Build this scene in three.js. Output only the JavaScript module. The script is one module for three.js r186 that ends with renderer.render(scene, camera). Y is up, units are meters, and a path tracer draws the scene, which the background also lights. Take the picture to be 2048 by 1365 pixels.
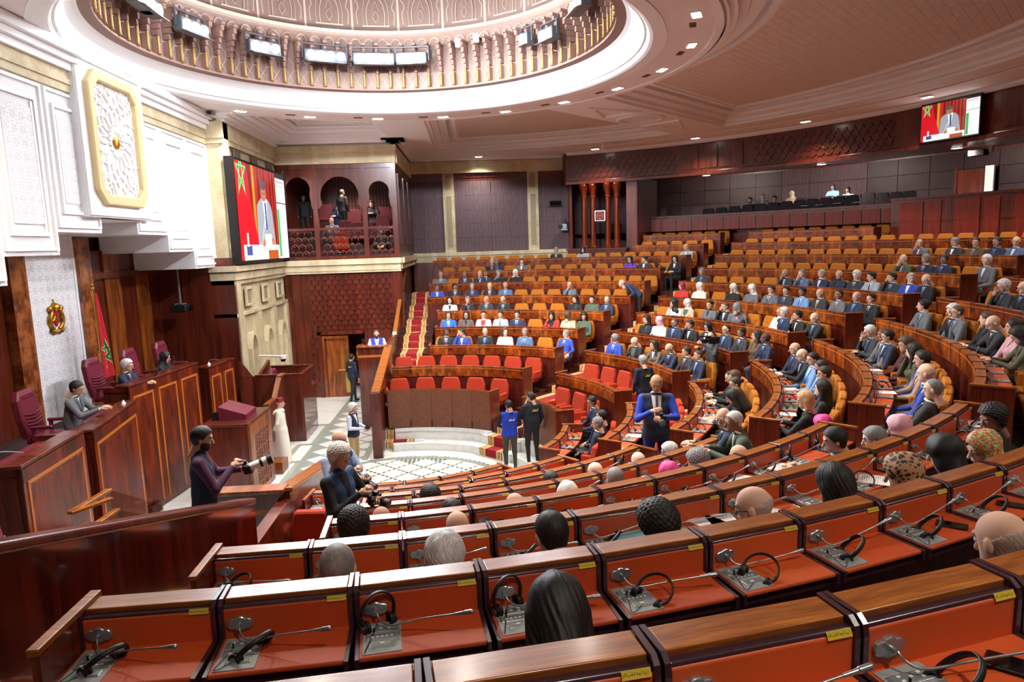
import * as THREE from 'three';
import { mergeGeometries } from 'three/addons/utils/BufferGeometryUtils.js';
import { RoundedBoxGeometry } from 'three/addons/geometries/RoundedBoxGeometry.js';
import { RectAreaLightUniformsLib } from 'three/addons/lights/RectAreaLightUniformsLib.js';
RectAreaLightUniformsLib.init();

// ---------- camera, light, exposure ----------
const scene = new THREE.Scene();
scene.background = new THREE.Color(0x000000);
const renderer = new THREE.WebGLRenderer({ antialias: true });
renderer.toneMapping = THREE.LinearToneMapping;
renderer.toneMappingExposure = 1.75;
renderer.shadowMap.enabled = true;

const D2R = Math.PI / 180, W = 2048, H = 1365, FOC = 1366.95;
const TH = 8.178 * D2R, RO = -1.8407 * D2R, WY = -3.0689 * D2R;
const CAM = new THREE.Vector3(1.9, 5.57, 15.097);
const V = (x, y, z) => new THREE.Vector3(x, y, z);
const turnW = (v) => V(v.x * Math.cos(WY) + v.z * Math.sin(WY), v.y, -v.x * Math.sin(WY) + v.z * Math.cos(WY));
const camDir = turnW(V(0, -Math.sin(TH), -Math.cos(TH)));
const camUp = turnW(V(-Math.sin(RO), Math.cos(RO) * Math.cos(TH), -Math.cos(RO) * Math.sin(TH)));
const camera = new THREE.PerspectiveCamera(2 * Math.atan(H / 2 / FOC) / D2R, W / H, 0.05, 120);
camera.position.copy(CAM); camera.up.copy(camUp); camera.lookAt(CAM.clone().add(camDir));
scene.add(camera);
// a pixel of the photograph gives a direction; the surface it lies on gives the distance
function ray(px, py) {
  let X = (px - W / 2) / FOC, Y = -(py - H / 2) / FOC; const c = Math.cos(RO), s = Math.sin(RO);
  [X, Y] = [c * X - s * Y, s * X + c * Y];
  return turnW(V(X, Y * Math.cos(TH) - Math.sin(TH), -(Math.cos(TH) + Y * Math.sin(TH))));
}
const along = (d, t) => CAM.clone().addScaledVector(d, t);
const onY = (px, py, y) => { const d = ray(px, py); return along(d, (y - CAM.y) / d.y); };
const onX = (px, py, x) => { const d = ray(px, py); return along(d, (x - CAM.x) / d.x); };
const onZ = (px, py, z) => { const d = ray(px, py); return along(d, (z - CAM.z) / d.z); };
function onR(px, py, R, far = true) {
  const d = ray(px, py), a = d.x * d.x + d.z * d.z, b = CAM.x * d.x + CAM.z * d.z, c = CAM.x * CAM.x + CAM.z * CAM.z - R * R, q = Math.sqrt(Math.max(0, b * b - a * c));
  return along(d, (-b + (far ? q : -q)) / a);
}
const angOf = (p) => Math.atan2(p.z, p.x);

// ---------- small tools ----------
let seedV = 7;
const rnd = () => { seedV = (seedV + 0x6d2b79f5) | 0; let t = Math.imul(seedV ^ (seedV >>> 15), 1 | seedV); t = (t + Math.imul(t ^ (t >>> 7), 61 | t)) ^ t; return ((t ^ (t >>> 14)) >>> 0) / 4294967296; };
const rr = (a, b) => a + (b - a) * rnd();
const clamp = (x, a, b) => Math.min(b, Math.max(a, x)), lerp = (a, b, t) => a + (b - a) * t, sstep = (a, b, x) => { const t = clamp((x - a) / (b - a), 0, 1); return t * t * (3 - 2 * t); };
const hash3 = (x, y, z) => { let h = Math.imul(x, 374761393) ^ Math.imul(y, 668265263) ^ Math.imul(z, 2147483647 ^ 0x5bd1e995); h = Math.imul(h ^ (h >>> 13), 1274126177); return ((h ^ (h >>> 16)) >>> 0) / 4294967296; };
function vnoise(x, y, seed, px, py) {               // value noise, tiling with period px, py
  const xi = Math.floor(x), yi = Math.floor(y), fx = x - xi, fy = y - yi, u = fx * fx * (3 - 2 * fx), v = fy * fy * (3 - 2 * fy);
  const m = (a, n) => ((a % n) + n) % n, h = (a, b) => hash3(m(a, px), m(b, py), seed);
  return lerp(lerp(h(xi, yi), h(xi + 1, yi), u), lerp(h(xi, yi + 1), h(xi + 1, yi + 1), u), v);
}
function fbm(u, v, fx, fy, oct, seed) { let s = 0, a = 0.5, n = 0; for (let i = 0; i < oct; i++) { s += a * vnoise(u * fx, v * fy, seed + i * 17, fx, fy); n += a; a *= 0.5; fx *= 2; fy *= 2; } return s / n; }
function tex(w, h, fn, srgb = true) {
  const d = new Uint8Array(w * h * 4);
  for (let y = 0; y < h; y++) for (let x = 0; x < w; x++) { const c = fn((x + 0.5) / w, (y + 0.5) / h), o = (y * w + x) * 4; d[o] = clamp(c[0], 0, 255); d[o + 1] = clamp(c[1], 0, 255); d[o + 2] = clamp(c[2], 0, 255); d[o + 3] = 255; }
  const t = new THREE.DataTexture(d, w, h); t.wrapS = t.wrapT = THREE.RepeatWrapping; t.magFilter = THREE.LinearFilter; t.minFilter = THREE.LinearMipmapLinearFilter; t.generateMipmaps = true;
  if (srgb) t.colorSpace = THREE.SRGBColorSpace; t.needsUpdate = true; return t;
}
const hex = (h) => [(h >> 16) & 255, (h >> 8) & 255, h & 255];
const mixc = (a, b, t) => [lerp(a[0], b[0], t), lerp(a[1], b[1], t), lerp(a[2], b[2], t)];
function canvasTex(w, h, draw) { const c = document.createElement('canvas'); c.width = w; c.height = h; draw(c.getContext('2d'), w, h); const t = new THREE.CanvasTexture(c); t.colorSpace = THREE.SRGBColorSpace; t.magFilter = THREE.LinearFilter; return t; }
function mat(color, roughness = 0.6, o = {}) { return new THREE.MeshPhysicalMaterial({ color, roughness, ...o }); }
function scaled(t, rx, ry, ox = 0, oy = 0) { const c = t.clone(); c.repeat.set(rx, ry); c.offset.set(ox, oy); c.needsUpdate = true; return c; }

// ---------- geometry tools: every uv is in metres ----------
function metricUV(g) {
  const p = g.attributes.position, n = g.attributes.normal, uv = new Float32Array(p.count * 2);
  for (let i = 0; i < p.count; i++) {
    const ax = Math.abs(n.getX(i)), ay = Math.abs(n.getY(i)), az = Math.abs(n.getZ(i)), x = p.getX(i), y = p.getY(i), z = p.getZ(i);
    if (ay >= ax && ay >= az) { uv[2 * i] = x; uv[2 * i + 1] = z; } else if (ax >= az) { uv[2 * i] = z; uv[2 * i + 1] = y; } else { uv[2 * i] = x; uv[2 * i + 1] = y; }
  }
  g.setAttribute('uv', new THREE.BufferAttribute(uv, 2)); return g;
}
const flat = (g) => (g.index ? g.toNonIndexed() : g);
function bx(w, h, d, x = 0, y = 0, z = 0, ry = 0, rx = 0, rz = 0) { const g = new THREE.BoxGeometry(w, h, d); metricUV(g); if (rx || ry || rz) g.rotateZ(rz).rotateX(rx).rotateY(ry); return flat(g.translate(x, y, z)); }
function rbx(w, h, d, r, x = 0, y = 0, z = 0, seg = 2) { const g = new RoundedBoxGeometry(w, h, d, seg, Math.min(r, w / 2.01, h / 2.01, d / 2.01)); metricUV(g); return flat(g.translate(x, y, z)); }
function cyl(r0, r1, h, x = 0, y = 0, z = 0, seg = 14) { return flat(new THREE.CylinderGeometry(r1, r0, h, seg).translate(x, y, z)); }
function sph(r, x, y, z, sx = 1, sy = 1, sz = 1, a = 14, b = 10) { return flat(new THREE.SphereGeometry(r, a, b).scale(sx, sy, sz).translate(x, y, z)); }
function tube(pts, r, seg = 20, rad = 6, closed = false) { return flat(new THREE.TubeGeometry(new THREE.CatmullRomCurve3(pts.map((p) => (p.isVector3 ? p : V(...p))), closed, 'catmullrom', 0.5), seg, r, rad, closed)); }
function lathe(pts, seg = 24) { return flat(new THREE.LatheGeometry(pts.map((p) => new THREE.Vector2(...p)), seg)); }
function prism(pts, depth, bevel = 0) {   // outline in x,y pulled along z
  const s = new THREE.Shape(pts.map((p) => new THREE.Vector2(...p)));
  return flat(new THREE.ExtrudeGeometry(s, { depth, bevelEnabled: bevel > 0, bevelSize: bevel, bevelThickness: bevel, bevelSegments: 1, steps: 1, curveSegments: 8 }));
}
function quads(list) {     // list of [a,b,c,d, uvscale?]: flat quads, normals computed, uv in metres along a->b and a->d
  const P = [], U = [];
  for (const [a, b, c, d] of list) {
    const u = a.distanceTo(b), v = a.distanceTo(d);
    const A = [0, 0], B = [u, 0], C = [u, v], Dd = [0, v];
    for (const [q, t] of [[a, A], [b, B], [c, C], [a, A], [c, C], [d, Dd]]) { P.push(q.x, q.y, q.z); U.push(...t); }
  }
  const g = new THREE.BufferGeometry(); g.setAttribute('position', new THREE.Float32BufferAttribute(P, 3)); g.setAttribute('uv', new THREE.Float32BufferAttribute(U, 2)); g.computeVertexNormals(); return g;
}
const polar = (r, a, y) => V(r * Math.cos(a), y, r * Math.sin(a));
// ring: profile [[r,y],...] swept from angle a0 to a1; hard edges between profile pieces
function sweep(profile, a0, a1, seg, caps = false) {
  const P = [], N = [], U = []; let vv = 0;
  for (let j = 0; j + 1 < profile.length; j++) {
    const [r0, y0] = profile[j], [r1, y1] = profile[j + 1], L = Math.hypot(r1 - r0, y1 - y0); if (L < 1e-6) continue;
    const nr = (y1 - y0) / L, ny = -(r1 - r0) / L;
    for (let i = 0; i < seg; i++) {
      const A = a0 + (a1 - a0) * i / seg, B = a0 + (a1 - a0) * (i + 1) / seg;
      const q = [[r0, y0, A, vv], [r0, y0, B, vv], [r1, y1, B, vv + L], [r1, y1, A, vv + L]];
      const fl = (a1 > a0); for (const k of fl ? [0, 2, 1, 0, 3, 2] : [0, 1, 2, 0, 2, 3]) { const [r, y, a, v] = q[k]; P.push(r * Math.cos(a), y, r * Math.sin(a)); N.push(nr * Math.cos(a), ny, nr * Math.sin(a)); U.push((a - a0) * (profile[0][0] || 1), v); }
    }
    vv += L;
  }
  const g = new THREE.BufferGeometry(); g.setAttribute('position', new THREE.Float32BufferAttribute(P, 3)); g.setAttribute('normal', new THREE.Float32BufferAttribute(N, 3)); g.setAttribute('uv', new THREE.Float32BufferAttribute(U, 2));
  if (!caps) return g;
  const ends = [];
  for (const a of [a0, a1]) { const sh = new THREE.Shape(profile.map(([r, y]) => new THREE.Vector2(r, y))); const c = flat(new THREE.ShapeGeometry(sh)); c.rotateY(-a); ends.push(c); }
  return mergeGeometries([g, ...ends]);
}
const sector = (r0, r1, y0, y1, a0, a1, seg) => sweep([[r0, y0], [r0, y1], [r1, y1], [r1, y0], [r0, y0]], a0, a1, seg ?? Math.max(2, Math.ceil(Math.abs(a1 - a0) * 24)), true);

// ---------- naming ----------
const taken = new Map();
function numbered(n) { const k = taken.get(n) ?? 0; taken.set(n, k + 1); return k ? n + '_' + String(k).padStart(3, '0') : n; }
function shade(o) { o.castShadow = true; o.receiveShadow = true; return o; }
function part(name, geo, m, parent, label) { const o = shade(new THREE.Mesh(Array.isArray(geo) ? (geo.length > 1 ? mergeGeometries(geo.map((g) => trimAttr(g))) : geo[0]) : geo, m)); o.name = name; if (label) o.userData.label = label; parent.add(o); return o; }
function trimAttr(g) { g = flat(g); for (const k of Object.keys(g.attributes)) if (!['position', 'normal', 'uv'].includes(k)) g.deleteAttribute(k); if (!g.attributes.uv) metricUV(g); return g; }
function thing(name, label, category, pos = [0, 0, 0], ry = 0, group) {
  const o = new THREE.Group(); o.name = numbered(name); o.position.set(...pos); o.rotation.y = ry; o.userData = { label, category }; if (group) o.userData.group = group; scene.add(o); return o;
}
function struct(name, label, geo, m) {
  let o; if (geo) { o = shade(new THREE.Mesh(Array.isArray(geo) ? mergeGeometries(geo.map(trimAttr)) : geo, m)); } else o = new THREE.Group();
  o.name = numbered(name); o.userData = { kind: 'structure', label, category: name.split('_')[0] }; scene.add(o); return o;
}
function tagged(o, label, category, group) { o.name = numbered(o.name); o.userData = { label, category }; if (group) o.userData.group = group; scene.add(o); return o; }
const single = (name, geo, m, label, category, group) => tagged(part(name, geo, m, scene), label, category, group);
const faceC = (a) => Math.atan2(-Math.cos(a), -Math.sin(a));     // turn that points local +z from angle a to the middle of the hall
const ORD = ['', 'first', 'second', 'third', 'fourth', 'fifth', 'sixth', 'seventh', 'eighth', 'ninth', 'tenth', 'eleventh'];

// ---------- the seating plan ----------
const RK = (k) => 3.78 + 1.39 * (k - 1), YC = (k) => 1.59 + 0.412 * (k - 1), FK = (k) => YC(k) - 0.88, AISLE = 0.6;
// ---------- materials ----------
function woodTex(a, b, c, seed, fx, fy, swirl = 0.05, burl = 0) {     // grain runs along v
  const A = hex(a), B = hex(b), C = hex(c);
  return tex(512, 512, (u, v) => {
    const w = fbm(u, v, 3, 2, 4, seed) - 0.5, uu = u + w * swirl;
    const g = fbm(uu - Math.floor(uu), v, fx, fy, 4, seed + 40), fine = fbm(uu - Math.floor(uu), v, fx * 8, fy * 2, 2, seed + 90);
    let t = g * 0.75 + fine * 0.25; t = clamp((t - 0.5) * 2.1 + 0.5, 0, 1);
    const spot = burl ? fbm(u, v, 5, 4, 4, seed + 140) : 0.5;
    let col = mixc(A, B, t); col = mixc(col, C, clamp((fine - 0.5) * 1.6 + (burl ? (spot - 0.5) * burl * 3 : 0), 0, 0.85)); return col;
  });
}
const T = {
  walnut: woodTex(0xa2581f, 0x6e3614, 0x3a1c0c, 11, 14, 2, 0.12, 0.5),
  burl: woodTex(0xb0601f, 0x7a3a14, 0x3d1b0b, 23, 7, 4, 0.3, 0.9),
  mahog: woodTex(0x6d2a17, 0x4a1a10, 0x2c0e0a, 37, 18, 2, 0.08, 0.3),
  cap: tex(512, 512, (u, v) => { const w = fbm(u, v, 2, 3, 3, 51) * 0.06, q = v + w, g = fbm(u, q - Math.floor(q), 2, 26, 3, 53), h = fbm(u, v, 6, 90, 2, 57); return mixc([176, 104, 34], [120, 62, 20], clamp((g - 0.5) * 1.7 + 0.45 + (h - 0.5) * 0.7, 0, 1)); }),
  marble: tex(512, 512, (u, v) => { const w = fbm(u, v, 3, 3, 4, 5), l = Math.abs(Math.sin((u * 2 + v * 3 + w * 3) * Math.PI)), k = Math.pow(1 - l, 5) * 0.35, n = fbm(u, v, 8, 8, 4, 9); return mixc([226, 228, 226], [176, 182, 184], clamp(k + (n - 0.5) * 0.5, 0, 1)); }),
  rust: tex(512, 512, (u, v) => { const n = fbm(u, v, 10, 7, 5, 61), m = fbm(u, v, 28, 20, 3, 71); return mixc([158, 92, 46], [92, 46, 22], clamp((n - 0.5) * 2.4 + 0.5 + (m - 0.5) * 0.9, 0, 1)); }),
  stone: tex(512, 512, (u, v) => { const n = fbm(u, v, 6, 6, 5, 81), m = fbm(u, v, 40, 40, 2, 82); return mixc([212, 201, 168], [180, 166, 130], clamp((n - 0.5) * 1.8 + 0.45 + (m - 0.5) * 0.5, 0, 1)); }),
  grain: tex(256, 256, (u, v) => { const n = fbm(u, v, 64, 64, 2, 91) * 255; return [n, n, n]; }, false),
  weave: tex(256, 256, (u, v) => { const n = fbm(u, v, 24, 24, 4, 92) * 255; return [n, n, n]; }, false),
  plaster: tex(512, 512, (u, v) => {            // pierced geometric stucco: eight-pointed star lattice in relief
    const X = (u * 4) % 1 - 0.5, Y = (v * 4) % 1 - 0.5, r = Math.hypot(X, Y), a = Math.atan2(Y, X);
    const star = r / (0.30 + 0.10 * Math.cos(a * 8)), ring = Math.abs(star - 1) < 0.16 || Math.abs(Math.abs(X) - 0.5) < 0.035 || Math.abs(Math.abs(Y) - 0.5) < 0.035 || (star < 0.9 && Math.abs(Math.sin(a * 4)) < 0.22) || r < 0.07 || (star > 1.2 && Math.abs(Math.abs(X) - Math.abs(Y)) < 0.045);
    const n = ring ? 235 : 60; return [n, n, n]; }, false),
  plasterFine: tex(512, 512, (u, v) => {
    const X = (u * 8) % 1 - 0.5, Y = (v * 8) % 1 - 0.5, X2 = (u * 8 + 0.5) % 1 - 0.5, Y2 = (v * 8 + 0.5) % 1 - 0.5;
    const d = Math.min(Math.hypot(X, Y * 1.3), Math.hypot(X2, Y2 * 1.3)), n = (d < 0.12 ? 30 : d < 0.24 ? 230 : 150) + (fbm(u, v, 40, 40, 2, 7) - 0.5) * 40; return [n, n, n]; }, false),
};
const MAT = {
  white: mat(0xf2f3f4, 0.7), whiteCarve: mat(0xf0f1f2, 0.75, { bumpMap: scaled(T.plaster, 1.1, 1.1), bumpScale: 0.02 }), whiteFine: mat(0xeeeff0, 0.75, { bumpMap: scaled(T.plasterFine, 1.6, 1.6), bumpScale: 0.015 }),
  stone: mat(0xffffff, 0.75, { map: scaled(T.stone, 0.5, 0.5), bumpMap: scaled(T.weave, 2, 2), bumpScale: 0.002 }),
  mahog: mat(0xffffff, 0.28, { map: scaled(T.mahog, 0.45, 0.3), clearcoat: 0.4, clearcoatRoughness: 0.15 }),
  mahogDark: mat(0xffffff, 0.34, { map: scaled(T.mahog, 0.5, 0.35), clearcoat: 0.3, clearcoatRoughness: 0.2 }),
  walnut: mat(0xffffff, 0.3, { map: scaled(T.walnut, 0.7, 0.5), clearcoat: 0.35, clearcoatRoughness: 0.15 }),
  gold: mat(0xc49335, 0.35, { metalness: 0.85 }), brass: mat(0xd8b868, 0.22, { metalness: 0.95 }), chrome: mat(0xd8dade, 0.18, { metalness: 1 }),
  cap: mat(0xffffff, 0.32, { map: scaled(T.cap, 2.0, 2.0), clearcoat: 0.35, clearcoatRoughness: 0.16 }),
  capDark: mat(0xc8a090, 0.2, { map: scaled(T.cap, 2.0, 2.0), clearcoat: 0.6, clearcoatRoughness: 0.1 }),
  frame: mat(0x3a2028, 0.22, { clearcoat: 0.5, clearcoatRoughness: 0.1 }),
  leather: mat(0xc44e1e, 0.5, { bumpMap: scaled(T.grain, 6, 6), bumpScale: 0.0004 }),
  inlay: mat(0xb4702c, 0.35), black: mat(0x0c0c0d, 0.5), blackGloss: mat(0x0a0a0b, 0.12), darkSlot: mat(0xeff0f3, 0.9),
  plasticGrey: mat(0x8e9494, 0.4), plasticMid: mat(0x6f7676, 0.35), silver: mat(0xa9adb0, 0.28, { metalness: 0.8 }), button: mat(0xd6dadc, 0.4),
  orangeSeat: mat(0xaa650a, 0.85, { sheen: 0.3, sheenColor: new THREE.Color(0xc98a2a), sheenRoughness: 0.5, bumpMap: scaled(T.weave, 3, 3), bumpScale: 0.002 }),
  redSeat: mat(0xa32c08, 0.9, { bumpMap: scaled(T.weave, 3, 3), bumpScale: 0.002 }),
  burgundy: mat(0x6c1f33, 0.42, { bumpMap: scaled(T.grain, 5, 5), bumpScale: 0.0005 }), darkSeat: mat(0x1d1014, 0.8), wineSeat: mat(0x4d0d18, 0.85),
  paper: mat(0xeef0f2, 0.8), glass: mat(0xffffff, 0.03, { transmission: 1, thickness: 0, ior: 1.5 }), water: mat(0xf4fbff, 0.02, { transmission: 1, thickness: 0.05, ior: 1.33 }),
  marble: mat(0xffffff, 0.16, { map: scaled(T.marble, 0.6, 0.6) }), rust: mat(0xffffff, 0.2, { map: scaled(T.rust, 0.7, 0.7), clearcoat: 0.3, clearcoatRoughness: 0.15 }),
  stair: mat(0xb08a80, 0.45, { map: scaled(T.mahog, 0.6, 0.5) }),
  ceil: mat(0xeff0f3, 0.8), ceilPink: mat(0xe8e0e0, 0.8, { bumpMap: scaled(T.weave, 1.2, 1.2), bumpScale: 0.004 }),
};
// ---------- lamps of the hall ----------
const glowW = mat(0xffffff, 0.4, { emissive: new THREE.Color(0xf4f8ff), emissiveIntensity: 14 });
const glowD = mat(0xffffff, 0.4, { emissive: new THREE.Color(0xfffaf0), emissiveIntensity: 9 });
function spot(pos, to, I, ang, color = 0xf6f8ff, pen = 0.6, rad = 4) {
  const l = new THREE.SpotLight(color, I, 0, ang, pen, 2); l.position.copy(pos); l.target.position.copy(to); scene.add(l, l.target); l.castShadow = true; l.shadow.radius = rad; l.shadow.mapSize.set(1024, 1024); return l;
}
const KF = 1.0;
const steel = mat(0x5a5f66, 0.4, { metalness: 0.6 });
function floodlight(a, dy, n, I, to, label) {        // a housing with n round lenses on the rim of the dome
  const R = 4.55, p = polar(R, a, 10.62 + dy), t = thing('stage_light', label, 'stage light', [p.x, p.y, p.z], faceC(a), 'floodlights on the dome rim');
  part('housing', rbx(0.26 * n + 0.06, 0.3, 0.26, 0.03, 0, 0, 0), steel, t); part('yoke', [bx(0.03, 0.34, 0.05, 0.13 * n + 0.06, 0.12, -0.02), bx(0.03, 0.34, 0.05, -0.13 * n - 0.06, 0.12, -0.02), bx(0.26 * n + 0.15, 0.03, 0.05, 0, 0.3, -0.02), cyl(0.02, 0.02, 0.4, 0, 0.32, -0.28, 8)], steel, t);
  part('barn_door', [bx(0.26 * n, 0.012, 0.16, 0, -0.17, 0.19, 0, 0.35)], steel, t);
  for (let i = 0; i < n; i++) part('lens', flat(new THREE.CylinderGeometry(0.105, 0.105, 0.03, 20).rotateX(Math.PI / 2).translate((i - (n - 1) / 2) * 0.26, 0, 0.14)), glowW, t);
  if (I) { spot(polar(R - 0.25, a, 10.6 + dy), to, I * KF, 0.62, 0xf4f7ff, 0.7, 7); const pl = new THREE.PointLight(0xf4f7ff, 3.6 * KF); pl.position.copy(polar(R - 0.75, a, 10.55 + dy)); pl.castShadow = true; pl.shadow.radius = 6; scene.add(pl); }
}
const dz = D2R;
for (const [deg, dy, n, I, to, lab] of [
  [-176.7, 0, 2, 70, V(9, 2, 3), 'steel floodlight unit on the dome rim above the white carved wall'],
  [-159, 0, 3, 80, V(8, 2, 5), 'triple steel floodlight unit tilted on the dome rim, lenses just lit'],
  [-133.6, 0, 3, 100, V(6, 3, 8), 'glaring triple floodlight unit near the stone pilaster side of dome'],
  [-113.2, 0, 4, 110, V(4, 3, 10), 'four-lens floodlight unit glaring beside the biggest cluster'],
  [-97, 0, 4, 130, V(1.5, 3, 12), 'widest four-lens floodlight cluster with the strongest glare'],
  [-84, 0, 3, 50, V(-6, 3, 1), 'triple floodlight unit at the end of the strongest cluster'],
  [-40.4, 0, 1, 44, V(-6, 3, -1), 'lone star-bright floodlight on the dome rim'],
  [-29.5, -0.1, 2, 44, V(-5, 3, 2), 'warm glaring twin floodlight with tilted housing'],
  [-9, 0.1, 3, 44, V(-5, 3, 3), 'triple floodlight bank seen edge-on at the dome curve'],
]) floodlight(deg * dz, dy, n, I, to, lab);
// the same ring goes on over the rest of the dome
for (const [deg, I, to] of [[30, 110, V(-5, 3, -5)], [60, 140, V(2, 3, -11)], [90, 150, V(2, 4, -15)], [120, 150, V(6, 4, -12)], [150, 150, V(11, 4, -9)], [178, 140, V(14, 4, -5)]]) floodlight(deg * dz, 0, 3, I, to, 'triple floodlight unit on the dome rim over the seating end');
for (const [deg, dy] of [[-62, 0.18], [-68.5, 0.12]]) { const p = polar(4.75, deg * dz, 10.85 + dy), t = thing('loudspeaker', 'small white box loudspeaker on a dome bracket', 'loudspeaker', [p.x, p.y, p.z], faceC(deg * dz), 'white loudspeakers on the dome brackets'); part('cabinet', rbx(0.13, 0.22, 0.12, 0.015), MAT.white, t); part('arm', bx(0.03, 0.03, 0.3, 0, 0.05, -0.2), MAT.black, t); }
function downlight(p, wd, turn, I, label, group) {
  const t = thing('ceiling_downlight', label, 'downlight', [p.x, p.y, p.z], turn, group);
  part('trim', rbx(wd + 0.05, 0.02, 0.2, 0.008, 0, -0.005, 0), MAT.white, t); part('diffuser', rbx(wd, 0.02, 0.15, 0.008, 0, -0.014, 0), glowD, t);
  if (I) spot(V(p.x, p.y - 0.05, p.z), V(p.x, 0, p.z), I, 1.15, 0xfff4e4, 0.8, 5);
}
const YS = 9.42;
for (let i = 0; i < 16; i++) { const a = (-131.5 + i * 17.3) * dz, p = polar(6.55, a, YS); if (p.x > -4.9) downlight(p, 0.3, faceC(a), 36, 'white downlight in the ring soffit round the dome', 'downlights round the dome'); }
for (const deg of [-81.5, -63, -47.7, -32.2, -17.2, -2, 14, 30, 46, 62, 78]) { const a = deg * dz, p = polar(15.9, a, 9.36); downlight(p, 0.3, faceC(a), 34, 'white downlight in the outer ceiling ring above the seats', 'downlights of the outer ring'); }
for (const [r, deg] of [[8.2, -45], [13.4, -45]]) { const p = polar(r, deg * dz, 9.5); downlight(p, 0.14, 0, 14, 'tiny downlight in a triangle of the ceiling beam', 'tiny downlights of the beam'); }

// ---------- floor ----------
const ground = struct('floor', 'white marble floor of the well with green mosaic lattice');
part('slab', bx(44, 0.3, 50, 8, -0.152, 0), MAT.marble, ground);
const chain = mat(0xffffff, 0.3, { map: tex(64, 64, (u, v) => { const a = (u * 4 + v * 4) % 1, b = (u * 4 - v * 4 + 8) % 1; return (a < 0.5) !== (b < 0.5) ? [58, 74, 66] : [196, 204, 198]; }) });
chain.map.repeat.set(6, 6);
part('mosaic_bed', [bx(1.75, 0.004, 8.0, -2.02, 0.001, -6.45), flat(new THREE.CylinderGeometry(2.72, 2.72, 0.004, 64).translate(0, 0.0012, 0)), bx(2.6, 0.004, 2.0, -1.55, 0.0008, -1.5)], chain, ground);
{
  const tg = [0, 1, 2].map((s) => { const g = new THREE.BoxGeometry(0.446, 0.006, 0.446).rotateY(Math.PI / 4); const p = g.attributes.position, uv = g.attributes.uv; for (let i = 0; i < p.count; i++) uv.setXY(i, p.getX(i) + s * 1.37, p.getZ(i) + s * 0.71); return g; });
  let n = 0; const inside = (x, z) => Math.hypot(x, z) < 2.44 || (x > -2.7 && x < -1.25 && z < -2.2 && z > -10.2) || (x > -2.75 && x < 0 && z > -2.6 && z < -0.6);
  for (let i = -9; i <= 9; i++) for (let j = -28; j <= 8; j++) for (const o of [0, 1]) { const x = 0.10 + (i + o / 2) * 0.72, z = -1.36 + (j + o / 2) * 0.72; const cx = x + 0.36, cz = z; if (inside(cx, cz)) { n++; const t = part('tile', tg[(i * 7 + j * 3 + o + 99) % 3], MAT.marble, ground); t.position.set(cx, 0.003, cz); } }
  const green = mat(0x76806f, 0.3), pale = mat(0xb7bdb4, 0.3);
  const band = (x0, z0, x1, z1) => { const L = Math.hypot(x1 - x0, z1 - z0), a = Math.atan2(x1 - x0, z1 - z0); for (const [o, w, m] of [[0, 0.15, pale], [-0.06, 0.018, green], [-0.02, 0.018, green], [0.02, 0.018, green], [0.06, 0.018, green]]) part('border_strip', bx(w, 0.004, L, (x0 + x1) / 2 + o * Math.cos(a), m === pale ? 0.0045 : 0.0055, (z0 + z1) / 2 - o * Math.sin(a), a), m, ground); };
  band(-2.9, -0.5, -2.9, -2.7); band(-3.3, -3.0, -3.3, -4.3); band(-3.3, -4.3, -2.9, -4.3); band(-2.9, -2.7, -3.3, -2.7); band(-2.9, -4.3, -2.9, -6.45); band(-2.9, -6.45, -3.3, -6.45); band(-1.16, -2.55, -1.16, -10.3); band(-2.9, -10.25, -1.16, -10.25);
  part('border_ring', [sweep([[2.5, 0.007], [2.66, 0.007]], -Math.PI, Math.PI, 80)], chain, ground);
}

// ---------- stepped floor, aisles, stairs ----------
const XL = (k) => (k <= 2 ? -0.5 : k <= 5 ? 0.55 : 0.2);
const tiers = struct('floor', 'stepped terraces of red brown timber under the seats');
const SEC = { A: [-1, 0, 0], B: [0, 0, 0] };
function span(sec, k, R = RK(k)) {       // angle limits of a section's row at radius R
  const g = Math.asin(AISLE / R), e = Math.acos(clamp(XL(k) / R, -1, 1));
  return sec === 1 ? [-e, -45 * dz - g] : sec === 2 ? [-45 * dz + g, -g] : sec === 3 ? [g, 45 * dz - g] : [45 * dz + g, e];
}
for (let k = 1; k <= 11; k++) for (let s = 1; s <= 4; s++) {
  let [a0, a1] = span(s, k, RK(k) + 0.3); const r1 = k === 11 ? 19.3 : RK(k + 1) + 0.05; if (k >= 10 && s === 1) a0 = -62 * dz; if (k >= 10 && s === 4) continue;
  part('terrace', sector(RK(k), r1, k === 1 ? 0.36 : FK(k) - 0.6, FK(k), a0, a1), MAT.stair, tiers);
  if (k === 1) { part('marble_step', sector(3.22, 3.8, 0, 0.2, a0 - 0.02, a1 + 0.02), MAT.marble, tiers); part('marble_riser', sector(3.6, 3.9, 0.2, 0.5, a0, a1), MAT.marble, tiers); part('marble_coping', sector(3.56, 3.62, 0.46, 0.5, a0, a1), MAT.marble, tiers); }
}
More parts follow.
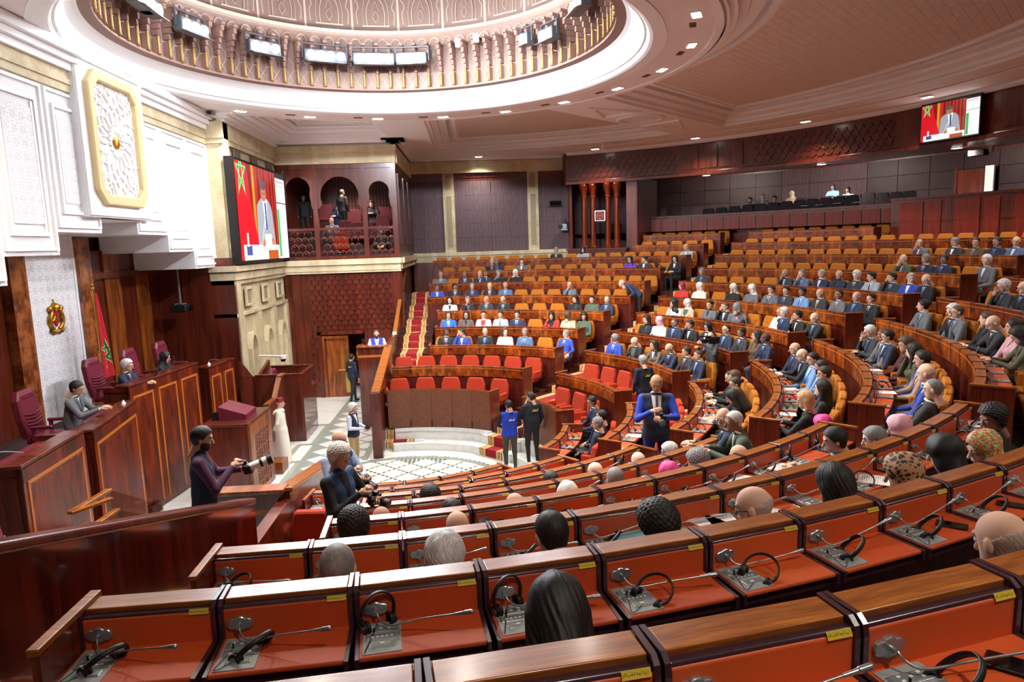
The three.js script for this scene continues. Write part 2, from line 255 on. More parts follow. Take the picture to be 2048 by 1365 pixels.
const carpetTex = canvasTex(256, 128, (g, w, h) => {
  g.fillStyle = '#8c0f1c'; g.fillRect(0, 0, w, h); for (const s of [0, 1]) { g.save(); if (s) { g.translate(w, 0); g.scale(-1, 1); } g.fillStyle = '#caa766'; g.fillRect(0, 0, 70, h); g.fillStyle = '#6d0d14'; g.fillRect(0, 0, 8, h); g.fillRect(66, 0, 4, h); g.fillStyle = '#e0c88e'; g.fillRect(58, 0, 6, h); g.fillRect(8, 0, 4, h);
    g.strokeStyle = '#8a6226'; g.lineWidth = 4; for (let i = 0; i < 2; i++) { g.beginPath(); g.arc(34, 16 + i * 64, 15, 0.4, 5.4); g.stroke(); g.beginPath(); g.arc(38, 48 + i * 64, 11, 3.4, 8.6); g.stroke(); } g.strokeStyle = '#7a1a1a'; g.lineWidth = 3; for (let i = 0; i < 4; i++) { g.beginPath(); g.arc(34, 16 + i * 32, 5, 0, 6.3); g.stroke(); } g.restore(); }
});
carpetTex.wrapS = carpetTex.wrapT = THREE.RepeatWrapping;
const carpetM = mat(0xffffff, 0.95, { map: carpetTex, bumpMap: scaled(T.grain, 4, 4), bumpScale: 0.002 });
function runner(pts, w) {    // carpet over a stair profile: pts [[along, y],...]; local x across, z along
  const P = [], U = [], th = 0.012; let s = 0;
  for (let i = 0; i + 1 < pts.length; i++) { const [a, y] = pts[i], [b, z] = pts[i + 1], L = Math.hypot(b - a, z - y), q = [[-w / 2, y, a, 0, s], [w / 2, y, a, 1, s], [w / 2, z, b, 1, s + L], [-w / 2, z, b, 0, s + L]]; for (const k of [0, 2, 1, 0, 3, 2]) { P.push(q[k][0], q[k][1] + th, q[k][2]); U.push(q[k][3], q[k][4] * 2.2); } s += L; }
  const g = new THREE.BufferGeometry(); g.setAttribute('position', new THREE.Float32BufferAttribute(P, 3)); g.setAttribute('uv', new THREE.Float32BufferAttribute(U, 2)); g.computeVertexNormals(); return g;
}
function stairway(name, label, r0, k1, width, place, carpetW, carpetLabel) {
  const st = thing(name, label, 'stairs'), steps = []; let prof = [];
  // first flight from the marble to terrace 1
  const add = (a, b, y) => { const g = part('step', bx(width, Math.max(0.25, 0.62), b - a + 0.03, 0, y - 0.31, (a + b) / 2), y < 0.5 ? MAT.marble : MAT.stair, st); part('nosing', bx(width, 0.03, 0.03, 0, y - 0.015, a - 0.012), y < 0.5 ? MAT.marble : MAT.stair, g); prof.push([a - 0.028, y - 0.2], [a - 0.028, y], [b - 0.028, y]); };
  add(r0, r0 + 0.34, 0.22); add(r0 + 0.34, r0 + 0.68, 0.46);
  for (let k = 1; k <= k1; k++) { const R = RK(k); if (k === 1) add(r0 + 0.68, RK(2) - 0.36, FK(1)); else { add(R - 0.36, R, FK(k) - 0.206); add(R, RK(k + 1) - 0.36, FK(k)); } }
  place(st);
  const c = part('stair_carpet', runner(prof, carpetW), carpetM, scene); tagged(c, carpetLabel, 'carpet'); place(c);
  for (let k = 2; k <= k1; k++) for (const [z, y] of [[RK(k) - 0.4, FK(k - 1)], [RK(k) - 0.04, FK(k) - 0.206]]) part('carpet_rod', flat(new THREE.CylinderGeometry(0.008, 0.008, carpetW + 0.12, 6).rotateZ(Math.PI / 2).translate(0, y + 0.03, z)), MAT.brass, st);
  return st;
}
const radial = (deg) => (o) => { o.rotation.y = Math.PI / 2 - deg * dz; };
stairway('staircase', 'timber aisle stair between the striped wall seats and middle section', 3.1, 11, 1.3, radial(-45), 0.8, 'red runner with gold borders up the aisle of the standing bent man');
stairway('staircase', 'timber aisle stair opposite the presidium axis', 3.1, 10, 1.3, radial(0), 0.8, 'red runner with gold borders up the aisle opposite the presidium');
stairway('staircase', 'timber aisle stair beside the open orange desks', 3.1, 8, 1.3, radial(45), 0.8, 'red runner with gold borders beside the open orange desks');
stairway('staircase', 'steep timber stair beside the sloping handrail and fish scale wall', 3.4, 8, 1.3, (o) => { o.position.x = -0.2; o.rotation.y = Math.PI; o.position.x = -0.3; }, 0.78, 'red runner with gold scroll borders on the steep stair by handrail');
stairway('staircase', 'timber stair behind the tall dark partition', 3.4, 8, 1.2, (o) => { o.position.x = -0.28; }, 0.78, 'red runner on the stair behind the dark partition');
// ---------- presidium side ----------
const XW = -5.5, XB = -7.15, XS = -5.0, ZS = -5.25, ZB = -10.65, ZR = -16.6;
{
  const w = struct('wall_left', 'white carved stucco wall hanging over the presidium');
  const col = (z0, z1, yb, m = MAT.whiteCarve, xf = XW, label) => part('stucco_block', bx(xf - XB, 8.6 - yb, Math.abs(z1 - z0), (xf + XB) / 2, (8.6 + yb) / 2, (z0 + z1) / 2), m, w, label);
  for (const s of [1, -1]) { col(s * 0.75, s * 2.25, 6.02, MAT.whiteFine); col(s * 2.25, s * 3.75, 5.61, MAT.whiteFine); col(s * 3.75, s * 5.25, 5.15, MAT.whiteFine); }
  part('soffit_plate', bx(1.6, 0.02, 1.4, -6.3, 6.3, 0), MAT.white, w);
  const fr = (z0, z1, y0, y1, x, tw, th, m, nm = 'frame_moulding') => part(nm, [bx(th, tw, Math.abs(z1 - z0), x, y0 + tw / 2, (z0 + z1) / 2), bx(th, tw, Math.abs(z1 - z0), x, y1 - tw / 2, (z0 + z1) / 2), bx(th, y1 - y0 - 2 * tw, tw, x, (y0 + y1) / 2, Math.min(z0, z1) + tw / 2), bx(th, y1 - y0 - 2 * tw, tw, x, (y0 + y1) / 2, Math.max(z0, z1) - tw / 2)], m, w);
  for (const s of [1, -1]) for (const [a, b, yb] of [[0.8, 2.2, 6.1], [2.3, 3.7, 5.69], [3.8, 5.2, 5.23]]) {
    fr(s * a, s * b, yb, 8.55, XW + 0.015, 0.05, 0.05, MAT.white); fr(s * (a + 0.18), s * (b - 0.18), yb + 0.25, 8.3, XW + 0.02, 0.06, 0.05, MAT.white);
    part('stucco_panel', bx(0.02, 8.1 - yb - 0.45, b - a - 0.62, XW + 0.01, (8.1 + yb + 0.45) / 2, s * (a + b) / 2), MAT.whiteCarve, w);
    part('stucco_panel', bx(0.03, 8.3 - yb - 0.38, 0.05, XW + 0.012, (8.3 + yb + 0.2) / 2, s * (a + 0.29)), MAT.white, w);
  }
  // medallion block with the gilt octagonal frame
  const XM = XW + 0.14; part('medallion_block', bx(XM - XB, 9.38 - 6.33, 2.6, (XM + XB) / 2, (9.38 + 6.33) / 2, 0.1), MAT.whiteFine, w); fr(1.38, -1.18, 6.36, 9.35, XM + 0.015, 0.07, 0.04, MAT.white);
  const gold = mat(0xd9c391, 0.5, { metalness: 0.1 }), oct = (hw, hh, c) => [[-hw + c, -hh], [hw - c, -hh], [hw, -hh + c], [hw, hh - c], [hw - c, hh], [-hw + c, hh], [-hw, hh - c], [-hw, -hh + c]];
  const S = new THREE.Shape(oct(0.99, 1.27, 0.26).map((p) => new THREE.Vector2(...p))); S.holes.push(new THREE.Path(oct(0.85, 1.12, 0.22).map((p) => new THREE.Vector2(...p)).reverse()));
  const og = flat(new THREE.ExtrudeGeometry(S, { depth: 0.09, bevelEnabled: true, bevelSize: 0.02, bevelThickness: 0.02, bevelSegments: 1 })); og.rotateY(Math.PI / 2).translate(XM, 7.87, 0.1); part('gilt_frame', og, gold, w, 'gilded octagonal frame');
  // girih rosette of 16 rays, built of raised straps
  const straps = []; const st = (y0, z0, y1, z1, t = 0.022) => { const L = Math.hypot(y1 - y0, z1 - z0); const g = bx(0.035, L, t, 0, 0, 0, 0, Math.atan2(z1 - z0, y1 - y0)); g.translate(XM + 0.02, 7.87 + (y0 + y1) / 2, 0.1 + (z0 + z1) / 2); straps.push(g); };
  const inO = (y, z) => Math.abs(y) < 1.12 && Math.abs(z) < 0.85 && Math.abs(y) + Math.abs(z) < 1.75;
  const seg = (a, b) => { if (inO(...a) && inO(...b)) st(...a, ...b); };
  const pt = (r, a) => [r * Math.cos(a), r * Math.sin(a)];
  for (let i = 0; i < 16; i++) { const a = i * Math.PI / 8, d = Math.PI / 16; seg(pt(0.2, a), pt(0.33, a + d)); seg(pt(0.2, a), pt(0.33, a - d)); seg(pt(0.33, a + d), pt(0.56, a + d * 0.7)); seg(pt(0.33, a + d), pt(0.56, a + d * 1.3)); seg(pt(0.56, a + d * 0.7), pt(0.66, a)); seg(pt(0.56, a - d * 0.7), pt(0.66, a)); seg(pt(0.66, a), pt(0.78, a + d)); seg(pt(0.66, a), pt(0.78, a - d)); seg(pt(0.78, a + d), pt(0.92, a + d * 0.4)); seg(pt(0.78, a + d), pt(0.92, a + d * 1.6)); seg(pt(0.92, a + d * 0.4), pt(1.08, a + d)); seg(pt(0.92, a + d * 1.6), pt(1.08, a + d)); }
  for (const [cy, cz] of [[0.86, 0.55], [0.86, -0.55], [-0.86, 0.55], [-0.86, -0.55]]) for (let i = 0; i < 8; i++) { const a = i * Math.PI / 4, b = a + Math.PI / 8; const q = (r, t) => [cy + r * Math.cos(t), cz + r * Math.sin(t)]; seg(q(0.1, a), q(0.2, b)); seg(q(0.1, a), q(0.2, a - Math.PI / 8)); seg(q(0.2, b), q(0.3, a)); }
  part('rosette_straps', straps, mat(0xf3f0ea, 0.6), w, 'raised star rosette straps').userData.kind = 'stuff';
  const sg = []; for (let i = 0; i < 16; i++) { const a = i * Math.PI / 8; const g = flat(new THREE.ConeGeometry(0.03, 0.13, 4)); g.translate(0, 0.1, 0).rotateX(a).translate(XM + 0.03, 7.87, 0.1); sg.push(g); } part('rosette_star', [...sg, sph(0.06, XM + 0.02, 7.87, 0.1, 0.5, 1, 1)], MAT.gold, w, 'small gold star');
  // stone band and white cornice above
  part('stone_band', [bx(0.5, 0.42, 4.0, XW - 0.2, 8.8, 3.25), bx(0.5, 0.42, 4.1, XW - 0.2, 8.8, -3.2), bx(0.56, 0.1, 4.0, XW - 0.2, 8.78, 3.25), bx(0.56, 0.1, 4.1, XW - 0.2, 8.78, -3.2)], MAT.stone, w);
  part('cornice', [bx(0.6, 0.14, 4.2, XW - 0.18, 9.05, 3.4), bx(0.74, 0.12, 4.2, XW - 0.16, 9.18, 3.4), bx(0.9, 0.16, 4.2, XW - 0.14, 9.32, 3.4), bx(0.6, 0.14, 4.1, XW - 0.18, 9.05, -3.2), bx(0.74, 0.12, 4.1, XW - 0.16, 9.18, -3.2), bx(0.9, 0.16, 4.1, XW - 0.14, 9.32, -3.2)], MAT.white, w);
  // recess behind the rostrum
  part('carved_panel', bx(0.12, 6.4, 1.86, XB + 0.03, 3.2, 0), MAT.whiteCarve, w, 'white pierced stucco panel behind the emblem'); fr(0.93, -0.93, 1.0, 6.4, XB + 0.1, 0.07, 0.03, MAT.white);
  for (const s of [1, -1]) part('marble_pilaster', bx(0.3, 6.4, 0.5, XB + 0.05, 3.2, s * 1.18), MAT.rust, w, 'mottled brown marble pilaster');
  const back = struct('wall_back', 'veneered timber back wall of the presidium recess');
  for (const s of [1, -1]) for (let i = 0; i < 5; i++) part('panel', bx(0.06, 5.4, 0.74, XB - 0.02 + (i % 2 ? 0.05 : 0), 3.0, s * (1.82 + i * 0.76)), i % 2 ? MAT.walnut : MAT.mahog, back);
  part('side_wall', [bx(2.2, 5.4, 0.1, -6.1, 2.7, ZS + 0.06), bx(2.2, 5.4, 0.1, -6.1, 2.7, 5.35)], MAT.mahog, back);
  part('frame_board', [bx(0.14, 0.14, 4.0, XB + 0.08, 5.1, -3.4)], MAT.mahogDark, back);
  part('rear', [bx(0.2, 10, 24, XB - 0.3, 5, 0)], MAT.mahogDark, back);
}
// stone wall that carries the video screen
{
  const w = struct('wall_left', 'carved sandstone wall under and around the large video screen');
  part('wall_slab', bx(0.5, 9.4, 5.5, XS - 0.25 - 0.1, 4.7, (ZS + ZB) / 2), MAT.stone, w);
  part('pilaster', bx(0.62, 9.2, 0.36, XS - 0.28, 4.6, ZS - 0.18), MAT.stone, w); 
  for (const [y, h, o] of [[4.86, 0.22, 0.12], [5.08, 0.16, 0.2], [4.68, 0.12, 0.06], [3.72, 0.1, 0.06], [8.68, 0.14, 0.05], [8.98, 0.46, 0.08]]) part('string_course', bx(0.6 + o, h, 5.5 + o, XS - 0.35 + o / 2, y, (ZS + ZB) / 2 + o / 2), MAT.stone, w);
  for (let i = 0; i < 4; i++) part('pier', bx(0.16, 3.6, 0.34, XS - 0.06, 1.85, ZS - 0.35 - i * 1.66), MAT.stone, w);
  for (let i = 0; i < 3; i++) {
    const z = ZS - 1.15 - i * 1.68;
    part('vent_frame', [bx(0.06, 0.08, 0.7, XS, 4.46, z), bx(0.06, 0.08, 0.7, XS, 3.96, z), bx(0.06, 0.42, 0.08, XS, 4.21, z - 0.31), bx(0.06, 0.42, 0.08, XS, 4.21, z + 0.31)], MAT.stone, w);
    const v = part('vent', bx(0.02, 0.42, 0.54, XS - 0.06, 4.21, z), mat(0x6d6654, 0.8), w); part('louvre', Array.from({ length: 7 }, (_, j) => bx(0.03, 0.02, 0.54, XS - 0.03, 4.04 + j * 0.056, z)), MAT.stone, v);
    part('vent', bx(0.02, 0.34, 0.6, XS - 0.02, 8.42, z), mat(0x6d6654, 0.8), w);
    // arched niche: dark recess, carved fill and raised surround
    const arch = (hw, h0, h1, n = 14) => { const p = [[-hw, 0], [-hw, h0]]; for (let j = 1; j < n; j++) { const t = j / n; p.push([-hw + 2 * hw * t, h0 + (h1 - h0) * Math.pow(Math.sin(Math.PI * t), 0.75)]); } p.push([hw, h0], [hw, 0]); return p; };
    const SS = new THREE.Shape(arch(0.36, 1.5, 2.0).map((q) => new THREE.Vector2(...q))); SS.holes.push(new THREE.Path(arch(0.27, 1.48, 1.9).map((q) => new THREE.Vector2(...q)).reverse()));
    const sg = flat(new THREE.ExtrudeGeometry(SS, { depth: 0.16, bevelEnabled: false })); sg.rotateY(Math.PI / 2).translate(XS - 0.1, 1.1, z); part('niche_surround', sg, MAT.stone, w);
    const fg = prism(arch(0.27, 1.48, 1.9), 0.02); fg.rotateY(Math.PI / 2).translate(XS - 0.1, 1.1, z); part('niche_carving', fg, mat(0xcdb987, 0.8, { bumpMap: scaled(T.plasterFine, 3, 3), bumpScale: 0.03 }), w);
  }
}
// video screen on the stone wall
function screenPicture(g, w, h) {
  g.fillStyle = '#6e0f12'; g.fillRect(0, 0, w, h);
  for (let i = 0; i < 26; i++) { const x = w * (0.28 + 0.02 * i); g.fillStyle = i % 3 ? (i % 2 ? '#8a1c16' : '#a52a18') : '#5c0f10'; if (i < 4) g.fillStyle = ['#c7651c', '#e08a2a', '#b04a18', '#8a2a16'][i]; g.fillRect(x, 0, w * 0.021, h * 0.8); }
  g.fillStyle = '#c00f1e'; g.beginPath(); g.moveTo(0, 0); g.lineTo(w * 0.2, 0); g.quadraticCurveTo(w * 0.24, h * 0.4, w * 0.34, h * 0.82); g.lineTo(0, h); g.fill();
  g.strokeStyle = '#2f9a4a'; g.lineWidth = w * 0.022; g.beginPath(); const sx = w * 0.1, sy = h * 0.11, R = w * 0.11; for (let i = 0; i <= 5; i++) { const a = -Math.PI / 2 + i * 4 * Math.PI / 5; const x = sx + R * Math.cos(a) * 0.75, y = sy + R * 1.6 * Math.sin(a); i ? g.lineTo(x, y) : g.moveTo(x, y); } g.stroke(); g.strokeStyle = '#cfe6b0'; g.lineWidth = w * 0.004; g.stroke();
  g.fillStyle = '#8d9199'; g.beginPath(); g.moveTo(w * 0.33, h * 0.86); g.lineTo(w * 0.35, h * 0.42); g.quadraticCurveTo(w * 0.42, h * 0.33, w * 0.47, h * 0.32); g.lineTo(w * 0.55, h * 0.32); g.quadraticCurveTo(w * 0.64, h * 0.36, w * 0.66, h * 0.46); g.lineTo(w * 0.7, h * 0.86); g.fill();
  g.fillStyle = '#e6e8ee'; g.beginPath(); g.moveTo(w * 0.47, h * 0.33); g.lineTo(w * 0.56, h * 0.33); g.lineTo(w * 0.535, h * 0.66); g.lineTo(w * 0.5, h * 0.66); g.fill(); g.fillStyle = '#2d3a6a'; g.fillRect(w * 0.508, h * 0.37, w * 0.03, h * 0.3);
  g.fillStyle = '#9a6a55'; g.beginPath(); g.ellipse(w * 0.5, h * 0.27, w * 0.055, h * 0.09, 0, 0, 7); g.fill(); g.fillStyle = '#4b4a4c'; g.beginPath(); g.ellipse(w * 0.495, h * 0.18, w * 0.057, h * 0.055, 0, 0, 7); g.fill(); g.fillStyle = '#5a3a34'; g.fillRect(w * 0.47, h * 0.265, w * 0.025, h * 0.012); g.fillRect(w * 0.51, h * 0.265, w * 0.025, h * 0.012);
  g.fillStyle = '#e7e3dd'; g.fillRect(w * 0.05, h * 0.84, w * 0.72, h * 0.16); g.fillStyle = '#f4f4f2'; g.fillRect(w * 0.47, h * 0.72, w * 0.14, h * 0.16); g.fillStyle = '#b06a48'; g.beginPath(); g.ellipse(w * 0.44, h * 0.82, w * 0.04, h * 0.04, 0, 0, 7); g.ellipse(w * 0.64, h * 0.8, w * 0.035, h * 0.04, 0, 0, 7); g.fill(); g.strokeStyle = '#f0f0f0'; g.lineWidth = w * 0.006; g.beginPath(); g.moveTo(w * 0.36, h * 0.96); g.quadraticCurveTo(w * 0.42, h * 0.8, w * 0.51, h * 0.5); g.stroke(); g.fillStyle = '#3a4a80'; g.fillRect(w * 0.1, h * 0.85, w * 0.1, h * 0.1); g.fillStyle = '#a04a20'; g.fillRect(w * 0.52, h * 0.9, w * 0.22, h * 0.1); g.fillStyle = '#d8dde2'; g.fillRect(w * 0.12, h * 0.72, w * 0.03, h * 0.14);
  g.fillStyle = '#7a1a14'; g.fillRect(w * 0.72, 0, w * 0.06, h * 0.84); g.fillStyle = '#a03a20'; g.fillRect(w * 0.735, 0, w * 0.02, h * 0.84);
  g.fillStyle = '#eef4f6'; g.fillRect(w * 0.78, h * 0.05, w * 0.22, h * 0.95); g.fillStyle = '#10161c'; g.fillRect(w * 0.78, h * 0.335, w * 0.22, h * 0.012); g.fillRect(w * 0.775, 0, w * 0.225, h * 0.05); g.fillStyle = '#22a04a'; g.fillRect(w * 0.785, h * 0.42, w * 0.045, h * 0.56); g.fillStyle = '#d88a8a'; g.fillRect(w * 0.79, h * 0.08, w * 0.19, h * 0.025); g.fillStyle = '#8fd0a8'; g.fillRect(w * 0.79, h * 0.13, w * 0.19, h * 0.02);
  g.fillStyle = '#b9c6cc'; for (let i = 0; i < 12; i++) g.fillRect(w * 0.85, h * (0.44 + i * 0.045), w * 0.12, h * 0.006);
}
const picture = canvasTex(640, 512, screenPicture);
const litScreen = (t, I) => new THREE.MeshStandardMaterial({ color: 0x050505, roughness: 0.35, emissive: 0xffffff, emissiveMap: t, emissiveIntensity: I });
{
  const t = thing('video_screen', 'huge video wall on the stone wall showing a speaker and flag', 'screen', [0, 0, 0]);
  const x1 = -4.76, z0 = ZS + 0.08, z1 = -10.5, y0 = 5.22, y1 = 8.26;
  part('cabinet', bx(x1 - XS, y1 - y0, z0 - z1, (x1 + XS) / 2 - 0.01, (y0 + y1) / 2, (z0 + z1) / 2), MAT.black, t);
  const g = new THREE.PlaneGeometry(z0 - z1 - 0.16, y1 - y0 - 0.16); g.rotateY(Math.PI / 2).translate(x1 + 0.006, (y0 + y1) / 2, (z0 + z1) / 2); part('display', g, litScreen(picture, 1.15), t);
  const la = new THREE.RectAreaLight(0xffe8e0, 1.0, z0 - z1, y1 - y0); la.position.set(x1 + 0.05, (y0 + y1) / 2, (z0 + z1) / 2); la.lookAt(0, 5, la.position.z); scene.add(la);
}
// ---------- fish-scale timber ----------
function scales(w, h, pitch, rel = 0.04) {   // raised overlapping scale outlines on a w x h field, local x,y
  const out = []; const rows = Math.ceil(h / (pitch * 0.75));
  for (let j = 0; j <= rows; j++) for (let i = 0; i * pitch <= w + 0.001; i++) {
    const cx = i * pitch + (j % 2 ? pitch / 2 : 0), cy = j * pitch * 0.75; if (cx > w || cy > h || cy < pitch * 0.4) continue;
    const P = []; for (let q = 0; q <= 6; q++) { const a = Math.PI + q * Math.PI / 6; P.push([cx + pitch / 2 * Math.cos(a), cy + pitch * 0.62 * Math.sin(a) * 0.9]); }
    for (let q = 0; q < 6; q++) { const [x0, y0] = P[q], [x1, y1] = P[q + 1], L = Math.hypot(x1 - x0, y1 - y0) * 1.08; if (Math.min(x0, x1) < 0 || Math.max(x0, x1) > w || Math.min(y0, y1) < 0) continue; const g = new THREE.BoxGeometry(L, pitch * 0.15, rel); g.rotateZ(Math.atan2(y1 - y0, x1 - x0)).translate((x0 + x1) / 2, (y0 + y1) / 2, rel / 2); out.push(g); }
  }
  return mergeGeometries(out);
}
// ---------- balcony wall ----------
{
  const w = struct('wall_far', 'timber fish scale wall with stone ledge under the balcony');
  part('board', [bx(1.2, 4.75, 0.2, -4.45, 2.37, ZB - 0.1), bx(1.5, 4.75, 0.2, -1.5, 2.37, ZB - 0.1), bx(1.6, 2.3, 0.2, -3.05, 3.6, ZB - 0.1)], MAT.mahog, w);
  const sg = scales(3.35, 2.2, 0.25); sg.translate(-4.2, 2.5, ZB); part('scale_relief', sg, MAT.mahog, w).userData.kind = 'stuff';
  const sg2 = scales(0.35, 2.3, 0.25); sg2.translate(-4.3, 0.15, ZB); part('scale_relief', sg2, MAT.mahog, w).userData.kind = 'stuff';
  part('post', [bx(0.34, 4.7, 0.1, -4.62, 2.35, ZB + 0.04), bx(0.3, 4.7, 0.1, -0.95, 2.35, ZB + 0.04)], MAT.mahog, w);
  part('ledge', [bx(4.3, 0.22, 0.5, -2.9, 4.86, ZB - 0.05), bx(4.4, 0.2, 0.62, -2.9, 5.07, ZB - 0.02), bx(4.3, 0.08, 0.44, -2.9, 4.71, ZB - 0.06)], MAT.stone, w);
  part('entablature', [bx(4.3, 0.32, 0.5, -2.9, 8.85, ZB - 0.06), bx(4.4, 0.22, 0.6, -2.9, 9.1, ZB - 0.04), bx(4.3, 0.1, 0.5, -2.9, 8.64, ZB - 0.05)], MAT.stone, w);
  part('door_case', [bx(0.14, 2.5, 0.12, -3.93, 1.25, ZB + 0.03), bx(1.7, 0.14, 0.12, -3.15, 2.45, ZB + 0.03)], MAT.mahog, w);
  part('passage', [bx(1.6, 2.6, 0.1, -3.0, 1.3, ZB - 2.0), bx(0.1, 2.6, 2, -2.2, 1.3, ZB - 1.1), bx(0.1, 2.6, 2, -3.95, 1.3, ZB - 1.1), bx(1.9, 0.1, 2, -3.05, 2.5, ZB - 1.1)], MAT.mahogDark, w);
  const d = struct('door_1', 'veneered timber door leaf with a long brass plate and handle');
  part('leaf', bx(0.98, 2.32, 0.06, -3.36, 1.17, ZB + 0.02), MAT.walnut, d); part('rail', [bx(0.06, 2.2, 0.02, -3.72, 1.16, ZB + 0.06), bx(0.8, 0.06, 0.02, -3.36, 2.2, ZB + 0.06)], MAT.mahog, d); part('push_plate', bx(0.15, 1.7, 0.02, -2.97, 1.0, ZB + 0.06), MAT.brass, d); part('handle', [tube([[-3.0, 1.05, ZB + 0.08], [-3.0, 1.05, ZB + 0.16], [-3.28, 1.04, ZB + 0.16]], 0.022, 12, 8), sph(0.05, -2.98, 1.05, ZB + 0.09)], MAT.brass, d);
  // balcony box: posts, arches, lattice rail
  const b = struct('trim_1', 'carved timber arcade and lattice rail of the balcony');
  const posts = [-4.9, -3.72, -1.95, -0.86]; for (const x of posts) part('post', bx(0.17, 3.4, 0.17, x, 6.88, ZB + 0.05), MAT.mahog, b); part('head_rail', [bx(4.2, 0.16, 0.16, -2.9, 8.5, ZB + 0.05), bx(4.2, 0.09, 0.16, -2.9, 6.28, ZB + 0.05), bx(4.2, 0.1, 0.16, -2.9, 5.24, ZB + 0.05)], MAT.mahog, b);
  for (let i = 0; i < 3; i++) {
    const x0 = posts[i] + 0.085, x1 = posts[i + 1] - 0.085, c = (x0 + x1) / 2, hw = (x1 - x0) / 2; const S = new THREE.Shape([new THREE.Vector2(x0, 8.42), new THREE.Vector2(x0, 6.95)]);
    const r = hw * (i === 2 ? 0.8 : 0.86), yc = 8.2 - r - (i === 2 ? 0.25 : 0.05), pts = [[x0, 7.0], [x0 + (hw - r) * 0.7, 7.05], [c - r * 0.93, yc - r * 0.42]]; for (let q = 0; q <= 16; q++) { const a = Math.PI + 0.35 - q * (Math.PI + 0.7) / 16; pts.push([c + r * Math.cos(a), yc + r * Math.sin(a)]); } pts.push([c + r * 0.93, yc - r * 0.42], [x1 - (hw - r) * 0.7, 7.05], [x1, 7.0], [x1, 8.42]);
    const SH = new THREE.Shape([new THREE.Vector2(x0, 8.42), ...pts.map((p) => new THREE.Vector2(...p))]); const g = flat(new THREE.ExtrudeGeometry(SH, { depth: 0.06, bevelEnabled: false })).translate(0, 0, ZB + 0.02); part('arch', g, MAT.mahog, b);
    const lat = []; const nx = Math.round((x1 - x0) / 0.24), pw = (x1 - x0) / nx; for (let j = 0; j < 4; j++) for (let q = 0; q < nx; q++) { const cx = x0 + (q + 0.5 + (j % 2 ? 0.5 : 0)) * pw, cy = 5.35 + j * 0.25; if (cx > x1 - 0.02) continue; const tg = new THREE.TorusGeometry(pw * 0.52, 0.022, 5, 12, Math.PI * 1.1); tg.rotateZ(-0.15).translate(cx, cy, ZB + 0.05); lat.push(flat(tg)); const ng = new THREE.TorusGeometry(pw * 0.2, 0.018, 4, 8); ng.translate(cx, cy + 0.1, ZB + 0.05); lat.push(flat(ng)); }
    part('lattice_rail', lat, MAT.mahog, b);
  }
  const inner = struct('wall_far', 'dim timber interior of the balcony box');
  part('lining', [bx(4.3, 0.2, 3.6, -2.9, 5.1, ZB - 2), bx(4.3, 3.6, 0.1, -2.9, 6.9, ZB - 3.8), bx(0.1, 3.6, 3.8, -5.05, 6.9, ZB - 2), bx(4.3, 0.1, 3.8, -2.9, 8.7, ZB - 2)], MAT.mahog, inner);
  const strips = []; for (let r = 0; r < 4; r++) for (let i = 0; i < 22; i++) strips.push(bx(0.05, 0.62, 0.03, -3.6 + i * 0.13, 6.3 + r * 0.66, ZB - 3.72)); part('slat_lining', strips, mat(0x7a4a40, 0.6), inner).userData.kind = 'stuff';
  for (let i = 0; i < 4; i++) part('riser', bx(4.2, 0.3 + i * 0.28, 0.75, -2.95, 5.3 + i * 0.14, ZB - 1.2 - i * 0.75), MAT.stair, inner);
  const lamp = spot(V(-2.8, 8.55, ZB - 1.6), V(-2.8, 5, ZB - 2.2), 26, 1.1, 0xffe0d0, 0.8, 5); const dl = thing('ceiling_downlight', 'downlight inside the balcony box over its seats', 'downlight', [-2.8, 8.64, ZB - 1.6]); part('diffuser', rbx(0.3, 0.02, 0.15, 0.008), glowD, dl);
  // side of the balcony towards the striped wall
  const s = struct('wall_side', 'timber flank of the balcony box with screens');
  part('flank', bx(0.14, 3.5, 6.0, -0.84, 6.95, ZB - 3.0), MAT.mahogDark, s); for (let i = 0; i < 3; i++) part('screen_panel', bx(0.05, 2.6, 1.3, -0.75, 6.95, ZB - 1.0 - i * 1.9), MAT.mahog, s);
  part('ledge', [bx(0.4, 0.42, 6, -0.9, 4.96, ZB - 3.0), bx(0.5, 0.2, 6.1, -0.86, 5.07, ZB - 3.0)], MAT.stone, s); part('lower', bx(0.14, 4.8, 6, -0.98, 2.4, ZB - 3.0), MAT.mahogDark, s); part('entablature', [bx(0.5, 0.7, 6, -0.95, 8.93, ZB - 3.0)], MAT.stone, s);
}
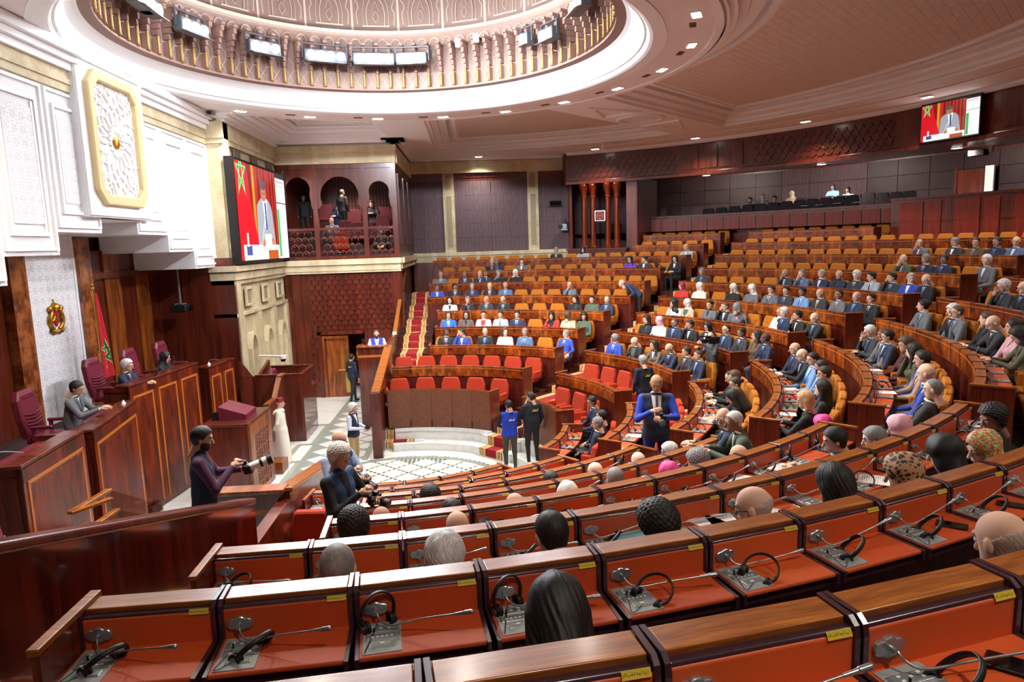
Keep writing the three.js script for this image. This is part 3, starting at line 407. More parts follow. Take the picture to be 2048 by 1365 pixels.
// ---------- striped acoustic wall ----------
const stripe = tex(256, 64, (u, v) => { const s = (u * 16) % 1; const k = s < 0.55 ? 1 : 0.42; const n = 0.9 + 0.2 * fbm(u, v, 30, 3, 2, 3); return [118 * k * n, 96 * k * n, 104 * k * n]; });
const stripeB = tex(256, 8, (u) => { const s = (u * 16) % 1; const n = s < 0.55 ? 230 : 20; return [n, n, n]; }, false);
const stripeM = mat(0xffffff, 0.65, { map: scaled(stripe, 1.0, 1.0), bumpMap: scaled(stripeB, 1.0, 1.0), bumpScale: 0.02 });
{
  const w = struct('wall_far', 'striped acoustic wall panels between sandstone pilasters');
  part('backing', bx(7.4, 4.2, 0.2, 2.9, 7.1, ZR - 0.15), MAT.mahogDark, w);
  for (const [x0, x1] of [[-0.76, 0.68], [1.2, 2.85], [2.87, 4.5], [5.02, 6.35]]) for (let j = 0; j < 6; j++) { const y0 = 5.22 + j * 0.64; if (y0 > 8.7) continue; const p = part('acoustic_panel', bx(x1 - x0 - 0.012, Math.min(0.62, 8.78 - y0), 0.05, (x0 + x1) / 2, y0 + 0.31, ZR - 0.02), j >= 5 ? MAT.mahogDark : stripeM, w); }
  const fret = mat(0xb3aa8a, 0.8, { bumpMap: scaled(T.plaster, 2.2, 2.2), bumpScale: 0.02 });
  for (const x of [0.94, 4.76]) { part('pilaster', bx(0.5, 3.8, 0.14, x, 6.98, ZR + 0.0), MAT.stone, w); part('fret_panel', [bx(0.24, 2.3, 0.03, x, 6.6, ZR + 0.075), bx(0.24, 0.62, 0.03, x, 8.36, ZR + 0.075)], fret, w); }
  part('ledge', [bx(7.3, 0.16, 0.3, 2.85, 5.14, ZR + 0.05), bx(7.3, 0.3, 0.2, 2.85, 4.94, ZR + 0.02)], MAT.stone, w); part('entablature', [bx(7.4, 0.5, 0.3, 2.8, 9.02, ZR + 0.02), bx(7.4, 0.1, 0.36, 2.8, 8.8, ZR + 0.02)], MAT.stone, w);
  part('dado', bx(7.4, 5, 0.2, 2.9, 2.4, ZR - 0.05), MAT.mahogDark, w);
}
// ---------- gallery side: scale band, columns, balustrade, rear wall ----------
function onCyl(g, R, a0, y0, inward = true) {   // bend a flat x,y,z field round a cylinder; z rises towards the middle
  const p = g.attributes.position; for (let i = 0; i < p.count; i++) { const a = a0 + p.getX(i) / R, r = R - p.getZ(i), y = y0 + p.getY(i); p.setXYZ(i, r * Math.cos(a), y, r * Math.sin(a)); } g.computeVertexNormals(); return g;
}
{
  const A0 = -68.6 * dz, A1 = 60 * dz, w = struct('wall_right', 'dark timber fascia with fish scale relief above the gallery');
  part('fascia', sweep([[17.3, 8.08], [17.0, 8.08], [17.0, 9.34], [17.3, 9.34]], A0, A1, 90, true), MAT.mahog, w);
  part('bottom_rail', sweep([[17.0, 8.04], [16.9, 8.04], [16.9, 8.16], [17.0, 8.2]], A0, A1, 90, true), MAT.mahog, w);
  part('fascia_return', bx(0.2, 1.3, 0.9, 6.22, 8.7, -16.3), MAT.mahogDark, w);
  for (const [d0, d1] of [[-67.5, -52], [-41, -23.5]]) { const L = (d1 - d0) * dz * 17; part('scale_relief', onCyl(scales(L, 1.0, 0.3, 0.045), 17, d0 * dz, 8.22), MAT.mahog, w).userData.kind = 'stuff'; }
  for (const [d0, d1] of [[-51.3, -48.9], [-48.6, -46.2], [-45.9, -42.6], [-12, -4]]) part('plain_panel', sector(16.96, 17.0, 8.3, 9.2, d0 * dz, d1 * dz, 4), MAT.mahogDark, w);
  part('gallery_soffit', sweep([[17.0, 8.12], [24.6, 8.62]], A0, A1, 60), MAT.mahogDark, w);
  const r = struct('wall_right', 'timber rear wall of the press gallery with striped panels');
  part('rear_wall', sweep([[24.3, 4], [24.3, 9.0]], -80 * dz, 100 * dz, 60), MAT.mahogDark, r);
  for (let i = 0; i < 14; i++) { const d = -64 + i * 3; for (let j = 0; j < 3; j++) { const p = onCyl(new THREE.BoxGeometry(3 * dz * 24.1 - 0.02, 0.66, 0.05, 4, 1, 1), 24.1, (d + 1.5) * dz, 6.5 + j * 0.68 + 0.34); metricUV(p); const q = p.attributes.position, uv = p.attributes.uv; for (let s = 0; s < q.count; s++) uv.setXY(s, Math.atan2(q.getZ(s), q.getX(s)) * 24, q.getY(s)); part('acoustic_panel', p, (i >= 6 && i <= 8) ? stripeM : MAT.mahogStripe ??= mat(0x8a6a66, 0.5, { map: scaled(stripe, 1, 1), bumpMap: scaled(stripeB, 1, 1), bumpScale: 0.012 }), r); } }
  const dk = struct('door_2', 'dark doorway standing open in the gallery rear wall'); const dp = onR(1950, 372, 23.6), da = angOf(dp); const dg = (m, wd, h, off, y) => { const p = polar(23.7, da + off / 23.7, y); const g = bx(wd, h, 0.1); g.rotateY(faceC(da)).translate(p.x, p.y, p.z); return [g, m]; };
  for (const [nm, m, wd, h, off, y] of [['opening', MAT.mahog, 0.95, 1.5, -0.2, 7.05], ['lit_wall', MAT.white, 0.3, 1.55, 0.45, 7.1], ['leaf', MAT.mahogDark, 0.1, 1.6, -0.75, 7.1]]) { const [g, mm] = dg(m, wd, h, off, y); part(nm, g, mm, dk); }
  // balustrade with panels, then the taller panelled wall
  const b = struct('trim_2', 'panelled mahogany balustrade of the press gallery'); const red = mat(0xe0b0a0, 0.35, { map: scaled(woodTex(0x9c3c1c, 0x7c2a14, 0x561a0e, 211, 24, 2, 0.04, 0), 0.8, 0.4) });
  part('balustrade', sector(19.2, 19.36, 5.2, 6.5, -59 * dz, -26.5 * dz), MAT.mahog, b); part('top_rail', sector(19.12, 19.42, 6.46, 6.54, -59 * dz, -26.5 * dz), MAT.mahog, b);
  for (let i = 0; i < 15; i++) { const a0 = (-58.6 + i * 2.13) * dz, a1 = (-58.6 + (i + 1) * 2.13 - 0.28) * dz; part('panel', sector(19.16, 19.2, 5.82, 6.38, a0, a1, 3), red, b); }
  const t = struct('wall_right', 'tall panelled mahogany wall beside the press gallery'); part('wall_board', sector(18.45, 18.7, 5.0, 6.62, -26.6 * dz, 50 * dz), MAT.mahog, t); part('top_rail', sector(18.36, 18.74, 6.58, 6.66, -26.6 * dz, 50 * dz), MAT.mahog, t);
  for (let i = 0; i < 24; i++) { const a0 = (-25.6 + i * 2.9) * dz; part('panel', sector(18.41, 18.45, 5.15, 6.5, a0, a0 + (i % 2 ? 1.5 : 2.5) * dz, 3), red, t); }
  part('gallery_floor', sweep([[18.4, 5.85], [24.4, 5.85]].reverse(), -75 * dz, 60 * dz, 50), MAT.mahogDark, t);
  // recess with the clustered columns
  const c = struct('wall_far', 'recess wall of striped panels behind the clustered columns'); part('recess', [bx(3.6, 4.2, 0.1, 8.0, 7.1, -17.9), bx(0.12, 4.4, 2.4, 6.4, 7.0, -17.2)], MAT.mahogDark, c);
  for (let i = 0; i < 4; i++) for (let j = 0; j < 5; j++) part('acoustic_panel', bx(0.84, 0.62, 0.05, 6.75 + i * 0.86, 5.5 + j * 0.64, -17.8), stripeM, c);
  const pl = struct('wall_far', 'dark timber pier closing the column recess'); part('pier', sector(17.1, 20.0, 4.5, 8.2, -59.6 * dz, -58.0 * dz, 3), MAT.mahogDark, pl);
  const base = thing('column_plinth', 'low timber plinth carrying four polished columns', 'plinth'); part('block', sector(16.75, 17.9, 4.6, 5.2, -68.4 * dz, -59.4 * dz), MAT.mahog, base); part('edge', sector(16.68, 17.95, 5.14, 5.22, -68.6 * dz, -59.2 * dz), MAT.mahog, base);
  const colM = mat(0xb08070, 0.14, { map: scaled(woodTex(0xa85a2a, 0x7c3a18, 0x4c200e, 311, 8, 2, 0.06, 0.2), 1, 0.4), clearcoat: 0.8, clearcoatRoughness: 0.06 });
  for (const [px, n] of [[1169, 'first'], [1186.5, 'second'], [1216, 'third'], [1234, 'fourth']]) { const q = onR(px, 440, 17.15), a = angOf(q), p = polar(17.15, a, 5.22), o = thing('column', `polished timber column, ${n} of four counted from the striped wall`, 'column', [p.x, p.y, p.z]); part('shaft', lathe([[0.15, 0.1], [0.135, 0.4], [0.115, 2.1], [0.12, 2.22]], 20), colM, o); part('foot', lathe([[0, 0], [0.19, 0], [0.19, 0.05], [0.16, 0.08], [0.17, 0.1], [0.15, 0.13], [0, 0.13]], 20), colM, o); part('capital', lathe([[0.12, 2.2], [0.145, 2.22], [0.145, 2.26], [0.12, 2.28], [0.15, 2.45], [0.24, 2.72], [0.27, 2.82], [0, 2.82]], 8), colM, o); }
  const sg = thing('ornate_sign', 'small white framed board with red circular emblem between the columns', 'sign', (() => { const p = onR(1200, 432, 16.9); return [p.x, p.y, p.z]; })(), faceC(-63.5 * dz)); part('frame', rbx(0.48, 0.46, 0.04, 0.02), MAT.white, sg);
  const et = canvasTex(128, 128, (g) => { g.fillStyle = '#2a1012'; g.fillRect(0, 0, 128, 128); g.strokeStyle = '#d04038'; g.lineWidth = 6; g.beginPath(); g.arc(64, 64, 48, 0, 7); g.stroke(); g.lineWidth = 5; for (const [x, y] of [[44, 56], [84, 56], [64, 88]]) { g.beginPath(); g.arc(x, y, 13, 0.5, 5.4); g.stroke(); } g.beginPath(); g.moveTo(36, 66); g.quadraticCurveTo(64, 40, 92, 66); g.stroke(); }); part('face', new THREE.PlaneGeometry(0.4, 0.38).translate(0, 0, 0.022), mat(0xffffff, 0.5, { map: et }), sg);
}
for (const deg of [-52, -38, -24]) { const p = polar(20.6, deg * dz, 8.34); downlight(p, 0.3, faceC(deg * dz), 0, 'downlight in the soffit over the press gallery', 'downlights over the press gallery'); spot(V(p.x, p.y - 0.05, p.z), polar(23.4, deg * dz, 6.8), 34, 1.2, 0xffeadc, 0.8, 5); }
// hall shell behind the camera and over the galleries
{ const s = struct('wall_rear', 'dark timber wall closing the hall behind the seats'); part('shell', [bx(0.3, 12, 50, 26, 5, 0), bx(34, 12, 0.3, 10, 5, -25), bx(34, 12, 0.3, 10, 5, 25)], MAT.mahogDark, s); part('shell_front', [bx(0.3, 12, 20, -5.3, 5, 15.4)], MAT.mahogDark, s); }

// ---------- ceiling ----------
const ceil = struct('ceiling', 'pale coffered ceiling with a moulded ring round the dome');
{
  const YC0 = 9.42, top = 10.35;
  // lid above everything, open under the dome
  const hole = new THREE.Shape([new THREE.Vector2(-7.6, -26), new THREE.Vector2(27, -26), new THREE.Vector2(27, 26), new THREE.Vector2(-7.6, 26)]); const hp = new THREE.Path(); hp.absarc(0, 0, 5.6, 0, Math.PI * 2, true); hole.holes.push(hp);
  const lid = flat(new THREE.ExtrudeGeometry(hole, { depth: 0.3, bevelEnabled: false, curveSegments: 48 })); lid.rotateX(Math.PI / 2).translate(0, top + 0.3, 0); part('lid', lid, MAT.ceil, ceil);
  const PI = Math.PI;
  // white cove and mouldings
  part('cove', sweep([[5.66, 9.42], [5.62, 9.46], [5.6, 9.5], [5.56, 9.5], [5.5, 9.6], [5.4, 9.74], [5.3, 9.84], [5.22, 9.88], [5.22, 9.95], [5.3, 9.95]], -PI, PI, 128), MAT.white, ceil, 'white curved cove');
  part('ring_soffit', sweep([[7.0, YC0], [5.66, YC0]], -PI, PI, 128), MAT.ceilPink, ceil);
  part('ring_moulding', [sweep([[5.98, 9.415], [5.98, 9.40], [5.72, 9.40], [5.66, 9.42]], -PI, PI, 128), sweep([[7.06, 9.6], [7.06, 9.5], [7.0, 9.46], [7.0, 9.40], [6.86, 9.40], [6.86, 9.425]], -PI, PI, 128)], MAT.ceil, ceil);
  part('ring_side', sweep([[7.1, top], [7.1, 9.6], [7.06, 9.6]], -PI, PI, 96), MAT.ceil, ceil);
  for (let i = 0; i < 30; i++) { const a = (-128 + i * 8.65) * dz, p = polar(6.45, a, 9.415); if (i % 2 && p.x > -4.8) { const v = part('air_grille', bx(0.26, 0.014, 0.12, 0, 0, 0), mat(0x5c3c34, 0.6), ceil); v.position.copy(p); v.rotation.y = faceC(a); } }
  // coffers: outline offset inwards by d
  function coffer(outline, inner = MAT.ceilPink) {
    const prof = [[0, YC0], [0, 9.5], [0.14, 9.5], [0.14, 9.6], [0.34, 9.66], [0.34, 9.74], [0.62, 9.76], [0.62, 9.8]], strip = (d0, y0, d1, y1) => { const A = outline(d0), B = outline(d1), n = A.length, L = []; for (let i = 0; i < n; i++) { const j = (i + 1) % n; L.push([V(A[i][0], y0, A[i][1]), V(B[i][0], y1, B[i][1]), V(B[j][0], y1, B[j][1]), V(A[j][0], y0, A[j][1])]); } return quads(L); };
    const gs = []; for (let i = 0; i + 1 < prof.length; i++) gs.push(strip(...prof[i], ...prof[i + 1])); part('coffer_moulding', gs, MAT.ceil, ceil);
    part('air_slot', [strip(0.62, 9.8, 0.62, 9.96), strip(0.62, 9.96, 0.78, 9.96), strip(0.78, 9.96, 0.78, 9.8)], MAT.darkSlot, ceil); part('slot_edge', [strip(0.78, 9.8, 0.94, 9.8), strip(0.94, 9.8, 0.94, 9.84), strip(0.94, 9.84, 1.02, 9.86)], MAT.ceil, ceil);
    const sh = new THREE.Shape(outline(1.0).map((p) => new THREE.Vector2(p[0], p[1]))); const g = flat(new THREE.ShapeGeometry(sh)); g.rotateX(PI / 2).translate(0, 9.86, 0); metricUV(g); part('coffer_panel', g, inner, ceil);
  }
  const sect = (a0, h0, a1, h1, R0, R1) => (d) => { const out = [], n = 18; const lim = (R) => [a0 + Math.asin(Math.min(0.99, (h0 + d) / R)), a1 - Math.asin(Math.min(0.99, (h1 + d) / R))]; const ri = R0 + d, ro = R1 - d; let [s, e] = lim(ri); for (let i = 0; i <= n; i++) out.push([ri * Math.cos(lerp(s, e, i / n)), ri * Math.sin(lerp(s, e, i / n))]);[s, e] = lim(ro); for (let i = n; i >= 0; i--) out.push([ro * Math.cos(lerp(s, e, i / n)), ro * Math.sin(lerp(s, e, i / n))]); return out; };
  const patt = mat(0xe2d6cd, 0.85, { bumpMap: scaled(tex(512, 512, (u, v) => { const X = (u * 6) % 1 - 0.5, Y = (v * 6) % 1 - 0.5, a = Math.abs(Math.abs(X) - Math.abs(Y)), r = Math.hypot(X, Y); const l = a < 0.035 || Math.abs(r - 0.3) < 0.03 || Math.abs(Math.abs(X + Y) - 0.5) < 0.03 ? 220 : 120; return [l, l, l]; }, false), 0.28, 0.28), bumpScale: 0.03 });
  const beams = [[-90 * dz, 0.55], [-45 * dz, 0.98], [45 * dz, 0.98], [90 * dz, 0.55]], C = [[0, 1, 7.1, 14.6], [1, 2, 7.1, 14.6], [2, 3, 7.1, 14.6]];
  for (const [i, j, r0, r1] of C) coffer(sect(beams[i][0], beams[i][1], beams[j][0], beams[j][1], r0, r1), patt);
  // the flat soffits left between the coffers, cut from the whole
  const whole = new THREE.Shape([new THREE.Vector2(-7.5, -17.6), new THREE.Vector2(19, -17.6), new THREE.Vector2(19, 18), new THREE.Vector2(-7.5, 18)]);
  for (const [i, j, r0, r1] of C) whole.holes.push(new THREE.Path(sect(beams[i][0], beams[i][1], beams[j][0], beams[j][1], r0, r1)(0).map((p) => new THREE.Vector2(...p))));
  const box = (d) => { const out = [], n = 12; const xr = -0.95 - d, xl = -4.35 + d, zb = -10.05 + d, R = 7.1 + d; const a = Math.acos(xr / R), b = Math.acos(xl / R); for (let i = 0; i <= n; i++) { const t = lerp(a, b, i / n); out.push([R * Math.cos(t), -R * Math.sin(t)]); } out.push([xl, zb], [xr, zb]); return out; };
  coffer((d) => box(d * 0.62), patt); whole.holes.push(new THREE.Path(box(0).map((p) => new THREE.Vector2(...p))));
  const rh = new THREE.Path(); rh.absarc(0, 0, 7.05, 0, PI * 2); whole.holes.push(rh);
  const gs = flat(new THREE.ShapeGeometry(whole, 64)); gs.rotateX(PI / 2).translate(0, YC0, 0); metricUV(gs); part('soffit', gs, MAT.ceil, ceil);
  // beam ornament: roundel and two triangles
  for (const deg of [-45, 45]) { const at = (r) => polar(r, deg * dz, YC0); const p = at(10.6); const rg = lathe([[0.78, 0], [0.78, -0.05], [0.68, -0.07], [0.62, -0.04], [0.62, -0.01], [0.5, 0.0], [0.46, -0.03], [0.4, -0.03], [0.38, 0], [0, 0]].map(([r, y]) => [r, y]).reverse(), 40); rg.translate(p.x, p.y, p.z); part('beam_roundel', rg, MAT.ceil, ceil);
    for (const [r, s] of [[8.6, 1], [12.7, -1]]) { const q = at(r); const S = new THREE.Shape([new THREE.Vector2(-0.72, -0.9 * s), new THREE.Vector2(0.72, -0.9 * s), new THREE.Vector2(0, 0.85 * s)]); S.holes.push(new THREE.Path([new THREE.Vector2(-0.55, -0.78 * s), new THREE.Vector2(0, 0.6 * s), new THREE.Vector2(0.55, -0.78 * s)])); const g = flat(new THREE.ExtrudeGeometry(S, { depth: 0.05, bevelEnabled: true, bevelSize: 0.02, bevelThickness: 0.02, bevelSegments: 1 })); g.rotateX(PI / 2).rotateY(PI / 2 - deg * dz + PI).translate(q.x, q.y + 0.01, q.z); part('beam_triangle', g, MAT.ceil, ceil); } }
  // outer ring: black slot, steps down to the fascia
  part('outer_slot', sweep([[15.25, 9.415], [15.05, 9.415]], -66 * dz, 70 * dz, 60), MAT.darkSlot, ceil);
  part('outer_cornice', [sweep([[17.0, 9.3], [16.86, 9.3], [16.8, 9.36], [16.8, 9.42]], -68.4 * dz, 70 * dz, 80), sweep([[16.4, 9.41], [16.4, 9.39], [15.4, 9.39], [15.4, 9.41]], -66 * dz, 70 * dz, 80)], MAT.ceil, ceil);
  // cornices along the straight walls
  const cor = (x0, z0, x1, z1, nx, nz) => { for (const [o, y, h] of [[0.1, 9.26, 0.12], [0.24, 9.34, 0.1], [0.4, 9.4, 0.06]]) { const L = Math.hypot(x1 - x0, z1 - z0); part('wall_cornice', bx(nx ? o * 2 : L + o * 2, h, nx ? L + o * 2 : o * 2, (x0 + x1) / 2, y, (z0 + z1) / 2), MAT.white, ceil); } };
  cor(-5, ZS, -5, ZB, 1, 0); cor(-5, ZB, -0.8, ZB, 0, 1); cor(-0.8, ZB, -0.8, ZR, 1, 0); cor(-0.8, ZR, 6.2, ZR, 0, 1);
}
// ---------- dome drum ----------
{
  const PI = Math.PI, d = struct('ceiling', 'painted timber dome drum with brackets and arcaded panels');
  const paint = mat(0xffffff, 0.6, { map: tex(512, 512, (u, v) => { const n = fbm(u, v, 24, 24, 3, 401), X = (u * 8) % 1 - 0.5, Y = (v * 8) % 1 - 0.5, r = Math.hypot(X, Y); const l = Math.abs(Math.sin(r * 22 + Math.atan2(Y, X) * 2)) < 0.18 ? 1 : 0; const c = mixc([150, 112, 100], [118, 106, 98], n); return mixc(c, [206, 190, 174], l * 0.55); }) }); paint.map.repeat.set(0.9, 0.9);
  const line = mat(0xcdbba8, 0.5), soffit = mat(0x8a6a5e, 0.7);
  part('drum_wall', sweep([[5.15, 9.9], [5.15, 11.42]], -PI, PI, 96), paint, d); part('drum_ledge', [sweep([[5.22, 9.95], [5.02, 9.95], [5.02, 9.9], [5.22, 9.88]], -PI, PI, 96)], soffit, d);
  part('drum_cornice', sweep([[5.15, 11.38], [5.0, 11.4], [5.0, 11.48], [5.22, 11.5]], -PI, PI, 96), line, d); part('arcade_wall', sweep([[5.22, 11.5], [5.22, 13.0], [4.9, 14.2], [4.0, 15.4], [2.2, 16.4], [0, 16.8]], -PI, PI, 72), paint, d);
  const giltD = mat(0x94713a, 0.5, { metalness: 0.4 }); const n = 88, brk = mergeGeometries([bx(0.06, 0.38, 0.12, 0, 10.12, 0.06), bx(0.07, 0.12, 0.16, 0, 10.42, 0.08), bx(0.07, 0.12, 0.2, 0, 10.55, 0.1), bx(0.07, 0.12, 0.25, 0, 10.68, 0.125), bx(0.08, 0.14, 0.31, 0, 10.82, 0.155), bx(0.08, 0.12, 0.38, 0, 10.95, 0.19), bx(0.1, 0.06, 0.42, 0, 11.05, 0.21)]);
  const brass = mergeGeometries([cyl(0.035, 0.035, 0.34, 0, 10.18, 0.13, 8), cyl(0.05, 0.03, 0.06, 0, 9.99, 0.13, 8)]);
  const sc = []; { const p = [[-0.13, 10.62], [-0.13, 11.12]]; for (let q = 0; q < 7; q++) for (let s = 0; s < 3; s++) { const a = PI - q * PI / 7 - s * PI / 21, b = 0.13 + 0.016 * Math.sin(s * PI / 3 + 0.3); p.push([b * Math.cos(a), 11.12 + b * 1.15 * Math.sin(a)]); } p.push([0.13, 11.12], [0.13, 10.62]); sc.push(...p); }
  const niche = prism(sc, 0.012), rim = []; for (let q = 1; q + 2 < sc.length; q++) { const [x0, y0] = sc[q], [x1, y1] = sc[q + 1], L = Math.hypot(x1 - x0, y1 - y0); const g = new THREE.BoxGeometry(L * 1.2, 0.016, 0.03); g.rotateZ(Math.atan2(y1 - y0, x1 - x0)).translate((x0 + x1) / 2, (y0 + y1) / 2, 0.01); rim.push(flat(g)); } const rimG = mergeGeometries(rim);
  // interlaced line ornament between the brackets
  const orn = mergeGeometries([tube([[-0.1, 10.0, 0.01], [0.0, 10.16, 0.015], [0.1, 10.32, 0.01], [0.1, 10.5, 0.01]], 0.007, 10, 4), tube([[0.1, 10.0, 0.01], [0.0, 10.16, 0.015], [-0.1, 10.32, 0.01], [-0.1, 10.5, 0.01]], 0.007, 10, 4), tube([[-0.1, 10.5, 0.01], [0, 10.62, 0.01], [0.1, 10.5, 0.01]], 0.007, 8, 4)]);
  for (let i = 0; i < n; i++) {
    const a = -PI + (i + 0.5) * 2 * PI / n, b = a + PI / n, deg = a / dz; if (deg > 20 && deg < 160) continue;
    const place = (o, ang, R) => { const p = polar(R, ang, 0); o.position.set(p.x, 0, p.z); o.rotation.y = faceC(ang); };
    const k = part('bracket', brk, soffit, d); place(k, a, 5.13); const br = part('brass_colonnette', brass, giltD, k, 'gilt colonnette');
    place(part('niche', niche, paint, d), b, 5.14); place(part('niche_rim', rimG, line, d), b, 5.13); place(part('line_ornament', orn, line, d), b, 5.14);
  }
  // tall arched panels above
  const lobes = []; for (let q = 0; q <= 44; q++) { const a = PI * (1 - q / 44), r = 0.5 * (1 + 0.07 * Math.abs(Math.sin(a * 5.5))); lobes.push([r * Math.cos(a) * 1.02, 12.32 + r * 1.05 * Math.sin(a), 0.01]); }
  const pa = mergeGeometries([tube([[-0.5, 11.7, 0.01], [-0.52, 12.0, 0.01], [-0.46, 12.14, 0.01], [-0.5, 12.3, 0.01], ...lobes, [0.5, 12.3, 0.01], [0.46, 12.14, 0.01], [0.52, 12.0, 0.01], [0.5, 11.7, 0.01]], 0.014, 110, 4), tube([[-0.24, 11.68, 0.01], [-0.25, 12.0, 0.01], [-0.18, 12.28, 0.01], [0, 12.46, 0.01], [0.18, 12.28, 0.01], [0.25, 12.0, 0.01], [0.24, 11.68, 0.01]], 0.014, 40, 4), tube([[-0.34, 11.66, 0.01], [-0.35, 12.05, 0.01], [-0.25, 12.42, 0.01], [0, 12.6, 0.01], [0.25, 12.42, 0.01], [0.35, 12.05, 0.01], [0.34, 11.66, 0.01]], 0.009, 40, 4), bx(0.74, 0.03, 0.02, 0, 11.66, 0.01), tube([[0, 11.75, 0.01], [-0.08, 11.9, 0.01], [0, 12.05, 0.01], [0.08, 11.9, 0.01], [0, 11.75, 0.01]], 0.008, 16, 4), tube([[-0.09, 12.05, 0.01], [-0.06, 12.15, 0.01], [0, 12.3, 0.01], [0.06, 12.15, 0.01], [0.09, 12.05, 0.01]], 0.008, 16, 4), bx(0.05, 1.0, 0.04, 0.62, 12.0, 0.01), bx(0.03, 0.9, 0.05, 0.6, 11.98, 0.015)]);
  for (let i = 0; i < 26; i++) { const a = -PI + i * 2 * PI / 26 + 0.02, deg = a / dz; if (deg > 20 && deg < 160) continue; const p = polar(5.2, a, 0), o = part('arcade_panel', pa, line, d); o.position.set(p.x, 0, p.z); o.rotation.y = faceC(a); }
}
// ---------- desks ----------
const SECN = { 1: 'under the striped wall', 2: 'of the middle section below the press gallery', 3: 'of the curved section beyond the aisle', 4: 'of the open orange desks' };
const NEAR = { 1: [99.2, 9.04, 5], 2: [96.7, 6.46, 7], 3: [86.4, 5.275, 7], 4: [86.0, 4.014, 9], 5: [86.5, 3.754, 10], 6: [89.16, 3.191, 13], 7: [89.3, 2.715, 15], 8: [87.87, 2.598, 15] };
function rowPlan(sec, k) {      // [first angle, step, count] in radians, going along the row
  if ((sec === 1 || sec === 4) && NEAR[k]) { const [a, d, n] = NEAR[k]; return sec === 4 ? [a * dz, -d * dz, n] : [-a * dz, d * dz, n]; }
  let [a0, a1] = span(sec, k); if (k === 10 && sec === 1) [a0, a1] = [-57.9 * dz, -47.0 * dz]; if (k === 11 && sec === 1) [a0, a1] = [-57.7 * dz, -46.7 * dz]; if (k === 11 && sec === 2) [a0, a1] = [-42.8 * dz, -27.0 * dz];
  const n = Math.max(1, Math.round((a1 - a0) * RK(k) / 0.597)); return sec === 4 ? [a1, -(a1 - a0) / n, n] : [a0, (a1 - a0) / n, n];
}
const veneer = [0, 1, 2, 3, 4].map((i) => mat([0xffffff, 0xe6d6cc, 0xc8a894, 0xffe6cc, 0xb89484][i], 0.26, { map: scaled(T.burl, 1.5, 1.5, i * 0.23, i * 0.37), clearcoat: 0.35, clearcoatRoughness: 0.15 }));
const plainM = mat(0xd8a898, 0.4, { map: scaled(T.mahog, 0.9, 0.6) }), brownRow1 = mat(0xffffff, 0.35, { map: scaled(tex(256, 256, (u, v) => { const n = fbm(u, v, 20, 14, 5, 501); return mixc([118, 70, 42], [92, 52, 32], clamp((n - 0.5) * 2.0 + 0.5, 0, 1)); }), 2, 2) });
const leatherV = [0xc44e1e, 0xba471b, 0xca5421].map((c) => mat(c, 0.5, { bumpMap: scaled(T.grain, 6, 6), bumpScale: 0.0004 }));
const redTop = mat(0x8a2a16, 0.4);
// pen strokes for the Arabic lettering: words drawn as joined strokes, read from the far end
function arabic(g, words, x, y, s) {       // x: right end
  const L = { f: [[0, -4, 3, -9, 6, -4], 7], r: [[0, 0, 1, 3, -3, 6], 4], y: [[0, -3, 3, 0], 4], q: [[0, -4, 3, -8, 5, -3, 2, 5, -3, 2], 8], a: [[0, 0, 0, -12], 3], l: [[0, -12, 0, 0, 3, 0], 4], t: [[0, -3, 2, 0, 4, 0], 4], j: [[-1, -4, 5, -4, 1, 2, 5, 6], 7], m: [[0, 0, 2, -5, 4, 0], 5], e: [[0, -5, 3, -7, 1, -2, 4, 4], 6], w: [[2, -4, 4, -6, 3, 0, 0, 5], 5], T: [[0, -13, 0, -2, 4, -5, 7, -1], 8], n: [[0, -3, 3, 0], 4], i: [[0, -2, 4, 4, 8, 0], 8], h: [[0, -5, 4, -5, 2, 1, 5, 0], 6], S: [[0, 0, 2, -5, 5, -6, 6, -1], 7], o: [[0, 0, 2, -6, 4, 0, 1, 1], 5] };
  for (const w of words) { for (const ch of w) { const [p, adv] = L[ch]; g.beginPath(); for (let i = 0; i < p.length; i += 2) { const X = x - p[i] * s, Y = y + p[i + 1] * s; i ? g.lineTo(X, Y) : g.moveTo(X, Y); } g.stroke(); if ('fqtyjni'.includes(ch)) g.fillRect(x - 3 * s, y + ('yj'.includes(ch) ? 5 : -13) * s, 2 * s, 2 * s); g.beginPath(); g.moveTo(x, y); g.lineTo(x - adv * s, y); if (!'arw'.includes(ch)) g.stroke(); x -= adv * s; } x -= 4 * s; }
}
const plateTex = canvasTex(256, 72, (g, w, h) => { g.fillStyle = '#d9bd3e'; g.fillRect(0, 0, w, h); g.strokeStyle = g.fillStyle = '#5a4a12'; g.lineWidth = 3; arabic(g, ['fryq', 'altjme', 'alwTni', 'llahrar'], 238, 42, 2.0); });
const plateM = mat(0xffffff, 0.35, { map: plateTex, metalness: 0.2 });
const CLOUD = (() => { const p = []; for (let i = 0; i < 40; i++) { const a = i / 40 * 2 * Math.PI, c = Math.cos(a), s = Math.sin(a); const d = Math.max(...[[-0.031, 0, 0.021], [0.031, 0, 0.021], [0, 0, 0.03]].map(([cx, cy, r]) => { const b = c * cx + s * cy, q = b * b - (cx * cx + cy * cy - r * r); return q < 0 ? 0 : b + Math.sqrt(q); })); p.push([d * c, d * s]); } return p; })();
const G = {}; const cacheG = (k, f) => (G[k] ??= f());
const pill = (w, h, t, x, y, z) => rbx(w, t, h, h / 2.05, x, y, z, 3);
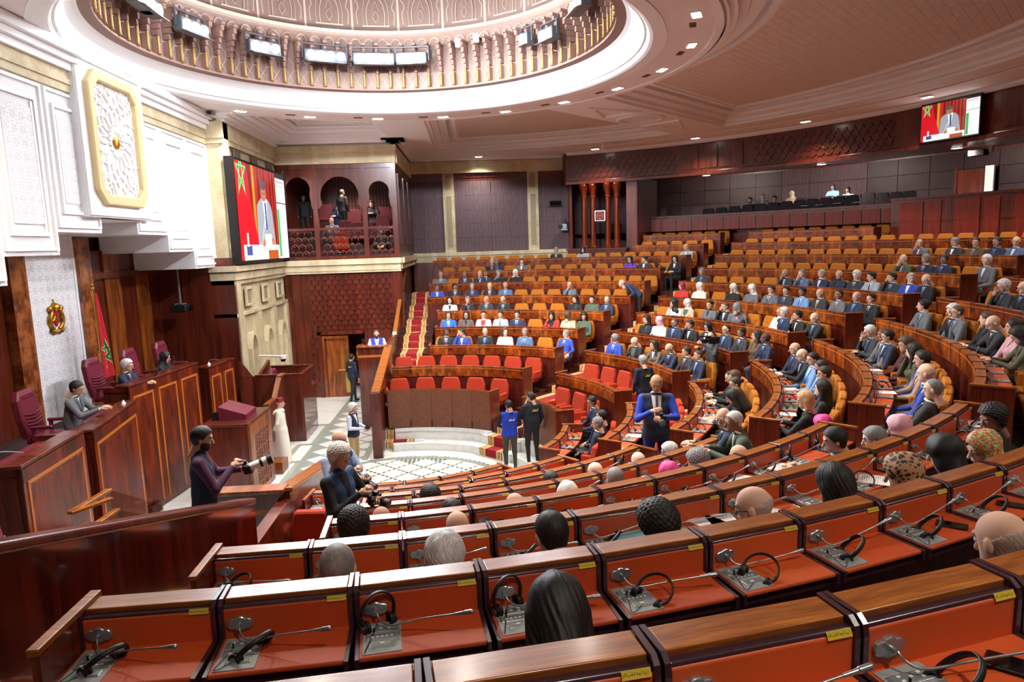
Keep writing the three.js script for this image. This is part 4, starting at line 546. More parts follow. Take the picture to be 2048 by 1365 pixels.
function deskGeo(w, front) {
  const key = w.toFixed(3) + front; return cacheG(key, () => ({
    apron: bx(w - 0.008, 0.31, 0.03, 0, 0.722, -0.015), lower: bx(w, 0.62, 0.02, 0, 0.26, -0.04), inlay: bx(w - 0.012, 0.012, 0.006, 0, 0.815, 0.002), groove: bx(0.01, 0.31, 0.034, w / 2, 0.722, -0.017),
    cap: rbx(w - 0.006, 0.028, 0.135, 0.006, 0, 0.866, -0.066), capN: rbx(w - 0.046, 0.03, 0.118, 0.006, 0, 0.867, -0.062), top: rbx(w - 0.03, 0.022, 0.29, 0.008, 0, 0.704, -0.275), back: rbx(w - 0.04, 0.155, 0.02, 0.009, 0, 0.772, -0.147),
    band: rbx(w - 0.03, 0.044, 0.15, 0.014, 0, 0.84, -0.076, 3), side: (() => { const g = prism([[0.002, 0.886], [-0.13, 0.886], [-0.156, 0.866], [-0.162, 0.83], [-0.162, 0.716], [-0.43, 0.716], [-0.43, 0.66], [0.002, 0.66]].map(([z, y]) => [-z, y]), 0.017, 0.0015); g.rotateY(Math.PI / 2).translate(0, 0, 0); metricUV(g); return g; })(), under: bx(w - 0.02, 0.05, 0.25, 0, 0.665, -0.27),
  }));
}
const conG = () => cacheG('console', () => { const b = [], pod = [], rim = []; for (const [i, z] of [[0, -0.225], [1, -0.285], [2, -0.342]]) { const wd = i === 2 ? 0.1 : 0.14; rim.push(pill(wd + 0.006, 0.048, 0.006, -0.004 * i, 0.7195, z)); pod.push(pill(wd, 0.042, 0.008, -0.004 * i, 0.7205, z)); if (i === 0) for (const [x, zz] of [[0.04, -0.01], [0.04, 0.01], [-0.03, -0.01], [-0.03, 0.01], [0.005, 0]]) b.push(bx(0.013, 0.006, 0.008, x, 0.724, z + zz)); if (i === 1) for (let q = 0; q < 5; q++) b.push(bx(0.011, 0.006, 0.009, 0.04 - q * 0.02, 0.724, z - 0.006)); if (i === 2) b.push(bx(0.02, 0.006, 0.012, 0, 0.724, z)); } return { plate: rbx(0.165, 0.005, 0.235, 0.002, 0, 0.7165, -0.285), rim: mergeGeometries(rim.map(trimAttr)), pod: mergeGeometries(pod.map(trimAttr)), but: mergeGeometries(b) }; });
const micPlate = () => cacheG('micp', () => prism(CLOUD, 0.01, 0.003));
const ORDN = ['first', 'second', 'third', 'fourth', 'fifth', 'sixth', 'seventh', 'eighth', 'ninth', 'tenth', 'eleventh', 'twelfth', 'thirteenth', 'fourteenth', 'fifteenth', 'sixteenth', 'seventeenth', 'eighteenth', 'nineteenth', 'twentieth', 'twenty-first'];
const SECS = { 1: 'under the striped wall', 2: 'of the middle block', 3: 'of the curved block', 4: 'of the open desks' }, FROM = { 1: 'the handrail stair', 2: 'the striped wall side', 3: 'the middle block', 4: 'the dark partition' };
const whichOne = (sec, k, i) => `${ORDN[i]} from ${FROM[sec]}, ${ORD[k]} row ${SECS[sec]}`;
function desk(sec, k, a, w, i, lod) {
  const p = polar(RK(k), a, FK(k)); const lab = k === 1 && sec !== 3 && sec !== 4 ? `tall brown desk, ${whichOne(sec, k, i)}` : `veneer desk, ${whichOne(sec, k, i)}`;
  const t = thing('desk_unit', lab, 'desk', [p.x, p.y, p.z], faceC(a), `desk units of the ${ORD[k]} row ${SECN[sec]}`);
  const g = deskGeo(Math.round(w * 500) / 500, lod), ven = veneer[Math.floor(rnd() * 5)];
  if (k === 1 && (sec === 1 || sec === 2)) { part('front_panel', bx(w - 0.006, 1.08, 0.04, 0, 0.34, -0.01), brownRow1, t); part('cap', g.cap, MAT.capDark, t); part('worktop', g.top, redTop, t); return t; }
  part('front_panel', g.apron, ven, t); part('lower_panel', g.lower, plainM, t); part('inlay', g.inlay, MAT.inlay, t);
  if (lod === 'far') { part('cap', g.cap, ven, t); part('worktop', g.top, redTop, t); return t; }
  // desktop side: dark frame, glossy cap, leather, console and microphone
  const lm = leatherV[Math.floor(rnd() * 3)]; part('cap', g.capN, MAT.cap, t, 'glossy orange brown cap'); part('dark_band', g.band, MAT.frame, t); const s1 = part('divider', g.side, MAT.frame, t), s2 = part('divider', g.side, MAT.frame, t); s1.position.x = w / 2 - 0.02; s2.position.x = -w / 2 + 0.003;
  part('leather_back', g.back, lm, t, 'orange leather back board'); part('leather_top', g.top, lm, t, 'orange leather desktop'); part('under_board', g.under, MAT.frame, t);
  const c = conG(), con = part('console', c.plate, MAT.plasticGrey, t, 'grey console plate with buttons'); con.position.x = w / 2 - 0.115; part('console_rim', c.rim, MAT.silver, con); part('console_pod', c.pod, MAT.plasticMid, con); part('button', c.but, MAT.button, con);
  const mp = part('microphone', micPlate(), MAT.silver, t, 'silver gooseneck microphone'); mp.rotation.y = Math.PI; mp.position.set(w / 2 - 0.09, 0.785, -0.158);
  const up = rr(-0.02, 0.06), out = rr(-0.05, 0.12), len = w - 0.14; const neck = tube([[0, 0, 0], [0.004, 0.0, 0.03], [0.015, -0.022, 0.055], [0.06, -0.034, 0.075 + out * 0.2], [len * 0.45, -0.022 + up * 0.5, 0.09 + out * 0.5], [len - 0.1, -0.008 + up, 0.1 + out]], 0.0042, 26, 6); part('gooseneck', neck, MAT.silver, mp); part('mic_socket', flat(new THREE.CylinderGeometry(0.009, 0.011, 0.03, 10).rotateX(Math.PI / 2).translate(0, 0, 0.02)), MAT.silver, mp);
  const e = V(len - 0.1, -0.008 + up, 0.1 + out), dir = V(len * 0.55 - 0.1, 0.014 + up * 0.5, 0.01 + out * 0.5).normalize(); const cg = mergeGeometries([flat(new THREE.CylinderGeometry(0.0085, 0.006, 0.05, 10).translate(0, 0.025, 0)), flat(new THREE.CapsuleGeometry(0.0105, 0.03, 4, 10).translate(0, 0.065, 0))]); cg.applyQuaternion(new THREE.Quaternion().setFromUnitVectors(V(0, 1, 0), dir)).translate(e.x, e.y, e.z); part('mic_head', cg, MAT.silver, mp);
  if (sec === 4) { const lg = new THREE.PlaneGeometry(0.082, 0.024); lg.rotateY(Math.PI); lg.rotateX(0.5); const l = part('name_plate', lg, plateM, t, 'yellow printed plate'); l.position.set(-w / 2 + 0.07, 0.853, -0.157); l.rotation.x = 0; }
  return t;
}
const USED = [];
for (let k = 1; k <= 11; k++) for (let sec = 1; sec <= 4; sec++) {
  if (sec === 4 && k > 8 || sec === 3 && k > 8) continue; if (k === 10 && sec === 2) { /* long row */ }
  const [a0, da, n] = rowPlan(sec, k), w = 2 * RK(k) * Math.sin(Math.abs(da) / 2); const lod = sec >= 3 ? 'near' : 'far';
  for (let i = 0; i < n; i++) {
    const a = a0 + da * (i + 0.5); if (sec === 4 && k === 8 && i > 11) continue; if (sec === 3 && k >= 7 && a > 22 * dz) continue;
    const o = desk(sec, k, a, w, i, lod); USED.push({ sec, k, a, i, w, o });
  }
  // end boards of the row
  for (const [s, an] of [[-1, a0], [1, a0 + da * n]]) { if (sec === 3 && k >= 7 && s > 0) continue; if (sec === 4 && k === 8 && s > 0) continue; const p = polar(RK(k), an, FK(k)), t = thing('desk_end', `timber end board ${s < 0 ? 'nearer' : 'away from'} ${FROM[sec]}, ${ORD[k]} row ${SECS[sec]}`, 'desk end', [p.x, p.y, p.z], faceC(an), `end boards of the ${ORD[k]} row ${SECN[sec]}`); const sgn = (sec === 4 ? -1 : 1) * s * (1); part('board', bx(0.035, k === 1 ? 1.05 : 1.2, 0.45, -sgn * -0.0 , k === 1 ? 0.36 : 0.285, -0.21), MAT.mahog, t); part('top_rail', rbx(0.05, 0.03, 0.47, 0.006, 0, 0.885, -0.215), MAT.cap, t); }
}
// ---------- theatre seats ----------
function seatParts() {
  return cacheG('seat', () => {
    const bp = [[-0.235, 0.42], [0.235, 0.42], [0.265, 0.62], [0.258, 0.8], [0.205, 0.965], [0.18, 0.985], [-0.18, 0.985], [-0.205, 0.965], [-0.258, 0.8], [-0.265, 0.62]];
    const back = prism(bp, 0.07, 0.022); back.translate(0, -0.42, 0).rotateX(-0.12).translate(0, 0.42, -0.1); metricUV(back);
    const btn = []; for (const [x, y] of [[-0.1, 0.84], [0.1, 0.84], [-0.12, 0.66], [0.12, 0.66]]) { btn.push(sph(0.014, x, y, 0.012 - (y - 0.42) * 0.12, 1, 1, 0.5, 8, 6)); }
    return { back, btn: mergeGeometries(btn), cush: rbx(0.5, 0.13, 0.46, 0.045, 0, 0.4, 0.2, 3), arm: rbx(0.085, 0.22, 0.36, 0.035, 0, 0.55, 0.16, 3), base: mergeGeometries([rbx(0.42, 0.08, 0.3, 0.02, 0, 0.04, 0.1), bx(0.1, 0.3, 0.16, 0, 0.2, 0.08)]), skirt: rbx(0.46, 0.22, 0.06, 0.02, 0, 0.3, 0.38, 2) };
  });
}
function seat(sec, k, a, red, i) {
  const p = polar(RK(k) + 0.97, a, FK(k)), s = seatParts(), m = red ? MAT.redSeat : MAT.orangeSeat;
  const t = thing('theatre_seat', red ? `plush red seat, ${whichOne(sec, k, i)}` : `amber velvet seat, ${whichOne(sec, k, i)}`, 'seat', [p.x, p.y, p.z], faceC(a), `seats of the ${ORD[k]} row ${SECN[sec]}`);
  part('backrest', s.back, m, t); part('button', s.btn, m, t); part('cushion', [s.cush, s.skirt], m, t); for (const x of [-0.255, 0.255]) { const q = part('armrest', s.arm, m, t); q.position.x = x; } part('base', s.base, MAT.black, t); return t;
}
const SEATS = [];
for (const u of USED) {
  const { sec, k, a } = u; if (sec === 4 && !(k <= 2 && (u.i > 3 || u.i < 1))) { continue; } if (sec === 3 && k > 7) continue;
  SEATS.push({ sec, k, a, o: seat(sec, k, a, k <= 2, u.i) });
}
// ---------- people: one continuous skin from blended bones, meshed with surface nets ----------
function surfaceNet(f, lo, hi, c) {
  const n = [0, 1, 2].map((i) => Math.ceil((hi[i] - lo[i]) / c) + 1), [nx, ny, nz] = n, val = new Float32Array(nx * ny * nz), id = (x, y, z) => (z * ny + y) * nx + x;
  for (let z = 0; z < nz; z++) for (let y = 0; y < ny; y++) for (let x = 0; x < nx; x++) val[id(x, y, z)] = f(lo[0] + x * c, lo[1] + y * c, lo[2] + z * c);
  const cellV = new Int32Array(nx * ny * nz).fill(-1), pos = [], idx = [];
  for (let z = 0; z < nz - 1; z++) for (let y = 0; y < ny - 1; y++) for (let x = 0; x < nx - 1; x++) {
    let sx = 0, sy = 0, sz = 0, cnt = 0, m = 0; const v = [];
    for (let q = 0; q < 8; q++) { v[q] = val[id(x + (q & 1), y + ((q >> 1) & 1), z + (q >> 2))]; if (v[q] < 0) m |= 1 << q; }
    if (m === 0 || m === 255) continue;
    for (const [a, b] of EDG) { if ((v[a] < 0) === (v[b] < 0)) continue; const t = v[a] / (v[a] - v[b]); sx += lerp(a & 1, b & 1, t); sy += lerp((a >> 1) & 1, (b >> 1) & 1, t); sz += lerp(a >> 2, b >> 2, t); cnt++; }
    cellV[id(x, y, z)] = pos.length / 3; pos.push(lo[0] + (x + sx / cnt) * c, lo[1] + (y + sy / cnt) * c, lo[2] + (z + sz / cnt) * c);
  }
  const quad = (a, b, d, e, flip) => { if (a < 0 || b < 0 || d < 0 || e < 0) return; flip ? idx.push(a, d, b, a, e, d) : idx.push(a, b, d, a, d, e); };
  for (let z = 1; z < nz - 1; z++) for (let y = 1; y < ny - 1; y++) for (let x = 1; x < nx - 1; x++) {
    const s = val[id(x, y, z)] < 0;
    if (s !== val[id(x + 1, y, z)] < 0) quad(cellV[id(x, y - 1, z - 1)], cellV[id(x, y, z - 1)], cellV[id(x, y, z)], cellV[id(x, y - 1, z)], !s);
    if (s !== val[id(x, y + 1, z)] < 0) quad(cellV[id(x - 1, y, z - 1)], cellV[id(x - 1, y, z)], cellV[id(x, y, z)], cellV[id(x, y, z - 1)], !s);
    if (s !== val[id(x, y, z + 1)] < 0) quad(cellV[id(x - 1, y - 1, z)], cellV[id(x, y - 1, z)], cellV[id(x, y, z)], cellV[id(x - 1, y, z)], !s);
  }
  const g = new THREE.BufferGeometry(); g.setAttribute('position', new THREE.Float32BufferAttribute(pos, 3)); g.setIndex(idx); g.computeVertexNormals(); return g;
}
const EDG = [[0, 1], [2, 3], [4, 5], [6, 7], [0, 2], [1, 3], [4, 6], [5, 7], [0, 4], [1, 5], [2, 6], [3, 7]];
const smin = (a, b, k) => { const h = Math.max(k - Math.abs(a - b), 0) / k; return Math.min(a, b) - h * h * k * 0.25; };
const cap = (a, b, ra, rb, reg, k = 0.03) => ({ a, b, ra, rb, reg, k, d: [b[0] - a[0], b[1] - a[1], b[2] - a[2]] });
function dCap(q, x, y, z) { const [ax, ay, az] = q.a, [dx, dy, dz_] = q.d, px = x - ax, py = y - ay, pz = z - az, L = dx * dx + dy * dy + dz_ * dz_ || 1e-9, h = clamp((px * dx + py * dy + pz * dz_) / L, 0, 1); return Math.hypot(px - dx * h, py - dy * h, pz - dz_ * h) - lerp(q.ra, q.rb, h); }
function dEll(x, y, z, cx, cy, cz, rx, ry, rz) { x -= cx; y -= cy; z -= cz; const k0 = Math.hypot(x / rx, y / ry, z / rz), k1 = Math.hypot(x / rx / rx, y / ry / ry, z / rz / rz); return k0 < 1e-6 ? -Math.min(rx, ry, rz) : k0 * (k0 - 1) / k1; }
function field(prims) { return (x, y, z) => { let d = 1e3; for (const q of prims) d = smin(d, dCap(q, x, y, z), q.k); return d; }; }
function meshPrims(prims, c) {
  const lo = [1e3, 1e3, 1e3], hi = [-1e3, -1e3, -1e3]; for (const q of prims) for (const [p, r] of [[q.a, q.ra], [q.b, q.rb]]) for (let i = 0; i < 3; i++) { lo[i] = Math.min(lo[i], p[i] - r - 0.05); hi[i] = Math.max(hi[i], p[i] + r + 0.05); }
  const g = surfaceNet(field(prims), lo, hi, c), P = g.attributes.position, reg = new Uint8Array(P.count);
  for (let i = 0; i < P.count; i++) { let b = 1e3, r = 1; for (const q of prims) { const d = dCap(q, P.getX(i), P.getY(i), P.getZ(i)); if (d < b) { b = d; r = q.reg; } } reg[i] = r; }
  g.userData.reg = reg; return g;
}
// regions: 0 skin, 1 torso cloth, 2 trousers, 3 shoes, 5 sleeves, 6 cuff; head: 10 skin, 11 eye, 12 iris, 13 brow, 14 lip
function limbs(J, o = {}) {
  const f = o.fem ? 0.9 : 1, sw = 0.185 * f, P = [], up = 1;
  const mid = (a, b, t) => a.map((v, i) => lerp(v, b[i], t));
  P.push(cap(mid(J.sL, J.sR, 0.08), mid(J.sR, J.sL, 0.08), 0.066 * f, 0.066 * f, up, 0.05));
  const c = J.chest, w = J.waist, h = J.hip; const ax = (p, s, dy = 0) => [p[0] + s[0], p[1] + s[1] + dy, p[2] + s[2]], X = J.side ?? [1, 0, 0], sc = (k) => X.map((v) => v * k);
  P.push(cap(ax(c, sc(-0.085 * f)), ax(c, sc(0.085 * f)), 0.105 * f, 0.105 * f, up, 0.06)); const bel = o.belly ?? (o.fem ? 0.1 : 0.114), md = mid(c, w, 0.5); P.push(cap(ax(md, sc(-0.075 * f)), ax(md, sc(0.075 * f)), 0.108 * f, 0.108 * f, up, 0.06)); if (o.jacketed) { const hm = mid(w, h, 0.75); P.push(cap(ax(hm, sc(-0.07)), ax(hm, sc(0.07)), 0.118, 0.118, up, 0.05)); } P.push(cap(ax(w, sc(-0.06)), ax(w, sc(0.06)), bel, bel, up, 0.06)); P.push(cap(ax(h, sc(-0.075)), ax(h, sc(0.075)), 0.105, 0.105, o.robe ? 1 : o.coat ? 1 : 2, 0.05));
  P.push(cap(c, J.neck, 0.1, 0.055, up, 0.05)); if (o.fem) for (const s of [-1, 1]) P.push(cap(ax(c, sc(s * 0.065), -0.03).map((v, i) => v + (J.fwd ?? [0, 0, 1])[i] * 0.075), ax(c, sc(s * 0.065), -0.03).map((v, i) => v + (J.fwd ?? [0, 0, 1])[i] * 0.08), 0.05, 0.05, up, 0.05));
  for (const s of ['L', 'R']) {
    P.push(cap(J['s' + s], J['e' + s], 0.058 * f, 0.047 * f, 5, 0.025), cap(J['e' + s], J['w' + s], 0.047 * f, 0.034 * f, 5, 0.02)); const wv = mid(J['e' + s], J['w' + s], 1.06); P.push(cap(J['w' + s], wv, 0.031, 0.029, 6, 0.01)); P.push(cap(wv, mid(J['e' + s], J['w' + s], 1.2), 0.027, 0.028, 0, 0.008));
    if (J['k' + s]) { P.push(cap(J['h' + s], J['k' + s], 0.088, 0.062, o.robe ? 1 : 2, 0.03), cap(J['k' + s], J['a' + s], 0.06, 0.04, o.robe ? 1 : 2, 0.025), cap(J['a' + s].map((v, i) => v - [0, 0.02, 0][i]), J['t' + s], 0.042, 0.034, 3, 0.015)); }
  }
  if (o.robe) P.push(cap(h, [h[0], 0.14, h[2] + 0.02], 0.16, 0.2, 1, 0.06));
  if (o.coat) P.push(cap(h, [h[0], h[1] - 0.16, h[2]], 0.13, 0.15, 1, 0.06));
  return P;
}
function seated(o) {                 // local: origin on the floor under the seat, facing +z
  const L = o.lean ?? -0.1, wst = [0, 0.6, -0.02], rot = ([x, y, z]) => { const Y = y - 0.58, Z = z + 0.02; return [x, 0.58 + Y * Math.cos(L) - Z * Math.sin(L), -0.02 + Y * Math.sin(L) + Z * Math.cos(L)]; }, tw = o.twist ?? 0, tr = ([x, y, z]) => [x * Math.cos(tw) + z * Math.sin(tw), y, -x * Math.sin(tw) + z * Math.cos(tw)], T_ = (p) => rot(tr(p));
  const J = { hip: [0, 0.5, 0], waist: wst, chest: T_([0, 0.84, 0]), neck: T_([0, 1.02, 0.005]), head: T_([0, 1.165, 0.04]), sL: T_([0.185, 0.955, 0]), sR: T_([-0.185, 0.955, 0]), side: tr([1, 0, 0]), fwd: tr([0, 0, 1]) };
  const A = { lap: [[0.25, 0.68, 0.06], [0.1, 0.6, 0.27]], desk: [[0.25, 0.72, 0.14], [0.14, 0.74, 0.36]], chin: [[0.16, 0.74, 0.2], [0.045, 0.98, 0.17]], cross: [[0.23, 0.72, 0.1], [-0.06, 0.76, 0.2]], knee: [[0.26, 0.66, 0.12], [0.15, 0.6, 0.36]], ear: [[0.24, 0.76, 0.16], [0.12, 1.06, 0.09]], wide: [[0.3, 0.72, 0.0], [0.34, 0.66, 0.22]], fore: [[0.24, 0.74, 0.2], [0.1, 0.8, 0.42]], raise: [[0.3, 0.78, 0.16], [0.3, 0.96, 0.3]] };
  for (const [s, n, m] of [['L', o.armL ?? 'lap', 1], ['R', o.armR ?? o.armL ?? 'lap', -1]]) { const [e, w] = A[n]; J['e' + s] = [e[0] * m, e[1], e[2] + L * 0.12]; J['w' + s] = [w[0] * m, w[1], w[2] + (w[1] > 0.9 ? L * 0.45 : 0)]; }
  if (o.legs !== false) { const cr = o.crossed; for (const [s, m] of [['L', 1], ['R', -1]]) { J['h' + s] = [0.085 * m, 0.5, 0.02]; J['k' + s] = [0.12 * m, 0.52, 0.44]; J['a' + s] = [0.12 * m, 0.1, 0.42]; J['t' + s] = [0.14 * m, 0.05, 0.58]; } if (cr) { J.kL = [-0.02, 0.62, 0.43]; J.aL = [-0.16, 0.3, 0.56]; J.tL = [-0.16, 0.25, 0.72]; } }
  return J;
}
// heads
const headF = (x, y, z) => {
  let d = dEll(x, y, z, 0, 0.03, -0.012, 0.076, 0.088, 0.097); d = smin(d, dEll(x, y, z, 0, -0.045, 0.022, 0.058, 0.074, 0.064), 0.03); d = smin(d, Math.hypot(x, y + 0.098, z - 0.052) - 0.02, 0.025);
  d = smin(d, dCap(HP[0], x, y, z), 0.012); d = smin(d, dCap(HP[1], x, y, z), 0.012); d = smin(d, dCap(HP[2], x, y, z), 0.008); const ax = Math.abs(x);
  d = -smin(-d, Math.hypot(ax - 0.031, y - 0.006, z - 0.103) - 0.017, 0.012); d = Math.min(d, Math.hypot(ax - 0.031, y - 0.006, z - 0.0755) - 0.0125); d = smin(d, dEll(ax, y, z, 0.078, -0.004, -0.008, 0.011, 0.03, 0.019), 0.006); d = smin(d, dCap(HP[3], x, y, z), 0.02); return d;
};
const HP = [cap([0, 0.012, 0.086], [0, -0.032, 0.108], 0.007, 0.0135, 10), cap([-0.036, 0.03, 0.076], [0.036, 0.03, 0.076], 0.012, 0.012, 10), cap([-0.018, -0.064, 0.08], [0.018, -0.064, 0.08], 0.009, 0.009, 14), cap([0, -0.05, -0.025], [0, -0.185, -0.055], 0.052, 0.057, 10)];
function headGeo(c) {
  return cacheG('head' + c, () => { const g = surfaceNet(headF, [-0.1, -0.19, -0.13], [0.1, 0.135, 0.14], c), P = g.attributes.position, reg = new Uint8Array(P.count); for (let i = 0; i < P.count; i++) { const x = P.getX(i), y = P.getY(i), z = P.getZ(i), ax = Math.abs(x); let r = 10; if (Math.hypot(ax - 0.031, y - 0.006, z - 0.0755) < 0.0145 + c * 0.15 && z > 0.07) r = Math.hypot(ax - 0.031, y - 0.006) < 0.0075 ? 12 : 11; else if (ax > 0.014 && ax < 0.05 && y > 0.022 && y < 0.034 && z > 0.06) r = 13; else if (ax < 0.024 && Math.abs(y + 0.064) < 0.01 && z > 0.07) r = 14; reg[i] = r; } g.userData.reg = reg; return g; });
}
const hn = (x, y, z, f) => hash3(Math.round(x * f), Math.round(y * f), Math.round(z * f)) - 0.5;
const sn3 = (x, y, z) => { const a = Math.atan2(x, z + 0.03); return 0.6 * Math.sin(x * 61 + y * 23) * Math.sin(y * 53 + z * 31) * Math.sin(z * 47 + x * 19) + 0.45 * Math.sin(a * 26 + 7 * Math.sin(y * 38)) * (0.6 + 0.4 * Math.sin(y * 90 + a * 5)); };
const skull = (x, y, z, o) => smin(dEll(x, y, z, 0, 0.03, -0.012, 0.076 + o, 0.088 + o, 0.097 + o), dEll(x, y, z, 0, -0.04, -0.01, 0.058 + o, 0.07 + o, 0.06 + o), 0.03);
const HAIR = {
  short: (x, y, z) => Math.max(skull(x, y, z, 0.013) + sn3(x, y, z) * 0.004, (-0.075 + 0.155 * sstep(-0.06, 0.085, z) - y) * 0.7),
  crop: (x, y, z) => Math.max(skull(x, y, z, 0.006) + sn3(x, y, z) * 0.001, (-0.07 + 0.155 * sstep(-0.06, 0.08, z) - y) * 0.7),
  full: (x, y, z) => Math.max(skull(x, y - 0.006, z + 0.004, 0.024) + sn3(x, y, z) * 0.007, (-0.085 + 0.165 * sstep(-0.06, 0.085, z) - y) * 0.7),
  recede: (x, y, z) => Math.max(skull(x, y, z, 0.009) + sn3(x, y, z) * 0.003, (-0.075 + 0.18 * sstep(-0.07, 0.05, z) - y) * 0.7),
  ring: (x, y, z) => Math.max(skull(x, y, z, 0.0045) + sn3(x, y, z) * 0.002, (-0.08 + 0.12 * sstep(-0.06, 0.06, z) - y) * 0.7, (y - 0.022 - 0.45 * Math.max(0, -z - 0.03) - sn3(x, y, z) * 0.012) * 0.6, (z - 0.045)),
  curly: (x, y, z) => Math.max(skull(x, y - 0.01, z + 0.002, 0.032) + Math.sin(x * 170) * Math.sin(y * 170) * Math.sin(z * 170) * 0.006, (-0.08 + 0.165 * sstep(-0.06, 0.08, z) - y) * 0.7),
  long: (x, y, z) => { const a = Math.abs(x); let d = Math.max(skull(x, y - 0.004, z + 0.004, 0.022), (-0.1 + 0.19 * sstep(-0.02, 0.085, z) - y) * 0.7); const s = dCap(LH[0], a, y, z), b = dCap(LH[1], x, y, z); d = smin(d, smin(s, b, 0.03), 0.03); return Math.max(d + sn3(x, y * 0.3, z) * 0.006, -(Math.hypot(x / 0.062, (y + 0.03) / 0.105, (z - 0.085) / 0.07) - 1) * 0.06); },
  bun: (x, y, z) => Math.min(HAIR.crop(x, y, z) - 0.004, Math.hypot(x, y - 0.03, z + 0.125) - 0.042),
  bob: (x, y, z) => { const a = Math.abs(x); let d = Math.max(skull(x, y - 0.004, z + 0.004, 0.026), (-0.1 + 0.19 * sstep(-0.02, 0.085, z) - y) * 0.7); d = smin(d, dCap(LH[2], a, y, z), 0.04); return Math.max(d + sn3(x, y * 0.4, z) * 0.006, -(Math.hypot(x / 0.062, (y + 0.03) / 0.105, (z - 0.085) / 0.07) - 1) * 0.06); },
  hijab: (x, y, z) => { const sn3 = (a, b, c) => Math.sin(a * 61 + b * 23) * Math.sin(b * 53 + c * 31) * Math.sin(c * 47 + a * 19); let d = skull(x, y - 0.004, z, 0.02); d = smin(d, dCap(LH[3], x, y, z), 0.05); d = smin(d, dCap(LH[4], Math.abs(x), y, z), 0.05); return Math.max(d + sn3(x * 0.6, y * 0.6, z * 0.6) * 0.008, -(Math.hypot(x / 0.057, (y + 0.012) / 0.088, (z - 0.1) / 0.07) - 1) * 0.06); },
  beard: (x, y, z) => Math.max(smin(dEll(x, y, z, 0, -0.045, 0.022, 0.064, 0.08, 0.07), Math.hypot(x, y + 0.1, z - 0.055) - 0.026, 0.025) + sn3(x, y, z) * 0.002, (y + 0.03 + 0.3 * Math.max(0, 0.055 - Math.abs(x)) * (z > 0.05 ? 1 : 0)) * 0.7, -z - 0.005, -(Math.hypot(x / 0.026, (y + 0.062) / 0.013, (z - 0.09) / 0.04) - 1) * 0.02),
  tache: (x, y, z) => dEll(x, y, z, 0, -0.05, 0.089, 0.03, 0.008, 0.012),
  fez: (x, y, z) => Math.max(Math.hypot(x, z + 0.012) - lerp(0.098, 0.08, clamp((y - 0.04) / 0.1, 0, 1)), y - 0.145, 0.045 - y),
};
const LH = [cap([0.072, 0.0, -0.03], [0.095, -0.24, 0.0], 0.034, 0.03, 0), cap([0, -0.02, -0.07], [0, -0.25, -0.075], 0.07, 0.07, 0), cap([0.075, 0.0, -0.03], [0.085, -0.1, -0.015], 0.034, 0.036, 0), cap([0, -0.06, -0.03], [0, -0.2, -0.04], 0.075, 0.1, 0), cap([0, -0.17, -0.03], [0.13, -0.23, -0.035], 0.07, 0.055, 0)];
function hairGeo(n, c) { return cacheG('hair' + n + c, () => { const g = surfaceNet(HAIR[n], [-0.21, -0.34, -0.19], [0.21, 0.17, 0.15], c); return g; }); }
// hands: palm, four fingers with two bends, thumb off the side; +z is outwards from the wrist, palm looks to -y, thumb to +x
function handGeo(kind, c) {
  return cacheG('hand' + kind + c, () => {
    const curl = { flat: 0.12, relax: 0.45, grip: 1.0 }[kind], P = [cap([-0.026, 0, 0.02], [0.02, 0, 0.02], 0.019, 0.019, 0, 0.02), cap([-0.03, 0, 0.075], [0.028, 0, 0.075], 0.0145, 0.0145, 0, 0.02), cap([0, 0, 0.0], [0, 0, 0.06], 0.024, 0.02, 0, 0.02)];
    [[-0.034, 0.058], [-0.0115, 0.07], [0.0115, 0.075], [0.034, 0.068]].forEach(([x, L], i) => { let p = [x, 0, 0.085], a = 0; for (const [l, r] of [[0.45, 0.0092], [0.3, 0.0085], [0.25, 0.0075]]) { a += curl * (0.8 + 0.08 * i); const q = [p[0] + x * 0.12 * l, p[1] - Math.sin(a) * L * l * 1.15, p[2] + Math.cos(a) * L * l * 1.15]; P.push(cap(p, q, r, r * 0.94, 0, 0.003)); p = q; } });
    P.push(cap([0.028, -0.004, 0.025], [0.058, -0.016, 0.06], 0.014, 0.011, 0, 0.012), cap([0.058, -0.016, 0.06], [0.06 - curl * 0.02, -0.024 - curl * 0.012, 0.095], 0.011, 0.009, 0, 0.004)); const g = meshPrims(P, c); return g;
  });
}
const SKIN = [0xdcb49c, 0xc99f86, 0xb2866c, 0x8c6651, 0xe2c0ab, 0x60443a], SKN = SKIN.map((h) => new THREE.Color(h));
const clothM = new THREE.MeshPhysicalMaterial({ color: 0xffffff, vertexColors: true, roughness: 0.78 }), hairM = new THREE.MeshPhysicalMaterial({ color: 0xffffff, vertexColors: true, roughness: 0.6 });
const matC = new Map(); const cmat = (h, r = 0.75) => { const k = h + '_' + r; if (!matC.has(k)) matC.set(k, mat(h, r)); return matC.get(k); };
